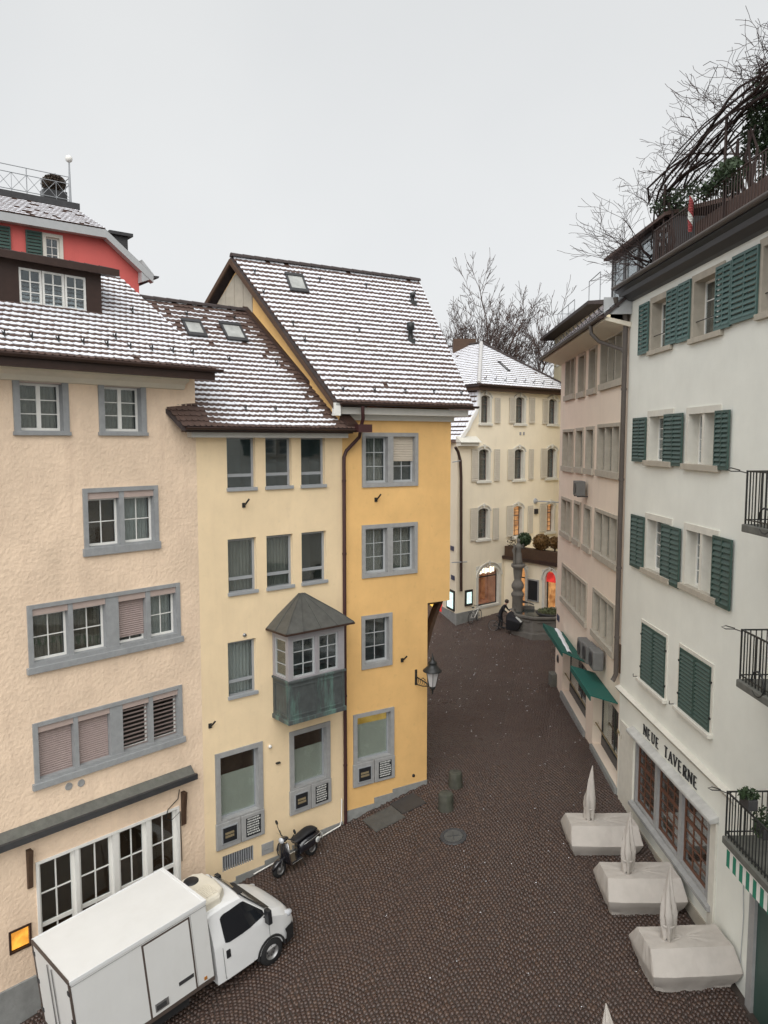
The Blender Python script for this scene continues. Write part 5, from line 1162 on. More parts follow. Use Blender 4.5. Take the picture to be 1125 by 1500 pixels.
    MB(F).box(a-.5, a+.5, o-.8, o-.2, zb, zb+.5).build('box', M['darkmetal'], pl); mb = MB(); leaf_cloud(mb, F.pt(a, o-.5, zb+.85), (.55,.4,.42), 3500, .05, 3, 0, .1); mb.build('foliage', M['leaf_brown'], pl)
red_house()

# ================================================================= IVORY HOUSE closing the square
gF = ground_at(669, 915); FF = Frame(gF, 1900)
def arch_window(h, F, x0, x1, yt, yb, sh=(), lit=None, shop=False, curtain='curtain_grey', room='room_grey', mats='stone_pale', name='window', rise=None):
    s0, z0 = F.px(x0, yb); s1, z1 = F.px(x1, yt); a = (min(s0,s1), max(s0,s1), z0, z1); f = .18 if not shop else .22
    w = window(h, F, (a[0]-f, a[1]+f, a[2]-.16, a[3]+.05), (f,.05,.16), mats, .04, panes=(2,3) if not shop else (1,1), fmat='taupewood' if not shop else 'iron', recess=.2, fw=.05 if not shop else .06, mw=.03, transom=.68 if not shop else .72, tlow=4 if not shop else 1, curtain=None if (lit or shop) else curtain, room=room, lit=lit, sill=(.14,.12,.05) if not shop else None, name=name)
    # segmental arch head: corner fillers and a moulded ring
    m = (a[0]+a[1])/2; hw = (a[1]-a[0])/2; rise = rise or hw*.42; n = 10; top = a[3]
    arc = [(m-hw*math.cos(math.pi*i/n), top-rise+rise*math.sin(math.pi*i/n)) for i in range(n+1)]
    fb = MB(F)
    for i in range(n):
        (p, zp), (q, zq) = arc[i], arc[i+1]; fb.add([(p,.036,zp),(q,.036,zq),(q,.036,top+.06),(p,.036,top+.06),(p,-.2,zp),(q,-.2,zq)], [(0,1,2,3),(0,4,5,1)])
    fb.build('arch_head', M[mats], w)
    ring = MB(F)
    for i in range(n):
        w0, w1 = math.pi*i/n, math.pi*(i+1)/n
        def o_(w, k): return (m-(hw+f*k)*math.cos(w), top-rise+(rise+.20*k)*math.sin(w))
        p, q, r, s = o_(w0,.9), o_(w1,.9), o_(w1,1.25), o_(w0,1.25)
        ring.prism([(p[0],.03,p[1]),(q[0],.03,q[1]),(r[0],.03,r[1]),(s[0],.03,s[1])], (0,.06+.001*i,0))
    ring.box(m-.07, m+.07, .03, .12, top+.02, top+.30); ring.build('arch_moulding', M[mats], w)
    for sx0, sx1, t, b in sh:
        c, _ = F.px(sx0, b); d, _ = F.px(sx1, b); shutter(h, F, min(c,d), max(c,d), F.px(sx0, b)[1], F.px(sx0, t)[1], .05, 'shutter_grey', 16, 1, False)
    return w, a
M['taupewood'] = material('taupe_window_wood', (.15,.12,.10), .6, .1, 5)
def ivory_house():
    F = FF; h = thing('ivory_house', F.pt(3, 0, gF[2]), 'ivory palace-like house with arched windows and pale shutters closing the square', 'house')
    rows = [((704,717.2,579.5,619), ((723.7,731.5,582.5,619.7),)), ((755,768,582,619.7), ((745,753.6,582,620),(774,782,582,620))), ((803.4,815.5,584.7,620.6), ((793.8,801.6,584,621),)),
            ((700.8,715.5,658,703.8), ((689.5,698.5,658,705.5),(722.8,730.6,658,704.5))), ((753,766.5,657.9,702), ((742.7,751.4,658,703),(773.4,780,658,702.5))), ((801,813.8,657,699.8), ((791,800,657,701),)),
            ((699.7,715,744,789.6), ((688,697.7,744.5,793),(721,729,744.5,791))), ((751,764.4,740.7,786), ((741,750.5,741,787),(772,779,741,782))), ((800,811,737.6,779), ((789.5,798,738,780),))]
    for i, (q, sh) in enumerate(rows): arch_window(h, F, *q, sh=sh, lit='lit_warm' if i in (7, 8) else None)
    w, a = arch_window(h, F, 700, 731, 826, 889, shop=True, room='room', lit='lit_shop', name='shop_door', rise=.7)
    t = MB(F); x = a[0]+.25
    for k in range(6): t.box(x, x+.14, -.12, -.08, a[3]-.5+.05*(k % 2), a[3]-.2+.05*((k*2) % 3)); x += .24
    t.build('lit_lettering', M['lit_white'], w, kind='stuff')
    def poster(F, x0, x1, yt, yb):
        s0, z0 = F.px(x0, yb); s1, z1 = F.px(x1, yt); s0, s1 = min(s0,s1), max(s0,s1); p = MB(F).box(s0, s1, .0, .08, z0, z1).build('poster_case', M['iron'], h); MB(F).box(s0+.12, s1-.12, .08, .09, z0+.14, z1-.14).build('lit_poster', M['lit_screen'], p)
    poster(F, 680.5, 691.5, 863, 888)
    sc = F.px(669, 800)[0]; sT = F.px(700, 570)[0]; s1 = F.px(826, 600)[0]; zt = .5*(F.px(705,566)[1]+F.px(815,572)[1])
    w = MB(F); zk = F.px(669, 648)[1]; wall_face(w, F, sc, s1, -2, zk); wall_face(w, F, sT, s1, zk, zt)
    curve = [F.px(u, v) for u, v in ((700,568),(698.5,590),(696,602),(690,612),(683,627),(675,638),(667,646))]; curve[-1] = (sc, zk)
    for (a, za), (b, zb) in zip(curve[:-1], curve[1:]): w.poly([(b,0,zk),(a,0,zk),(a,0,za),(b,0,zb)]) if zb > zk else w.poly([(b,0,zk),(a,0,zk),(a,0,za)])
    shell(w, F, [(sc,0),(s1,0),(s1,-9),(sc,-9)], -2, zk, skip=(0,3)); shell(w, F, [(sT,0),(s1,0),(s1,-9),(sT,-9)], zk, zt, skip=(0,)); w.build('wall', M['ivory'], h)
    # side wing turning the corner to the left
    G = Frame(F.pt(sc, 0, 0), 199); ws = MB(G); L = -9 if (G.d@np.array([-1,0,0])) < 0 else 9
    wall_face(ws, G, min(0, L), max(0, L), -2, zk); ws.build('side_wall', M['ivory'], h)
    s_a, z_a = G.px(655.5, 890); s_b, z_b = G.px(666.5, 866); p = MB(G).box(min(s_a,s_b), max(s_a,s_b), 0, .08, z_a, z_b).build('poster_case', M['iron'], h); MB(G).box(min(s_a,s_b)+.12, max(s_a,s_b)-.12, .08, .09, z_a+.14, z_b-.14).build('lit_poster', M['lit_screen'], p)
    sg, zg = G.px(638, 888); MB(G).box(sg-1.2, sg+.9, .02, .06, zg-.15, zg+.5).build('lit_sign', M['lit_red'], h); MB(G).box(sg-.6, sg+.8, .06, .09, zg-.15, zg+.2).build('lit_sign', M['lit_yellow'], h)
    for (u, v) in ((664, 846), (663, 803)): s_, z_ = G.px(u, v); MB(G).box(s_-.25, s_+.25, .02, .06, z_-.14, z_+.14).build('small_sign', M['bluesign'], h)
    pl = MB(F).box(sc-.05, F.px(699, 890)[0], -.02, .06, -1, gF[2]+.72).build('plinth', M['plinth'], h); pl = MB(G).box(min(0, L), max(0, L), -.02, .055, -1, gF[2]+.70).build('plinth', M['plinth'], h)
    # bell-cast tiled skirt roof on the left
    sk = MB(F); n = len(curve)
    V = [(a, .12, z) for a, z in curve]+[(a, -7, z) for a, z in curve]; sk.add(V, [(i, i+1, n+i+1, n+i) for i in range(n-1)]); V2 = [(a-.1, .12, z-.14) for a, z in curve]; 
    so = sk.build('skirt_roof', M['tile'], h)
    R = random.Random(3); sn = MB(F)
    for i in range(n-1):
        (a, za), (b, zb) = curve[i], curve[i+1]; rows_ = max(1, int(math.hypot(a-b, za-zb)/.3))
        for j in range(rows_):
            t0, t1 = j/rows_, (j+.66)/rows_
            for k in range(22): o0 = .1-.3*k; o1 = o0-.28; sn.add([(a+(b-a)*t0-.03,o0,za+(zb-za)*t0+.04),(a+(b-a)*(t1+R.uniform(-.1,.1)/rows_)-.03,o0,za+(zb-za)*t1+.04),(a+(b-a)*(t1+R.uniform(-.1,.1)/rows_)-.03,o1,za+(zb-za)*t1+.04),(a+(b-a)*t0-.03,o1,za+(zb-za)*t0+.04)], [(0,1,2,3)])
    sn.build('snow_cover', M['snow'], so, kind='stuff')
    vb = MB(F)
    for (a, za), (b, zb) in zip(curve[:-1], curve[1:]): vb.add([(a,.13,za+.04),(b,.13,zb+.04),(b+.12,.13,zb-.18),(a+.12,.13,za-.12),(a,-.05,za+.04),(b,-.05,zb+.04)], [(0,1,2,3),(0,4,5,1)])
    vb.build('verge_board', M['white'], so)
    s_, z_ = F.px(684, 645); MB(F).box(sc-.1, F.px(696, 648)[0], .0, .35, zk-.22, zk).prism([(sc-.15,.0,zk+.38),(sc-.15,.5,zk+.0),(sc-.15,.0,zk+.0)], (F.px(697, 648)[0]-sc+.2,0,0)).build('cornice_return', M['stone_pale'], h)
    # hipped main roof: triangular front slope, long left slope
    zE = zt+.05; eL, eR = sT-.45, s1+.5; mid = (eL+eR)/2; lo, hi = 1, 14
    for _ in range(40):
        R_ = (lo+hi)/2
        if F.px(705, 503.6, -R_)[0] < mid: lo = R_
        else: hi = R_
    zA = F.px(705, 503.6, -R_)[1]; print('ivory roof', eL, eR, mid, R_, zA, zE)
    EL, ER, AP = F.pt(eL,.5,zE), F.pt(eR,.5,zE), F.pt(mid,-R_,zA)
    rf, P, q = tiled_roof(h, EL, ER, AP+F.d*.05, AP-F.d*.05, pitch=.26, tw=.24, seed=17, snow=lambda u, v: .99, cov=.78)
    BL = F.pt(eL,-14,zE); AB = F.pt(mid,-14,zA)
    rf2, P2, q2 = tiled_roof(h, BL, EL, AP, AB, pitch=.26, tw=.24, seed=18, snow=lambda u, v: .99, cov=.78, name='side_roof')
    MB().add([tuple(x) for x in (ER, F.pt(eR,-14,zE), AB, AP)], [(0,1,2,3)]).build('right_slope', M['tile'], rf)
    ridge_caps(rf, EL+np.array([0,0,.08]), AP+np.array([0,0,.08]), .12, .42, 'snow_tile'); ridge_caps(rf, ER+np.array([0,0,.04]), AP+np.array([0,0,.06]), .12, .42, 'tile_dark'); ridge_caps(rf, AP+np.array([0,0,.05]), AB+np.array([0,0,.05]), .13, .42, 'tile_dark')
    def ab(u, v):
        d = ray(u, v); n_ = np.cross(ER-EL, AP-EL); t = ((EL-CAM)@n_)/(d@n_); X = CAM+d*t-EL; e = (ER-EL)/np.linalg.norm(ER-EL); upv = AP-EL-e*((AP-EL)@e); upv /= np.linalg.norm(upv); return X@e, X@upv
    a0, b1 = ab(733, 534); a1, b0 = ab(746, 544); skylight(rf, P, a0-.1, a1, b0, b1+.2)
    snow_hooks(rf, P, [(1.0+.95*k, .55) for k in range(9)], .25)
    MB(F).box(eL+.1, eR-.1, .0, .42, zt-.28, zt-.02).build('eaves_board', M['brownwood'], rf); gutter(rf, F.pt(eL,.58,zE), F.pt(eR,.58,zE), .10)
    MB(F).box(eL+.1, eL+.4, -13.5, .0, zt-.28, zt-.02).build('side_eaves_board', M['brownwood'], rf)
    c = F.pt(mid, -R_-1.5, zA); MB().box(c[0]-.9, c[0]+.7, c[1]-.4, c[1]+.4, zA-1, zA+.45).build('chimney', M['brownwood'], rf)
    # downpipe by the corner
    pts = [F.px(u, v, .15) for u, v in ((667,655),(671,662),(674.5,675),(675.5,700),(675.5,866))]; MB(F).tube([(a,.15,z) for a, z in pts], .09, 8).build('downpipe', M['brown'], h)
    for (u0, v0, u1, v1) in ((663,677,674,675), (662,824,684,823)): 
        a, z = F.px(u0, v0, .2); b, y = F.px(u1, v1, .2); MB(F).tube([(a,.2,z),(b,.2,y)], .035, 5).build('wall_bracket', M['greymetal'], h)
    a, z = F.px(784, 734); MB(F).tube([(a,.0,z),(a+.1,.5,z),(a+2.0,1.0,z-.15)], .05, 5).lathe([(0,.1),(.16,.1),(.2,0)], (a,0,z), 10, ax='y').build('flag_pole', M['greymetal'], h)
    a, z = F.px(784.5, 749); MB(F).box(a-.16, a+.16, 0, .12, z-.17, z+.17).build('alarm_box', M['black'], h)
    for u in (762, 767): a, z = F.px(u, 635); MB(F).box(a-.07, a+.07, 0, .04, z-.1, z+.1).build('vent_slot', M['stone'], h)
    # low shop wing with planted parapet, turned towards the fountain
    s2, _ = F.px(738, 850); K = Frame(F.pt(s2, .02, 0), -390); kd = 1 if K.d[0] > 0 else -1; E = 9*kd
    def kr(x0, x1, yt, yb): s0, z0 = K.px(x0, yb); s1_, z1 = K.px(x1, yt); return (min(s0,s1_), max(s0,s1_), z0, z1)
    zp = K.px(760, 820)[1]; kw = thing('shop_wing', K.pt(E/2, 0, gF[2]), 'low ivory shop wing with arched lit doors and dark planted parapet', 'building')
    a = kr(757.5, 770.5, 830, 890); arch_window(kw, K, 757.5, 770, 830, 890, shop=True, lit='lit_warm', name='shop_door', rise=.6)
    arch_window(kw, K, 798, 815, 838, 892, shop=True, lit='lit_warm', name='shop_door', rise=.6); a = kr(799, 814, 840, 852); MB(K).box(a[0], a[1], -.14, -.1, a[2], a[3]).build('red_transom', M['lit_red'], kw)
    a = kr(773, 790, 850, 879); b = MB(K).box(a[0], a[1], 0, .07, a[2], a[3]).build('display_case', M['stone'], kw); MB(K).box(a[0]+.08, a[1]-.08, .07, .075, a[2]+.08, a[3]-.08).build('dark_board', M['black'], b)
    w = MB(K); wall_face(w, K, min(0, E), max(0, E), -2, zp); shell(w, K, [(min(0,E),0),(max(0,E),0),(max(0,E),-4),(min(0,E),-4)], -2, zp-.01, skip=(0,)); w.build('wall', M['ivory'], kw)
    zq = K.px(760, 802)[1]; MB(K).box(min(-.3*kd, E), max(-.3*kd, E), -.5, .22, zp-.05, zp+.16).build('parapet_ledge', M['brown'], kw); MB(K).box(min(.1*kd, E), max(.1*kd, E), -.45, .1, zp+.16, zq).build('parapet', M['brownwood'], kw)
    for k, (u, v, r, mt, lab) in enumerate(((768,790,.46,'leaf','round dark green clipped bush on the shop wing parapet'), (793,794,.56,'leaf_rust','round rust coloured clipped bush on the shop wing parapet'), (813,795,.40,'leaf_rust','partly hidden rust coloured bush at the right end of the parapet'))):
        a, z = K.px(u, v, -.25); b = thing('clipped_bush', K.pt(a, -.25, zq), lab, 'bush'); c = K.pt(a, -.25, z); mb = MB(); leaf_cloud(mb, c, (r,r,r*.95), 900, .07, 60+k, 0, .82); mb.ell(tuple(c), (r*.86,)*2+(r*.8,)); mb.build('foliage', M[mt], b); MB().tube([tuple(K.pt(a,-.25,zq-.1)), tuple(c)], .06, 6).build('stem', M['vine'], b)
    a, z = K.px(748, 796, .0); b = thing('parapet_plant', K.pt(a, -.1, zq), 'thin straggly plant at the left end of the parapet', 'plant'); mb = MB(); leaf_cloud(mb, K.pt(a,-.1,z), (.3,.3,.45), 160, .06, 77, 0, .1); mb.build('foliage', M['leaf_brown'], b)
M['snow_tile'] = material('snowy_ridge_tile', (.55,.54,.53), .8, .4, 9)
M['lit_shop'] = glow('lit_shop_interior', (1.0,.42,.22), .16, .9, 3)
ivory_house()

# ================================================================= OLD YELLOWISH HOUSE far behind, trees
def back_house():
    F = Frame(on_depth(811, 560, 64), 600); h = thing('distant_house', F.pt(-4, 0, 1), 'distant dull yellow house with flat roof railings above the pinkish house', 'house')
    zt = F.px(812, 497)[1]; w = MB(F)
    for q in ((815.5,823,518,538), (826,833,508,530), (815.5,823,566,588)): 
        a = F.px(q[0], q[3]), F.px(q[1], q[2]); s0, s1 = sorted((a[0][0], a[1][0])); window(h, F, (s0, s1, a[0][1], a[1][1]), (.1,.1,.1), 'stone_pale', panes=(2,2), fmat='white', room='room_grey')
    wall_face(w, F, -16, 0, -1, zt); shell(w, F, [(-16,0),(0,0),(0,-10),(-16,-10)], -1, zt, skip=(0,)); w.build('wall', M['dull_wall'], h)
    MB(F).prism([(-16.2,1.0,zt+.0),(-16.2,1.0,zt+.2),(-16.2,-10,zt+.9),(-16.2,-10,zt+.0)], (17.2,0,0)).build('roof', M['tile_dark'], h)
    r = MB(F); z0, z1 = zt+.3, zt+2.0
    for s_ in (-.2, -2.2, -4.4, -6.6): r.tube([(s_,-.2,z0),(s_,-.2,z1)], .03, 5)
    r.tube([(-.2,-.2,z1),(-6.6,-.2,z1)], .03, 5).tube([(-.2,-.2,z1),(-.2,-3,z1)], .03, 5).tube([(-.2,-3,z1),(-.2,-3,z0)], .03, 5); z2 = z1+1.5
    for s_ in (-5.4, -8.8): r.tube([(s_,-1.5,z0),(s_,-1.5,z2)], .035, 5)
    r.tube([(-5.4,-1.5,z2),(-8.8,-1.5,z2)], .035, 5)
    for k in range(26): r.tube([(-.2-.25*k,-.2,z0),(-.2-.25*k,-.2,z0+1.1)], .012, 3)
    r.build('roof_railing', M['greymetal'], h)
back_house()
def trees():
    for k, (u, y, ztop, lab, seed, sp) in enumerate(((695,70,27.2,'tall bare tree behind the ivory roof, nearest the yellow house',5,.62), (742,74,28.6,'tallest bare tree rising behind the middle of the ivory roof',11,.62), (778,80,24.5,'bare tree with reddish twigs beside the distant house',23,.7), (660,78,24.0,'bare tree half hidden behind the yellow house roof',31,.6))):
        b = on_depth(u, 640, y); R = random.Random(seed); t = thing('bare_tree', (b[0], b[1], 1.0), lab, 'tree', 'bare trees behind the square')
        tr = MB(); pts = [(b[0]+R.gauss(0,.1), b[1], 0.8), (b[0]+R.gauss(0,.1), b[1], 4), (b[0]+R.gauss(0,.2), b[1], 8), (b[0]+R.gauss(0,.3), b[1], 11)]; tr.tube(pts, [.55,.42,.36,.28], 8); tr.build('trunk', M['bark'], t)
        cr = MB(); top = np.array(pts[-1]); H = ztop-11
        for q in range(8):
            a = R.uniform(0, 6.28); branches(cr, top+np.array([0,0,-R.uniform(0,3)]), (math.cos(a)*.62, math.sin(a)*.45, 1.0), H*R.uniform(.34,.46), .27, 5, R, sp, lift=.08, minr=.019, kids=(2,3), ratio=(.48,.66))
        print('tree faces', len(cr.F)); cr.build('crown', M['bark'], t)
trees()

# ================================================================= FOUNTAIN
def fountain():
    c = ground_at(789, 922); c[2] -= .02; h = thing('fountain', c, 'octagonal stone fountain with tall figure column in the square', 'fountain')
    r = 1.75; zr = 1.15
    def oc(rad, z, n=8): return [(c[0]+rad*math.cos(2*math.pi*(i+.5)/n), c[1]+rad*math.sin(2*math.pi*(i+.5)/n), c[2]+z) for i in range(n)]
    b = MB(); rings = [oc(r+.22,-.6), oc(r+.22,.16), oc(r+.05,.18), oc(r-.02,zr-.22), oc(r+.12,zr-.1), oc(r+.12,zr), oc(r-.14,zr), oc(r-.16,.35)]
    V = [p for q in rings for p in q]; Fs = [(k*8+i, k*8+(i+1) % 8, (k+1)*8+(i+1) % 8, (k+1)*8+i) for k in range(len(rings)-1) for i in range(8)]; b.add(V, Fs+[tuple(range(56, 64))])
    ba = b.build('basin', M['fountain'], h)
    p = MB(); p.add(oc(r-.15, zr-.2), [tuple(range(8))]); p.build('water', M['water'], ba)
    for i in range(8):
        a, d = Vector(oc(r+.03,0)[i]), Vector(oc(r+.03,0)[(i+1) % 8]); e = (d-a); A = a+e*.18; D = a+e*.82; n_ = Vector((((A+D)/2).x-c[0], ((A+D)/2).y-c[1], 0)).normalized()*.03
        for z0, z1, x, y in ((.32,.38,A,D), (.82,.88,A,D)): 
            q = [tuple(x+n_*k+Vector((0,0,z))) for k in (-1, 1) for z in (z0, z1)]; q2 = [tuple(y+n_*k+Vector((0,0,z))) for k in (-1, 1) for z in (z0, z1)]
            MB().add(q+q2, [(0,1,3,2),(4,6,7,5),(2,3,7,6),(1,5,7,3),(0,2,6,4),(0,4,5,1)]).build('panel_moulding', M['fountain'], ba)
    k = ground_at(754, 908); zc = c[2]; kx, ky = k[0]+.05, k[1]-.6
    ztop = on_depth(753, 826, ky)[2]; zst = on_depth(753, 789, ky)[2]; H = ztop-zc; w = .36
    col = MB().lathe([(w*1.15,-.5),(w*1.15,.25),(w*.95,.35),(w*.92,H*.46),(w*1.1,H*.49),(w*1.15,H*.52),(w*.85,H*.55),(w*.8,H*.58),(w*1.05,H*.62),(w*1.1,H*.66),(w*.9,H*.70),(w*.62,H*.74),(w*.72,H*.80),(w*.80,H*.88),(w*.85,H*.93),(w*1.2,H*.96),(w*1.2,H),(0,H)], (kx,ky,zc), 14)
    col.build('column', M['fountain'], h)
    # figure on top: draped standing body with raised arm, one continuous surface
    S = zst-ztop
    body = MB().lathe([(.26,0),(.30,.05),(.24,.2),(.22,.38),(.17,.5),(.22,.62),(.24,.72),(.12,.80),(.08,.83),(.115,.88),(.115,.95),(.05,1.0),(0,1.0)], (kx,ky,ztop), 12); body.V = [(v[0], v[1], ztop+(v[2]-ztop)*S) for v in body.V]
    body.tube([(kx-.16,ky-.05,ztop+S*.7),(kx-.36,ky-.15,ztop+S*.55),(kx-.30,ky-.25,ztop+S*.4)], [.08,.07,.05], 6); body.tube([(kx+.18,ky-.05,ztop+S*.7),(kx+.32,ky-.15,ztop+S*.62),(kx+.26,ky-.22,ztop+S*.8)], [.08,.07,.05], 6); body.tube([(kx-.3,ky-.25,ztop),(kx-.3,ky-.25,ztop+S*.8)], .06, 6)
    body.build('statue', M['fountain'], h)
    sp = MB()
    for a in (0, .5, 1.0): sp.tube([(kx+.3,ky-.1,zc+1.5+.12*a),(kx+.75,ky-.2-.2*a,zc+1.5),(kx+.95,ky-.3-.2*a,zc+1.42)], .03, 5)
    sp.build('spouts', M['darkmetal'], h)
    b = thing('fountain_planter', (c[0]+.6, c[1]-.4, c[2]+zr), 'shallow planting of pale green heather laid over the fountain basin', 'planter'); mb = MB(); leaf_cloud(mb, (c[0]+.6, c[1]-.4, c[2]+zr+.12), (.85,.8,.14), 700, .06, 9, 0, .1); mb.build('foliage', M['leaf_pale'], b); MB().lathe([(0,-.1),(.8,-.1),(.9,.06),(.84,.06),(.78,0),(0,0)], (c[0]+.6, c[1]-.4, c[2]+zr), 16).build('tray', M['darkmetal'], b)
M['leaf_pale'] = material('pale_green_leaf', (.13,.15,.075), .7, .4, 4)
fountain()

# ================================================================= BICYCLES AND RIDER
def wheel(mb_t, mb_r, c, r, ax_n, w=.02, spokes=14):
    c = np.array(c); n = np.array(ax_n, float); n /= np.linalg.norm(n); up = np.array([0,0,1.0]); e = np.cross(up, n); e /= np.linalg.norm(e)
    ring = [tuple(c+e*math.cos(t)*r+up*math.sin(t)*r) for t in np.linspace(0, 2*math.pi, 25)]; mb_t.tube(ring, w, 6, cap=False); ring = [tuple(c+e*math.cos(t)*(r-.025)+up*math.sin(t)*(r-.025)) for t in np.linspace(0, 2*math.pi, 25)]; mb_r.tube(ring, .012, 5, cap=False)
    for k in range(spokes): t = 2*math.pi*k/spokes; mb_r.tube([tuple(c+n*.02*(-1)**k), tuple(c+e*math.cos(t)*(r-.03)+up*math.sin(t)*(r-.03))], .004, 3, cap=False)
    mb_r.tube([tuple(c-n*.05), tuple(c+n*.05)], .025, 6)
def bicycle():
    a = ground_at(682, 913); b = ground_at(701, 903); d = (b-a)[:2]; ang = math.atan2(d[1], d[0]); sh_ = np.array([.12,-.42,0]); a = a+sh_; b = b+sh_; h = thing('bicycle', a+(b-a)*.5, 'white bicycle leaning at the plinth of the ivory house', 'bicycle'); m = (a+b)/2; T = Pose((m[0], m[1], float(gz(m[0], m[1]))), ang)
    R_ = .34; f = MB(T); f.tube([(-.5,0,.36),(-.05,0,.30)], .018, 6); f.tube([(-.05,0,.30),(-.2,0,.82),(-.22,0,.95)], .022, 6); f.tube([(-.05,0,.30),(.40,0,.72)], .026, 6); f.tube([(-.18,0,.78),(.38,0,.80)], .024, 6); f.tube([(-.5,0,.36),(-.19,0,.78)], .016, 6); f.tube([(.53,0,.35),(.40,0,.72),(.36,0,.95)], .022, 6); f.build('frame', M['white'], h)
    for x in (-.5, .53): t, r = MB(T), MB(T); wheel_local(t, r, (x,0,.35), R_); w_ = t.build('wheel', M['rubber'], h); r.build('rim', M['steel'], w_)
    MB(T).tube([(.36,-.28,1.0),(.40,-.1,.98),(.36,0,.97),(.40,.1,.98),(.36,.28,1.0)], .016, 6).build('handlebar', M['iron'], h); MB(T).ell((-.24,0,.98), (.14,.08,.035)).build('saddle', M['seat'], h); MB(T).lathe([(.0,-.01),(.09,-.01),(.09,.01),(0,.01)], (-.05,.06,.30), 14, ax='y').tube([(-.05,.09,.3),(.06,.1,.18)], .012, 5).build('crank', M['steel'], h)
    MB(T).tube([(-.7,-.09,.72),(-.25,-.09,.74),(-.25,.09,.74),(-.7,.09,.72),(-.7,-.09,.72)], .01, 5).build('carrier', M['iron'], h)
def wheel_local(t, r, c, R_): wheel(t, r, c, R_, (0,1,0))
bicycle()
def cargo_bike():
    a = ground_at(718, 922); b = ground_at(765, 931); d = (b-a)[:2]; ang = math.atan2(d[1], d[0]); m = (a+b)/2; h = thing('cargo_bike', (m[0], m[1], float(gz(m[0], m[1]))), 'black cargo bike with covered front box beside the fountain', 'bicycle'); T = Pose(BASE[h.name], ang); L = np.linalg.norm(d); x0, x1 = -L/2+.2, L/2-.15
    print('cargo', L, math.degrees(ang))
    f = MB(T); f.tube([(x0,0,.35),(x0+.45,0,.32),(x1-.2,0,.26)], .03, 6).tube([(x0+.45,0,.32),(x0+.32,0,.95)], .025, 6).tube([(x0+.35,0,.8),(x0+.85,0,.5),(x0+.95,0,.3)], .03, 6).tube([(x0+.9,0,.45),(x0+.82,0,1.05)], .025, 6).tube([(x0,0,.35),(x0+.36,0,.75)], .018, 6); f.build('frame', M['iron'], h)
    for x, r_ in ((x0, .33), (x1, .25)): t, r = MB(T), MB(T); wheel_local(t, r, (x,0,r_+.01), r_); w_ = t.build('wheel', M['rubber'], h); r.build('rim', M['steel'], w_)
    bx = MB(T); X0, X1 = x0+.95, x1-.05; bx.add([(X0,-.36,.24),(X1,-.28,.28),(X1,.28,.28),(X0,.36,.24),(X0,-.45,.92),(X1+.2,-.36,.74),(X1+.2,.36,.74),(X0,.45,.92)], [(0,3,2,1),(0,1,5,4),(1,2,6,5),(2,3,7,6),(3,0,4,7)]); bx.build('cargo_box', M['black'], h, bevel=.03)
    cv = MB(T); cv.add([(X0,-.46,.92),(X1+.21,-.37,.74),(X1+.21,.37,.74),(X0,.46,.92),(X0+.1,-.32,1.32),(X1-.2,-.26,1.05),(X1-.2,.26,1.05),(X0+.1,.32,1.32)], [(0,1,5,4),(1,2,6,5),(2,3,7,6),(3,0,4,7),(4,5,6,7)]); cv.build('rain_cover', M['cloth_dark'], h, bevel=.02)
    MB(T).add([(X1-.17,-.22,1.07),(X1+.19,-.30,.80),(X1+.19,.10,.80),(X1-.17,.08,1.07),(X1-.17,-.22,1.05),(X1+.19,-.30,.78),(X1+.19,.10,.78),(X1-.17,.08,1.05)], [(0,1,2,3),(7,6,5,4),(0,4,5,1),(1,5,6,2),(2,6,7,3),(3,7,4,0)]).build('clear_window', M['paper'], h)
    MB(T).tube([(x0+.78,-.3,1.08),(x0+.86,0,1.06),(x0+.78,.3,1.08)], .018, 6).build('handlebar', M['iron'], h); MB(T).ell((x0+.3,0,.98), (.14,.09,.04)).build('saddle', M['seat'], h)
    return T, x0
CT, CX = cargo_bike()
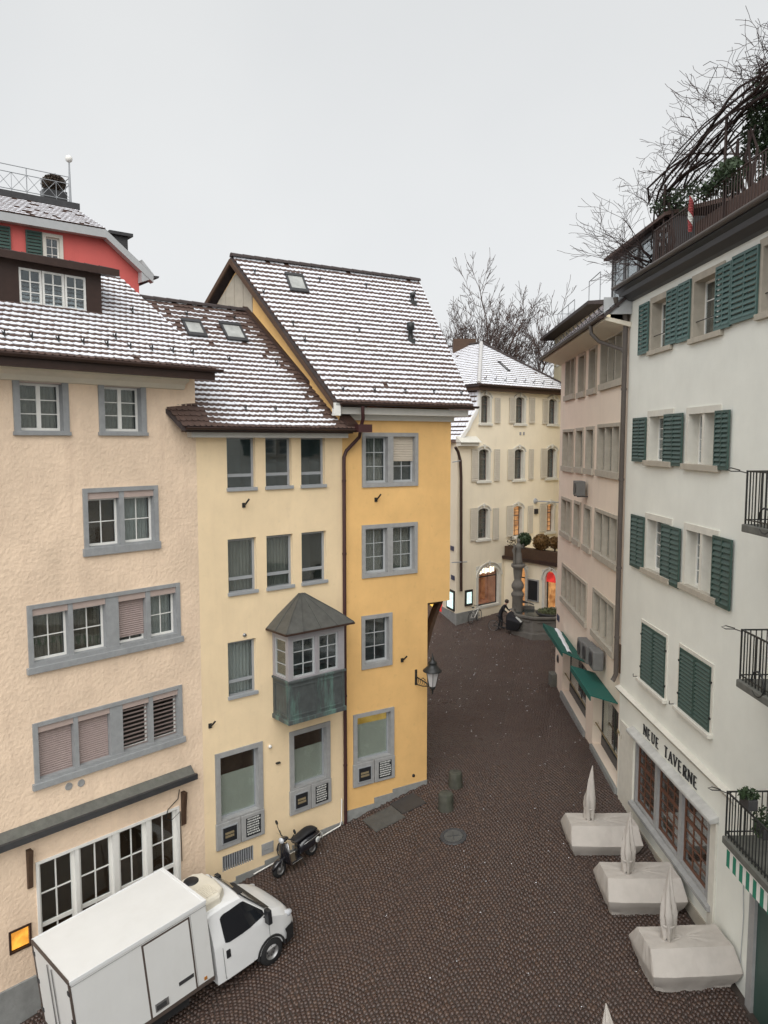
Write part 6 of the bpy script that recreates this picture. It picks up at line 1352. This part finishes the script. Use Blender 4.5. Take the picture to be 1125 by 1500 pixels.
def skin_person():
    # standing astride behind the box, bent towards the handlebar
    o = CT.T([[CX+.32, .36, 0]])[0]; g0 = float(gz(o[0], o[1])); p = thing('person', (o[0], o[1], g0), 'person in dark jacket bending over the cargo bike handlebar', 'person')
    P = Pose((0,0,0), math.atan2(CT.M[1,0], CT.M[0,0])); P.M = P.M*1.08
    J = {'pel':((0,0,.93),.15), 'wai':((.06,0,1.08),.145), 'che':((.20,0,1.30),.17), 'nec':((.30,0,1.46),.065), 'hd0':((.34,0,1.53),.085), 'hd1':((.38,0,1.64),.10), 'hd2':((.40,0,1.73),.07)}
    for sgn, n in ((1,'l'),(-1,'r')):
        J.update({n+'hip':((0,.10*sgn,.88),.105), n+'kne':((.06 if sgn > 0 else .02,.12*sgn,.49),.07), n+'ank':((-.03+.06*sgn,.13*sgn,.09),.048), n+'toe':((.15+.06*sgn,.15*sgn,.04),.042),
                  n+'sho':((.21,.19*sgn,1.38),.075), n+'elb':((.34,.27*sgn,1.15),.052), n+'wri':((.50,.24*sgn,1.07),.034), n+'pal':((.56,.235*sgn,1.065),.032)})
        for k, (dx, dy, dz) in enumerate(((.085,.03,-.02),(.095,.01,-.025),(.09,-.01,-.025),(.075,-.03,-.02),(.05,-.05,.015))): J[n+'f%d' % k] = ((.56+dx, (.235+dy)*sgn, 1.065+dz), .0095)
    names = list(J); idx = {n: i for i, n in enumerate(names)}
    E = [('pel','wai'),('wai','che'),('che','nec'),('nec','hd0'),('hd0','hd1'),('hd1','hd2')]
    for n in 'lr': E += [('pel',n+'hip'),(n+'hip',n+'kne'),(n+'kne',n+'ank'),(n+'ank',n+'toe'),('che',n+'sho'),(n+'sho',n+'elb'),(n+'elb',n+'wri'),(n+'wri',n+'pal')]+[(n+'pal',n+'f%d' % k) for k in range(5)]
    me = bpy.data.meshes.new('body'); me.from_pydata([tuple(P.T([J[n][0]])[0]) for n in names], [(idx[a], idx[b]) for a, b in E], []); ob = bpy.data.objects.new('body_skin', me); COL.objects.link(ob)
    sk = ob.modifiers.new('skin', 'SKIN'); ob.modifiers.new('sub', 'SUBSURF').levels = 1
    for i, n in enumerate(names): v = me.skin_vertices[0].data[i]; v.radius = (J[n][1],)*2; v.use_root = (n == 'pel')
    dg = bpy.context.evaluated_depsgraph_get(); m2 = bpy.data.meshes.new_from_object(ob.evaluated_get(dg)); bpy.data.objects.remove(ob)
    m2.name = 'body'; m2.materials.clear()
    for k in ('cloth_dark','trouser','skin','hair'): m2.materials.append(M[k])
    inv = P.M/1.08**2
    for f in m2.polygons:
        c = np.array(f.center)@inv; f.use_smooth = True
        f.material_index = 3 if (c[2] > 1.6 and c[0] < .40) or c[2] > 1.70 else 2 if c[2] > 1.47 or (c[0] > .49 and .95 < c[2] < 1.15) else 1 if c[2] < .92 else 0
    b = bpy.data.objects.new('body', m2); COL.objects.link(b); b.parent = p; BASE[b.name] = BASE[p.name]
    Q = Pose((o[0], o[1], g0), math.atan2(CT.M[1,0], CT.M[0,0])); Q.M = Q.M*1.08; MB(Q).ell((.37,0,1.66), (.125,.115,.12)).build('hair', M['hair'], p); MB(Q).ell((.485,0,1.62), (.03,.02,.03)).build('nose', M['skin'], p)
skin_person()

# ================================================================= STREET FURNITURE
M['mossy'] = material('mossy_dark_stone', (.075,.075,.06), .85, .35, 5, .7, 18, streak=.6, streakcol=(.04,.05,.025))
def bollard(u, v, hgt, r, label):
    g = ground_at(u, v); R = random.Random(int(u)); prof = [(r*1.03,-.3),(r*1.03,.02),(r*.99,.1),(r,hgt*.5),(r*.97,hgt-.05),(r*.9,hgt-.01),(r*.75,hgt+.012),(0,hgt+.02)]; mb = MB().lathe(prof, tuple(g), 18); mb.V = [(a+R.gauss(0,.006), b+R.gauss(0,.006), c+R.gauss(0,.004)) for a, b, c in mb.V]
    mb.build('stone_bollard', M['mossy'], label=label, cat='bollard', group='stone bollards at the yellow corner', origin=g)
bollard(653, 1184, .55, .26, 'nearer mossy round stone bollard in front of the yellow house corner'); bollard(667, 1151, .52, .25, 'farther round stone bollard, right behind the nearer one')
g = ground_at(812, 1003); MB().box(g[0]-.25, g[0]+.25, g[1]-.3, g[1]+.3, g[2]-.2, g[2]+.62).build('guard_stone', M['concrete'], label='square guard stone at the far corner of the pinkish house', cat='guard stone', origin=g, bevel=.05)
def flush(u, v): g = ground_at(u, v); return g
g = ground_at(664, 1225); c = thing('manhole_cover', g, 'round iron manhole cover in the setts near the bollards', 'manhole cover'); e = 1e-2
dx = float(gz(g[0]+.3, g[1])-gz(g[0]-.3, g[1]))/.6; dy = float(gz(g[0], g[1]+.3)-gz(g[0], g[1]-.3))/.6
def onslope(mb, lift): mb.V = [(x, y, z+(x-g[0])*dx+(y-g[1])*dy+lift) for x, y, z in mb.V]; return mb
onslope(MB().lathe([(0,.0),(.31,.0),(.33,.012),(.42,.012),(.44,-.02)], tuple(g), 28, sm=False), .006).build('rim', M['darkmetal'], c)
onslope(MB().lathe([(0,.012),(.30,.012),(.305,0)], tuple(g), 28, sm=False), .004).build('lid', M['slab'], c)
onslope(MB().box(g[0]-.2, g[0]+.2, g[1]-.012, g[1]+.012, g[2]+.012, g[2]+.02).box(g[0]-.012, g[0]+.012, g[1]-.2, g[1]+.2, g[2]+.012, g[2]+.021), .004).build('lid_ribs', M['darkmetal'], c)
def plate(u0, v0, s0, s1, o0, o1, mat, name, label, cat):
    V = []; F = FC
    for (s_, o_) in ((s0,o0),(s1,o0),(s1,o1),(s0,o1)): p = F.pt(s_, o_, 0); z = float(gz(p[0], p[1])); V += [(s_, o_, z-.03), (s_, o_, z+.02)]
    mb = MB(F).add(V, [(1,3,5,7),(0,6,4,2),(0,2,3,1),(2,4,5,3),(4,6,7,5),(6,0,1,7)]); p = F.pt((s0+s1)/2, (o0+o1)/2, 0); return mb.build(name, M[mat], label=label, cat=cat, origin=(p[0], p[1], float(gz(p[0], p[1]))))
plate(0, 0, -2.9, -1.75, .35, 1.25, 'slab', 'cellar_hatch', 'smooth grey cellar hatch slab beside the yellow house plinth', 'hatch'); plate(0, 0, -1.72, -.75, .25, 1.05, 'darkmetal', 'cellar_grate', 'dark metal cellar grate next to the smooth hatch', 'grate')
def cover_set(front, z, label_c, label_p, k, yaw, par, tip, w=2.15, gap=0.0):
    """fabric-covered table group with a closed parasol through it; front = left front corner of the wide rim (x, y)"""
    cx, cy = front[0]+w/2, front[1]+.78; g = z; T = Pose((cx, cy, g), yaw); R = random.Random(50+k)
    prof_ = [(.84, .50, -.10), (.86, .53, .02), (.94, .66, .24), (1.0, .765, .47), (1.003, .77, .49), (.99, .68, .61), (.965, .54, .78), (.945, .42, .925), (.94, .412, .935)]
    n = 72; V = []; off_ = [R.uniform(0, 6.28) for _ in range(8)]
    for ri, (fx, hy, zz) in enumerate(prof_):
        hx = fx*w/2
        for i in range(n):
            t = i/n*4; sd = int(t); f = t-sd; cs = [(-1,-1),(1,-1),(1,1),(-1,1)]; a, b = cs[sd], cs[(sd+1) % 4]; x = (a[0]+(b[0]-a[0])*f)*hx; y = (a[1]+(b[1]-a[1])*f)*hy
            q = 1-abs(zz-.48)/.6; edge_ = 1 if ri in (3, 4, 7, 8) else 2.2; fold = edge_*(.0035*math.sin(i*1.9+off_[0]+zz*2)+.004*math.sin(i*.83+off_[1]-zz*2)+.003*math.sin(i*2.7+off_[2]))
            if zz < .1: fold += .014*math.sin(i*.9+off_[3])
            l = math.hypot(x, y); sag = .03*math.sin(f*math.pi)*max(0, q)+.004*math.sin(i*.55+off_[4])-(.05*abs(2*f-1)**3 if ri < 2 else 0)
            V.append((x*(1+fold/l), y*(1+fold/l), zz-sag))
    k_ = len(prof_); Fs = [(r_*n+i, r_*n+(i+1) % n, (r_+1)*n+(i+1) % n, (r_+1)*n+i) for r_ in range(k_-1) for i in range(n)]
    # top skin: rings closing in to the pole with a slight sag and wrinkles
    last = (k_-1)*n; prev = last
    for c_ in (.82, .55, .28, .08):
        st = len(V)
        for i in range(n): x, y, z_ = V[last+i]; V.append((x*c_, y*c_, .935-.015*(1-c_)+.006*math.sin(i*.7+off_[5]+c_*5)+.003*math.sin(i*1.7+off_[6]-c_*7)))
        Fs += [(prev+i, prev+(i+1) % n, st+(i+1) % n, st+i) for i in range(n)]; prev = st
    Fs.append(tuple(range(prev, prev+n)))
    mb = MB(T); mb.add(V, Fs, 0, True)
    mb.build('table_cover', M['fabric'], label=label_c, cat='cover', group='covered table groups outside the tavern', origin=(cx, cy, g), sharp=20)
    pz = par[2] if len(par) > 2 else z; ps = thing('parasol', (par[0], par[1], z), label_p, 'parasol', 'closed parasols outside the tavern'); H = tip-z; b0 = .98; n = 30; V = []; m_ = 16; sway = (R.gauss(0,.04), R.gauss(0,.03)); ph_ = R.uniform(0, 6)
    for j in range(m_+1):
        q = j/m_; zz = b0-.05+(H-b0+.05)*q; r_ = (.11+.06*math.sin(min(1, q*2.2)*math.pi*.62))*(1-max(0, q-.35)/.65)**.8 if q < .97 else .012
        r_ = max(.012, r_)
        for i in range(n):
            t = 2*math.pi*i/n; tw_ = t+q*1.2
            rr = r_*(1+.20*math.sin(4*tw_+ph_)+.12*math.sin(7*tw_+q*4)+.05*math.sin(q*25+i)); dz = (-.05*math.sin(4*tw_+ph_)-.04*math.sin(7*tw_)) if j < 2 else 0
            V.append((par[0]+rr*math.cos(t)+sway[0]*q*q, par[1]+rr*math.sin(t)+sway[1]*q*q, z+zz+dz))
    MB().add(V, [(j*n+i, j*n+(i+1) % n, (j+1)*n+(i+1) % n, (j+1)*n+i) for j in range(m_) for i in range(n)]+[tuple(range(m_*n, m_*n+n)), tuple(reversed(range(n)))], 0, True).build('canopy', M['fabric'], ps, sharp=45)
    MB().tube([(par[0],par[1],z-.05),(par[0],par[1],z+b0+.2)], .025, 8).build('pole', M['steel'], ps); MB().lathe([(.15,b0+.30),(.178,b0+.33),(.15,b0+.36)], (par[0],par[1],z), 14).build('strap', M['fabric'], ps)
cover_set((5.66,22.12), -.3, 'pale grey table cover farthest from the viewer, under the tavern windows', 'farthest closed parasol, standing in the farthest cover', 1, .0, (6.37,22.92), 2.35, 2.15)
cover_set((5.98,19.42), -.38, 'middle one of three pale grey table covers along the tavern', 'middle closed parasol of the row along the tavern', 2, .0, (6.66,20.1), 2.28, 2.1)
cover_set((6.15,16.68), -.45, 'nearest complete pale grey table cover, below the lowest balcony', 'closed parasol in the nearest complete table cover', 3, .06, (6.76,17.36), 2.3, 2.1)
cover_set((6.9,13.55), -.62, 'pale table cover cut off by the bottom right corner of the picture', 'closed parasol whose top alone shows at the bottom edge', 4, .05, (4.30,13.72), 1.62, 2.1)

# ================================================================= WHITE BOX TRUCK
def truck():
    HT = 2.85; zr, zf = -1.7+HT, -1.35+HT
    for _ in range(12):
        RR, FR = on_level(122, 1428, zr), on_level(317, 1310, zf); d = (FR-RR)[:2]; d /= np.linalg.norm(d); lf = np.array([-d[1], d[0]])
        c0 = RR[:2]+lf; c1 = FR[:2]+lf; zr = float(gz(*c0))+HT; zf = float(gz(*c1))+HT
    L = np.linalg.norm((FR-RR)[:2]); ang = math.atan2(d[1], d[0]); slope = math.atan((zf-zr)/L); base = np.array([c0[0], c0[1], zr-HT])
    T = Pose(base, ang, -slope); h = thing('box_truck', base, 'white refrigerated box truck parked beside the peach house', 'truck')
    nose = (np.array(on_level(443, 1345, zf-HT+.9))-base)@T.M; print('truck L', L, 'ang', math.degrees(ang), 'nose local', nose, 'slope', math.degrees(slope))
    W = 1.0; zb = .80
    MB(T).box(0, L, -W, W, zb, HT).build('cargo_box', M['boxwhite'], h, bevel=.02)
    tr = MB(T)
    for y in (-1, 1): tr.box(-.012, L+.012, y*W-.015 if y > 0 else -W-.015, y*W+.015 if y > 0 else -W+.015, HT-.07, HT+.015)
    tr.box(L-.06, L+.016, -W-.012, W+.012, HT-.06, HT+.017); tr.build('roof_trim', M['truckwhite'], h, bevel=.006)
    rf = MB(T); rf.box(-.03, .0, -W-.01, -W+.07, zb-.1, HT+.01).box(-.03, .0, W-.07, W+.01, zb-.1, HT+.01).box(-.028, .0, -W+.07, W-.07, HT-.09, HT+.012).box(-.028, .0, -W+.07, W-.07, zb-.1, zb-.02); rfo = rf.build('rear_frame', M['boxbrown'], h)
    for y0, y1 in ((-W+.075, -.012), (.012, W-.075)): 
        dr = MB(T).box(-.022, -.002, y0, y1, zb-.01, HT-.10).build('rear_door', M['boxwhite'], h); yy = y1-.1 if y0 < 0 else y0+.1
        MB(T).tube([(-.05,yy,zb+.02),(-.05,yy,HT-.15)], .014, 6).build('lock_bar', M['steel'], dr); MB(T).box(-.05, -.022, yy-.18, yy-.04, zb+.28, zb+.42).build('door_handle', M['darkmetal'], dr)
        ye = y0 if y0 < 0 else y1
        for z in (zb+.25, zb+1.0, HT-.35): MB(T).box(-.045, -.022, ye-.05, ye+.05, z, z+.1).build('hinge', M['darkmetal'], dr)
    # right side: door with dark seal, panel joints, plates
    x0, x1, z0, z1 = L*.50, L*.845, zb+.0, HT-.20; y = -W; s = MB(T); t = .045
    s.box(x0-t, x0, y-.012, y, z0, z1+t).box(x1, x1+t, y-.012, y, z0, z1+t).box(x0, x1, y-.011, y, z1, z1+t).box(x0, x1, y-.011, y, z0-.02, z0+.02); sd = s.build('side_door_seal', M['boxbrown'], h)
    dr = MB(T).box(x0, x1, y-.016, y-.001, z0+.02, z1).build('side_door', M['boxwhite'], h); MB(T).box(x0+.08, x0+.42, y-.03, y-.016, z0+.10, z0+.30).build('latch_plate', M['steel'], dr); MB(T).box(x0+.11, x0+.36, y-.038, y-.03, z0+.14, z0+.25).build('latch', M['darkmetal'], dr); MB(T).box(x0+.72, x1-.03, y-.028, y-.016, z0+.36, z0+.45).build('handle_strip', M['darkmetal'], dr)
    MB(T).box(x1+.07, x1+.078, y-.006, y, zb, HT-.1).build('panel_joint', M['stone'], h); MB(T).box(0.0, L, y-.010, y, HT-.13, HT-.115).build('panel_joint', M['stone'], h)
    MB(T).box(L*.27, L*.36, y-.014, y, zb+.06, zb+.14).build('marker_plate', M['darkmetal'], h); MB(T).box(L-.28, L-.2, y-.012, y, zb+.06, zb+.14).build('marker_lamp', M['lit_off'], h)
    for yy in (-W, W): MB(T).box(0, L, yy-.012 if yy < 0 else yy-.03, yy+.03 if yy < 0 else yy+.012, zb-.09, zb-.002).build('floor_rail', M['boxbrown'], h)
    ch = MB(T); ch.box(.05, L+1.6, -.45, -.33, .48, .70).box(.05, L+1.6, .33, .45, .48, .70).box(-.1, .0, -.9, .9, .42, .55).box(L*.45, L*.8, -.85, -.5, .38, .72).box(L*.45, L*.8, .5, .85, .38, .72); ch.build('chassis', M['rubber'], h)
    # cab, lofted along x
    X = L+.10
    st = [(0,2.26,.80,.975,1.48),(.10,2.29,.80,.985,1.48),(.58,2.31,.80,.99,1.46),(.98,2.25,.77,.99,1.44),(1.08,2.16,.76,.99,1.42),(1.38,1.83,.81,.985,1.38),(1.66,1.51,.86,.975,1.34),(1.76,1.46,.86,.97,1.30),(2.05,1.34,.82,.955,1.16),(2.32,1.19,.74,.91,1.02),(2.46,1.04,.64,.84,.88),(2.52,.84,.58,.78,.74),(2.53,.6,.54,.75,.56)]
    V = []; n = 12; 
    for x, zt, wt, wm, zm in st:
        low = .44 if x < 2.0 else .40; half = [(0,zt+.012),(wt*.6,zt+.004),(wt*.93,zt-.03),(wt,zt-.07),(wm-.012,zm),(wm,zm-.10 if zm-.1 > low+.2 else low+.18),(wm-.015,low)]
        ring = [(-a, b) for a, b in reversed(half[1:])]+half; V += [(X+x, a, b) for a, b in ring]; n = len(ring)
    Fs = [(k*n+i, k*n+i+1, (k+1)*n+i+1, (k+1)*n+i) for k in range(len(st)-1) for i in range(n-1)]+[tuple(range(n)), tuple(reversed(range((len(st)-1)*n, len(st)*n)))]
    Fs += [(k*n, (k+1)*n, (k+1)*n+n-1, k*n+n-1) for k in range(len(st)-1)]
    cab = MB(T).add(V, Fs, 0, True).build('cab', M['truckwhite'], h, sharp=24)
    def interp(x, j): 
        for a, b in zip(st[:-1], st[1:]):
            if a[0] <= x <= b[0]: f = (x-a[0])/(b[0]-a[0]); return a[j]+(b[j]-a[j])*f
        return st[-1][j]
    def side(x, z, s_, e=.012):
        zt, wt, wm, zm = [interp(x, j) for j in (1,2,3,4)]
        if z <= zm: w = wm
        else: w = wm-.012+(wt-wm+.012)*min(1, (z-zm)/(zt-.07-zm))
        return (X+x, s_*(w+e), z)
    for s_ in (-1, 1):
        xs_ = [.30,.34,.42,.6,.8,.95,1.05,1.2,1.35,1.48,1.55]
        lo_ = lambda x: 1.40+.05*max(0, (.40-x)/.1)+.06*max(0, x-.8)/.75
        hi_ = lambda x: min(2.10-.07*max(0, (.40-x)/.1)**2, 2.12-(x-1.0)*1.03 if x > 1.0 else 2.12)
        V_ = []
        for x in xs_:
            for f in (0, .33, .67, 1): V_.append(side(x, lo_(x)+(max(hi_(x), lo_(x)+.01)-lo_(x))*f, s_, .010))
        MB(T).add(V_, [(4*i+j, 4*i+j+1, 4*i+j+5, 4*i+j+4) for i in range(len(xs_)-1) for j in range(3)], 0, True).build('side_window', M['carglass'], cab)
        for x in (.22, 1.62):
            q = [side(x+dx, z, s_, .003) for z in (.50,.8,1.1,1.35) for dx in (-.006, .006)]; MB(T).add(q, [(0,1,3,2),(2,3,5,4),(4,5,7,6)]).build('door_seam', M['darkmetal'], cab)
        q = [side(x, z, s_, .004) for x in np.linspace(.22, 1.05, 6) for z in (.50, .512)]; MB(T).add(q, [(2*i, 2*i+1, 2*i+3, 2*i+2) for i in range(5)]).build('door_seam', M['darkmetal'], cab)
        MB(T).box(X+.30, X+.42, s_*.985-.02, s_*.985+.02, 1.0, 1.22).build('door_handle', M['black'], cab, bevel=.015)
        m = MB(T); m.tube([(X+1.50,s_*.97,1.54),(X+1.52,s_*1.14,1.52)], .025, 6).tube([(X+1.50,s_*.97,1.44),(X+1.52,s_*1.14,1.42)], .025, 6); m.box(X+1.46, X+1.58, s_*1.14-.09, s_*1.14+.09, 1.33, 1.72); m.build('wing_mirror', M['black'], cab, bevel=.03)
        MB(T).ell((X+2.28, s_*.83, 1.0), (.20,.09,.11)).build('headlight', M['headlamp'], cab)
        MB(T).add([side(x, z, s_, .006) for x, z in ((.25,.45),(1.05,.45),(1.05,.56),(.25,.56))], [(0,1,2,3)]).build('sill_trim', M['truckwhite'], cab)
    # windscreen
    q = [(X+1.09+.55*f, w*(.70+.11*f), 2.145-.615*f+.018) for f in (0, .5, 1) for w in (-1,-.5,0,.5,1)]; MB(T).add([(a+.012, b, c+.012+(.012 if abs(b) < .3 else 0)) for a, b, c in q], [(r_*5+i, r_*5+i+1, (r_+1)*5+i+1, (r_+1)*5+i) for r_ in range(2) for i in range(4)], 0, True).build('windscreen', M['carglass'], cab)
    MB(T).add([(X+1.64,-.82,1.555),(X+1.64,.82,1.555),(X+1.80,.80,1.475),(X+1.80,-.80,1.475)], [(0,1,2,3)]).build('scuttle', M['black'], cab)
    MB(T).add([(X+x, y_, z) for x, y_, z in ((2.51,-.5,1.0),(2.51,.5,1.0),(2.545,.5,.74),(2.545,-.5,.74))], [(0,1,2,3)]).build('grille', M['black'], cab)
    bp = MB(T); V = []
    for z, k in ((.30,0),(.60,.03),(.74,.0)):
        for x, y_ in ((2.10,-.985),(2.40,-.90),(2.54,-.68),(2.58,0),(2.54,.68),(2.40,.90),(2.10,.985)): V.append((X+x+k, y_*(1+k*.3), z))
    bp.add(V, [(r_*7+i, r_*7+i+1, (r_+1)*7+i+1, (r_+1)*7+i) for r_ in range(2) for i in range(6)], 0, True); bp.build('bumper', M['rubber'], h)
    # wheels with dark arches
    for (x, s_) in ((X+1.62,-1), (X+1.62,1), (.78,-1), (.78,1)):
        front = x > L; yw = s_*(.885 if front else .82)
        t = MB(T).lathe([(.20,-.11),(.33,-.11),(.36,-.08),(.365,0),(.36,.08),(.33,.11),(.20,.11)], (x,yw,.36), 26, ax='y').build('wheel', M['rubber'], h); MB(T).lathe([(0,.07*s_),(.06,.075*s_),(.08,.05*s_),(.17,.04*s_),(.205,.085*s_),(.21,.10*s_)], (x,yw,.36), 20, ax='y').build('rim', M['steel'], t)
        for k in range(8): w = k*math.pi/4; MB(T).ell((x+.115*math.cos(w), yw+.055*s_, .36+.115*math.sin(w)), (.02,.012,.02), 6).build('wheel_nut', M['darkmetal'], t)
        if front:
            a = MB(T); V = []; N_ = 14
            for i in range(N_+1):
                w = math.pi*i/N_
                for r_ in (.40, .45): V += [(x+r_*math.cos(w), s_*(1.0 if r_ == .45 else 1.008), .36+r_*math.sin(w)), (x+r_*math.cos(w), s_*.62, .36+r_*math.sin(w))]
            a.add(V, [f for i in range(N_) for f in ((4*i,4*i+4,4*i+6,4*i+2),(4*i,4*i+1,4*i+5,4*i+4),(4*i+2,4*i+6,4*i+7,4*i+3))]); a.build('wheel_arch', M['rubber'], cab)
            MB(T).lathe([(0,0),(.39,0)], (x, s_*.983, .36), 24, ax='y').build('arch_shadow_panel', M['rubber'], cab) if False else None
        else: MB(T).box(x-.5, x+.5, s_*.78-.18, s_*.78+.18, .74, .77).build('mudguard', M['rubber'], h)
    # chiller on the cab roof
    r = MB(T); V = []
    for z, e in ((2.26,0),(2.46,.0),(2.53,.06)):
        for x, y_ in ((.0+e,-.66+e),(.50,-.66+e),(.74-e,-.45),(.80-e,0),(.74-e,.45),(.50,.66-e),(.0+e,.66-e)): V.append((X+x, y_, z))
    r.add(V, [(k*7+i, k*7+(i+1) % 7, (k+1)*7+(i+1) % 7, (k+1)*7+i) for k in range(2) for i in range(7)]+[tuple(range(14, 21))]); ro = r.build('roof_chiller', M['beigeplastic'], h, bevel=.03)
    MB(T).lathe([(0,.03),(.17,.03),(.19,.015),(.20,0)], (X+.30,.36,2.53), 20).build('fan', M['black'], ro)
    g = MB(T)
    for k in range(7): g.box(X+.2+.05*k, X+.225+.05*k, -.55, -.05, 2.53, 2.545)
    g.build('vent_louvres', M['beigeplastic'], ro)
    MB(T).tube([(X+.86,.1,2.25),(X+.70,.1,2.62)], .008, 4).build('aerial', M['black'], cab); MB(T).box(X+1.02, X+1.16, -.62, -.28, 2.17, 2.2).build('toll_box', M['black'], cab)
M['boxbrown'] = material('brown_grey_box_frame', (.085,.065,.055), .5, .15, 4)
M['carglass'] = material('dark_car_glass', (.012,.014,.017), .08, .1, 2, spec=.7)
M['headlamp'] = material('headlamp', (.55,.57,.6), .12, .2, 12, spec=.8)
M['lit_off'] = material('amber_marker', (.4,.16,.03), .3, .1, 5)
truck()

# ================================================================= BLACK SCOOTER
def scooter():
    a = ground_at(409, 1285); b = ground_at(459, 1250); d = (a-b)[:2]; ang = math.atan2(d[1], d[0]); m = (a+b)/2; zr, zf = float(gz(b[0], b[1])), float(gz(a[0], a[1])); Ln = np.linalg.norm(d); print('scooter', Ln)
    h = thing('motor_scooter', (m[0], m[1], (zr+zf)/2), 'black retro motor scooter parked in front of the cream house', 'scooter'); T = Pose(BASE[h.name], ang, -math.atan((zf-zr)/Ln)); T.M = T.M*np.array([1.06,1.22,1.08])[None, :]
    xf, xr, R_ = .64, -.62, .235
    for x in (xf, xr):
        t = MB(T).lathe([(.13,-.05),(.20,-.055),(.235,-.03),(.24,0),(.235,.03),(.20,.055),(.13,.05)], (x,0,R_), 22, ax='y').build('wheel', M['rubber'], h); MB(T).lathe([(0,.04),(.05,.045),(.06,.02),(.13,.03),(.14,.04)], (x,0,R_), 16, ax='y').build('rim', M['steel'], t)
    def loft(secs, name, mat, sm=True, m_=10):
        V = []
        for x, zc, hw, hh in secs:
            for i in range(m_): w = 2*math.pi*i/m_; V.append((x, hw*math.copysign(abs(math.cos(w))**.75, math.cos(w)), zc+hh*math.copysign(abs(math.sin(w))**.75, math.sin(w))))
        k = len(secs); Fs = [(r_*m_+i, r_*m_+(i+1) % m_, (r_+1)*m_+(i+1) % m_, (r_+1)*m_+i) for r_ in range(k-1) for i in range(m_)]+[tuple(reversed(range(m_))), tuple(range((k-1)*m_, k*m_))]; return MB(T).add(V, Fs, 0, sm).build(name, M[mat], h, subsurf=1)
    loft([(-.98,.60,.05,.05),(-.90,.58,.16,.12),(-.72,.55,.24,.19),(-.50,.54,.25,.22),(-.28,.53,.20,.22),(-.12,.48,.15,.20),(-.05,.40,.13,.14)], 'rear_body', 'blackpaint')
    loft([(-.88,.76,.10,.025),(-.78,.80,.15,.06),(-.55,.84,.165,.075),(-.35,.82,.15,.055),(-.22,.80,.155,.06),(-.02,.79,.14,.065),(.06,.76,.09,.04)], 'seat', 'seat')
    MB(T).box(-.1, .36, -.17, .17, .25, .31).build('floorboard', M['blackpaint'], h, bevel=.03)
    ls = MB(T); V = []
    for x, z, w in ((.34,.28,.19),(.42,.45,.24),(.44,.62,.25),(.40,.80,.21),(.34,.93,.13)):
        for f in (-1,-.5,0,.5,1): V.append((x+.07*(1-f*f), w*f, z))
    n5 = len(V); V2 = [(x-.035, y, z) for x, y, z in V]; q = [(r_*5+i, r_*5+i+1, (r_+1)*5+i+1, (r_+1)*5+i) for r_ in range(4) for i in range(4)]; ls.add(V+V2, q+[tuple(n5+i for i in reversed(f)) for f in q]+[(0,5,n5+5,n5),(5,10,n5+10,n5+5),(10,15,n5+15,n5+10),(15,20,n5+20,n5+15),(4,n5+4,n5+9,9),(9,n5+9,n5+14,14),(14,n5+14,n5+19,19),(19,n5+19,n5+24,24)], 0, True); lo = ls.build('leg_shield', M['blackpaint'], h)
    MB(T).tube([(.34,-.19,.28),(.42,-.245,.45),(.44,-.255,.62),(.40,-.215,.80),(.34,-.13,.94),(.33,0,.96),(.34,.13,.94),(.40,.215,.80),(.44,.255,.62),(.42,.245,.45),(.34,.19,.28)], .010, 5).build('chrome_edge', M['chrome'], lo)
    loft([(.38,.42,.03,.05),(.46,.46,.08,.07),(.62,.50,.095,.045),(.80,.42,.085,.07),(.90,.30,.05,.06)], 'front_mudguard', 'blackpaint')
    MB(T).tube([(.40,0,.9),(.55,0,.48),(xf,.0,R_)], .035, 8).build('fork', M['blackpaint'], h); MB(T).tube([(xf,.06,R_),(.56,.07,.5)], .02, 6).build('fork_leg', M['steel'], h)
    loft([(.20,1.02,.05,.03),(.28,1.04,.10,.05),(.40,1.04,.11,.065),(.46,1.03,.09,.07)], 'headset', 'blackpaint')
    MB(T).lathe([(0,.05),(.05,.045),(.075,.02),(.085,0),(.085,-.03)], (.46,0,1.03), 16, ax='x').build('headlight', M['headlamp'], h)
    MB(T).tube([(.18,-.34,1.06),(.30,-.15,1.06),(.32,0,1.05),(.30,.15,1.06),(.18,.34,1.06)], .018, 6).build('handlebar', M['rubber'], h)
    for s_ in (-1, 1): MB(T).tube([(.28,s_*.20,1.07),(.26,s_*.30,1.22),(.24,s_*.34,1.30)], .010, 5).ell((.24,s_*.345,1.35), (.02,.055,.075), 10).build('mirror', M['iron'], h); MB(T).tube([(.30,s_*.18,1.05),(.27,s_*.36,1.03)], .009, 4).build('brake_lever', M['chrome'], h)
    for s_ in (-1, 1): MB(T).lathe([(0,.012*s_),(.085,.012*s_),(.09,0)], (-.70,.225*s_,.55), 18, ax='y').build('round_badge', M['paper'], h); MB(T).lathe([(0,.015*s_),(.045,.015*s_),(.05,.010*s_)], (-.70,.226*s_,.55), 14, ax='y').build('badge_centre', M['greymetal'], h); MB(T).tube([(-.86,.19*s_,.68),(-.5,.245*s_,.70),(-.2,.19*s_,.64)], .012, 5).tube([(-.1,.18*s_,.27),(.34,.18*s_,.28)], .012, 5).build('chrome_strip', M['chrome'], h)
    MB(T).box(-1.03, -1.015, -.09, .09, .38, .54).build('number_plate', M['paper'], h); MB(T).tube([(-.55,-.12,.25),(-.85,-.16,.28)], .05, 8).build('exhaust', M['steel'], h); MB(T).tube([(-.1,.12,.25),(-.16,.2,.0)], .014, 5).tube([(-.1,-.12,.25),(-.16,-.2,.0)], .014, 5).build('stand', M['iron'], h)
scooter()
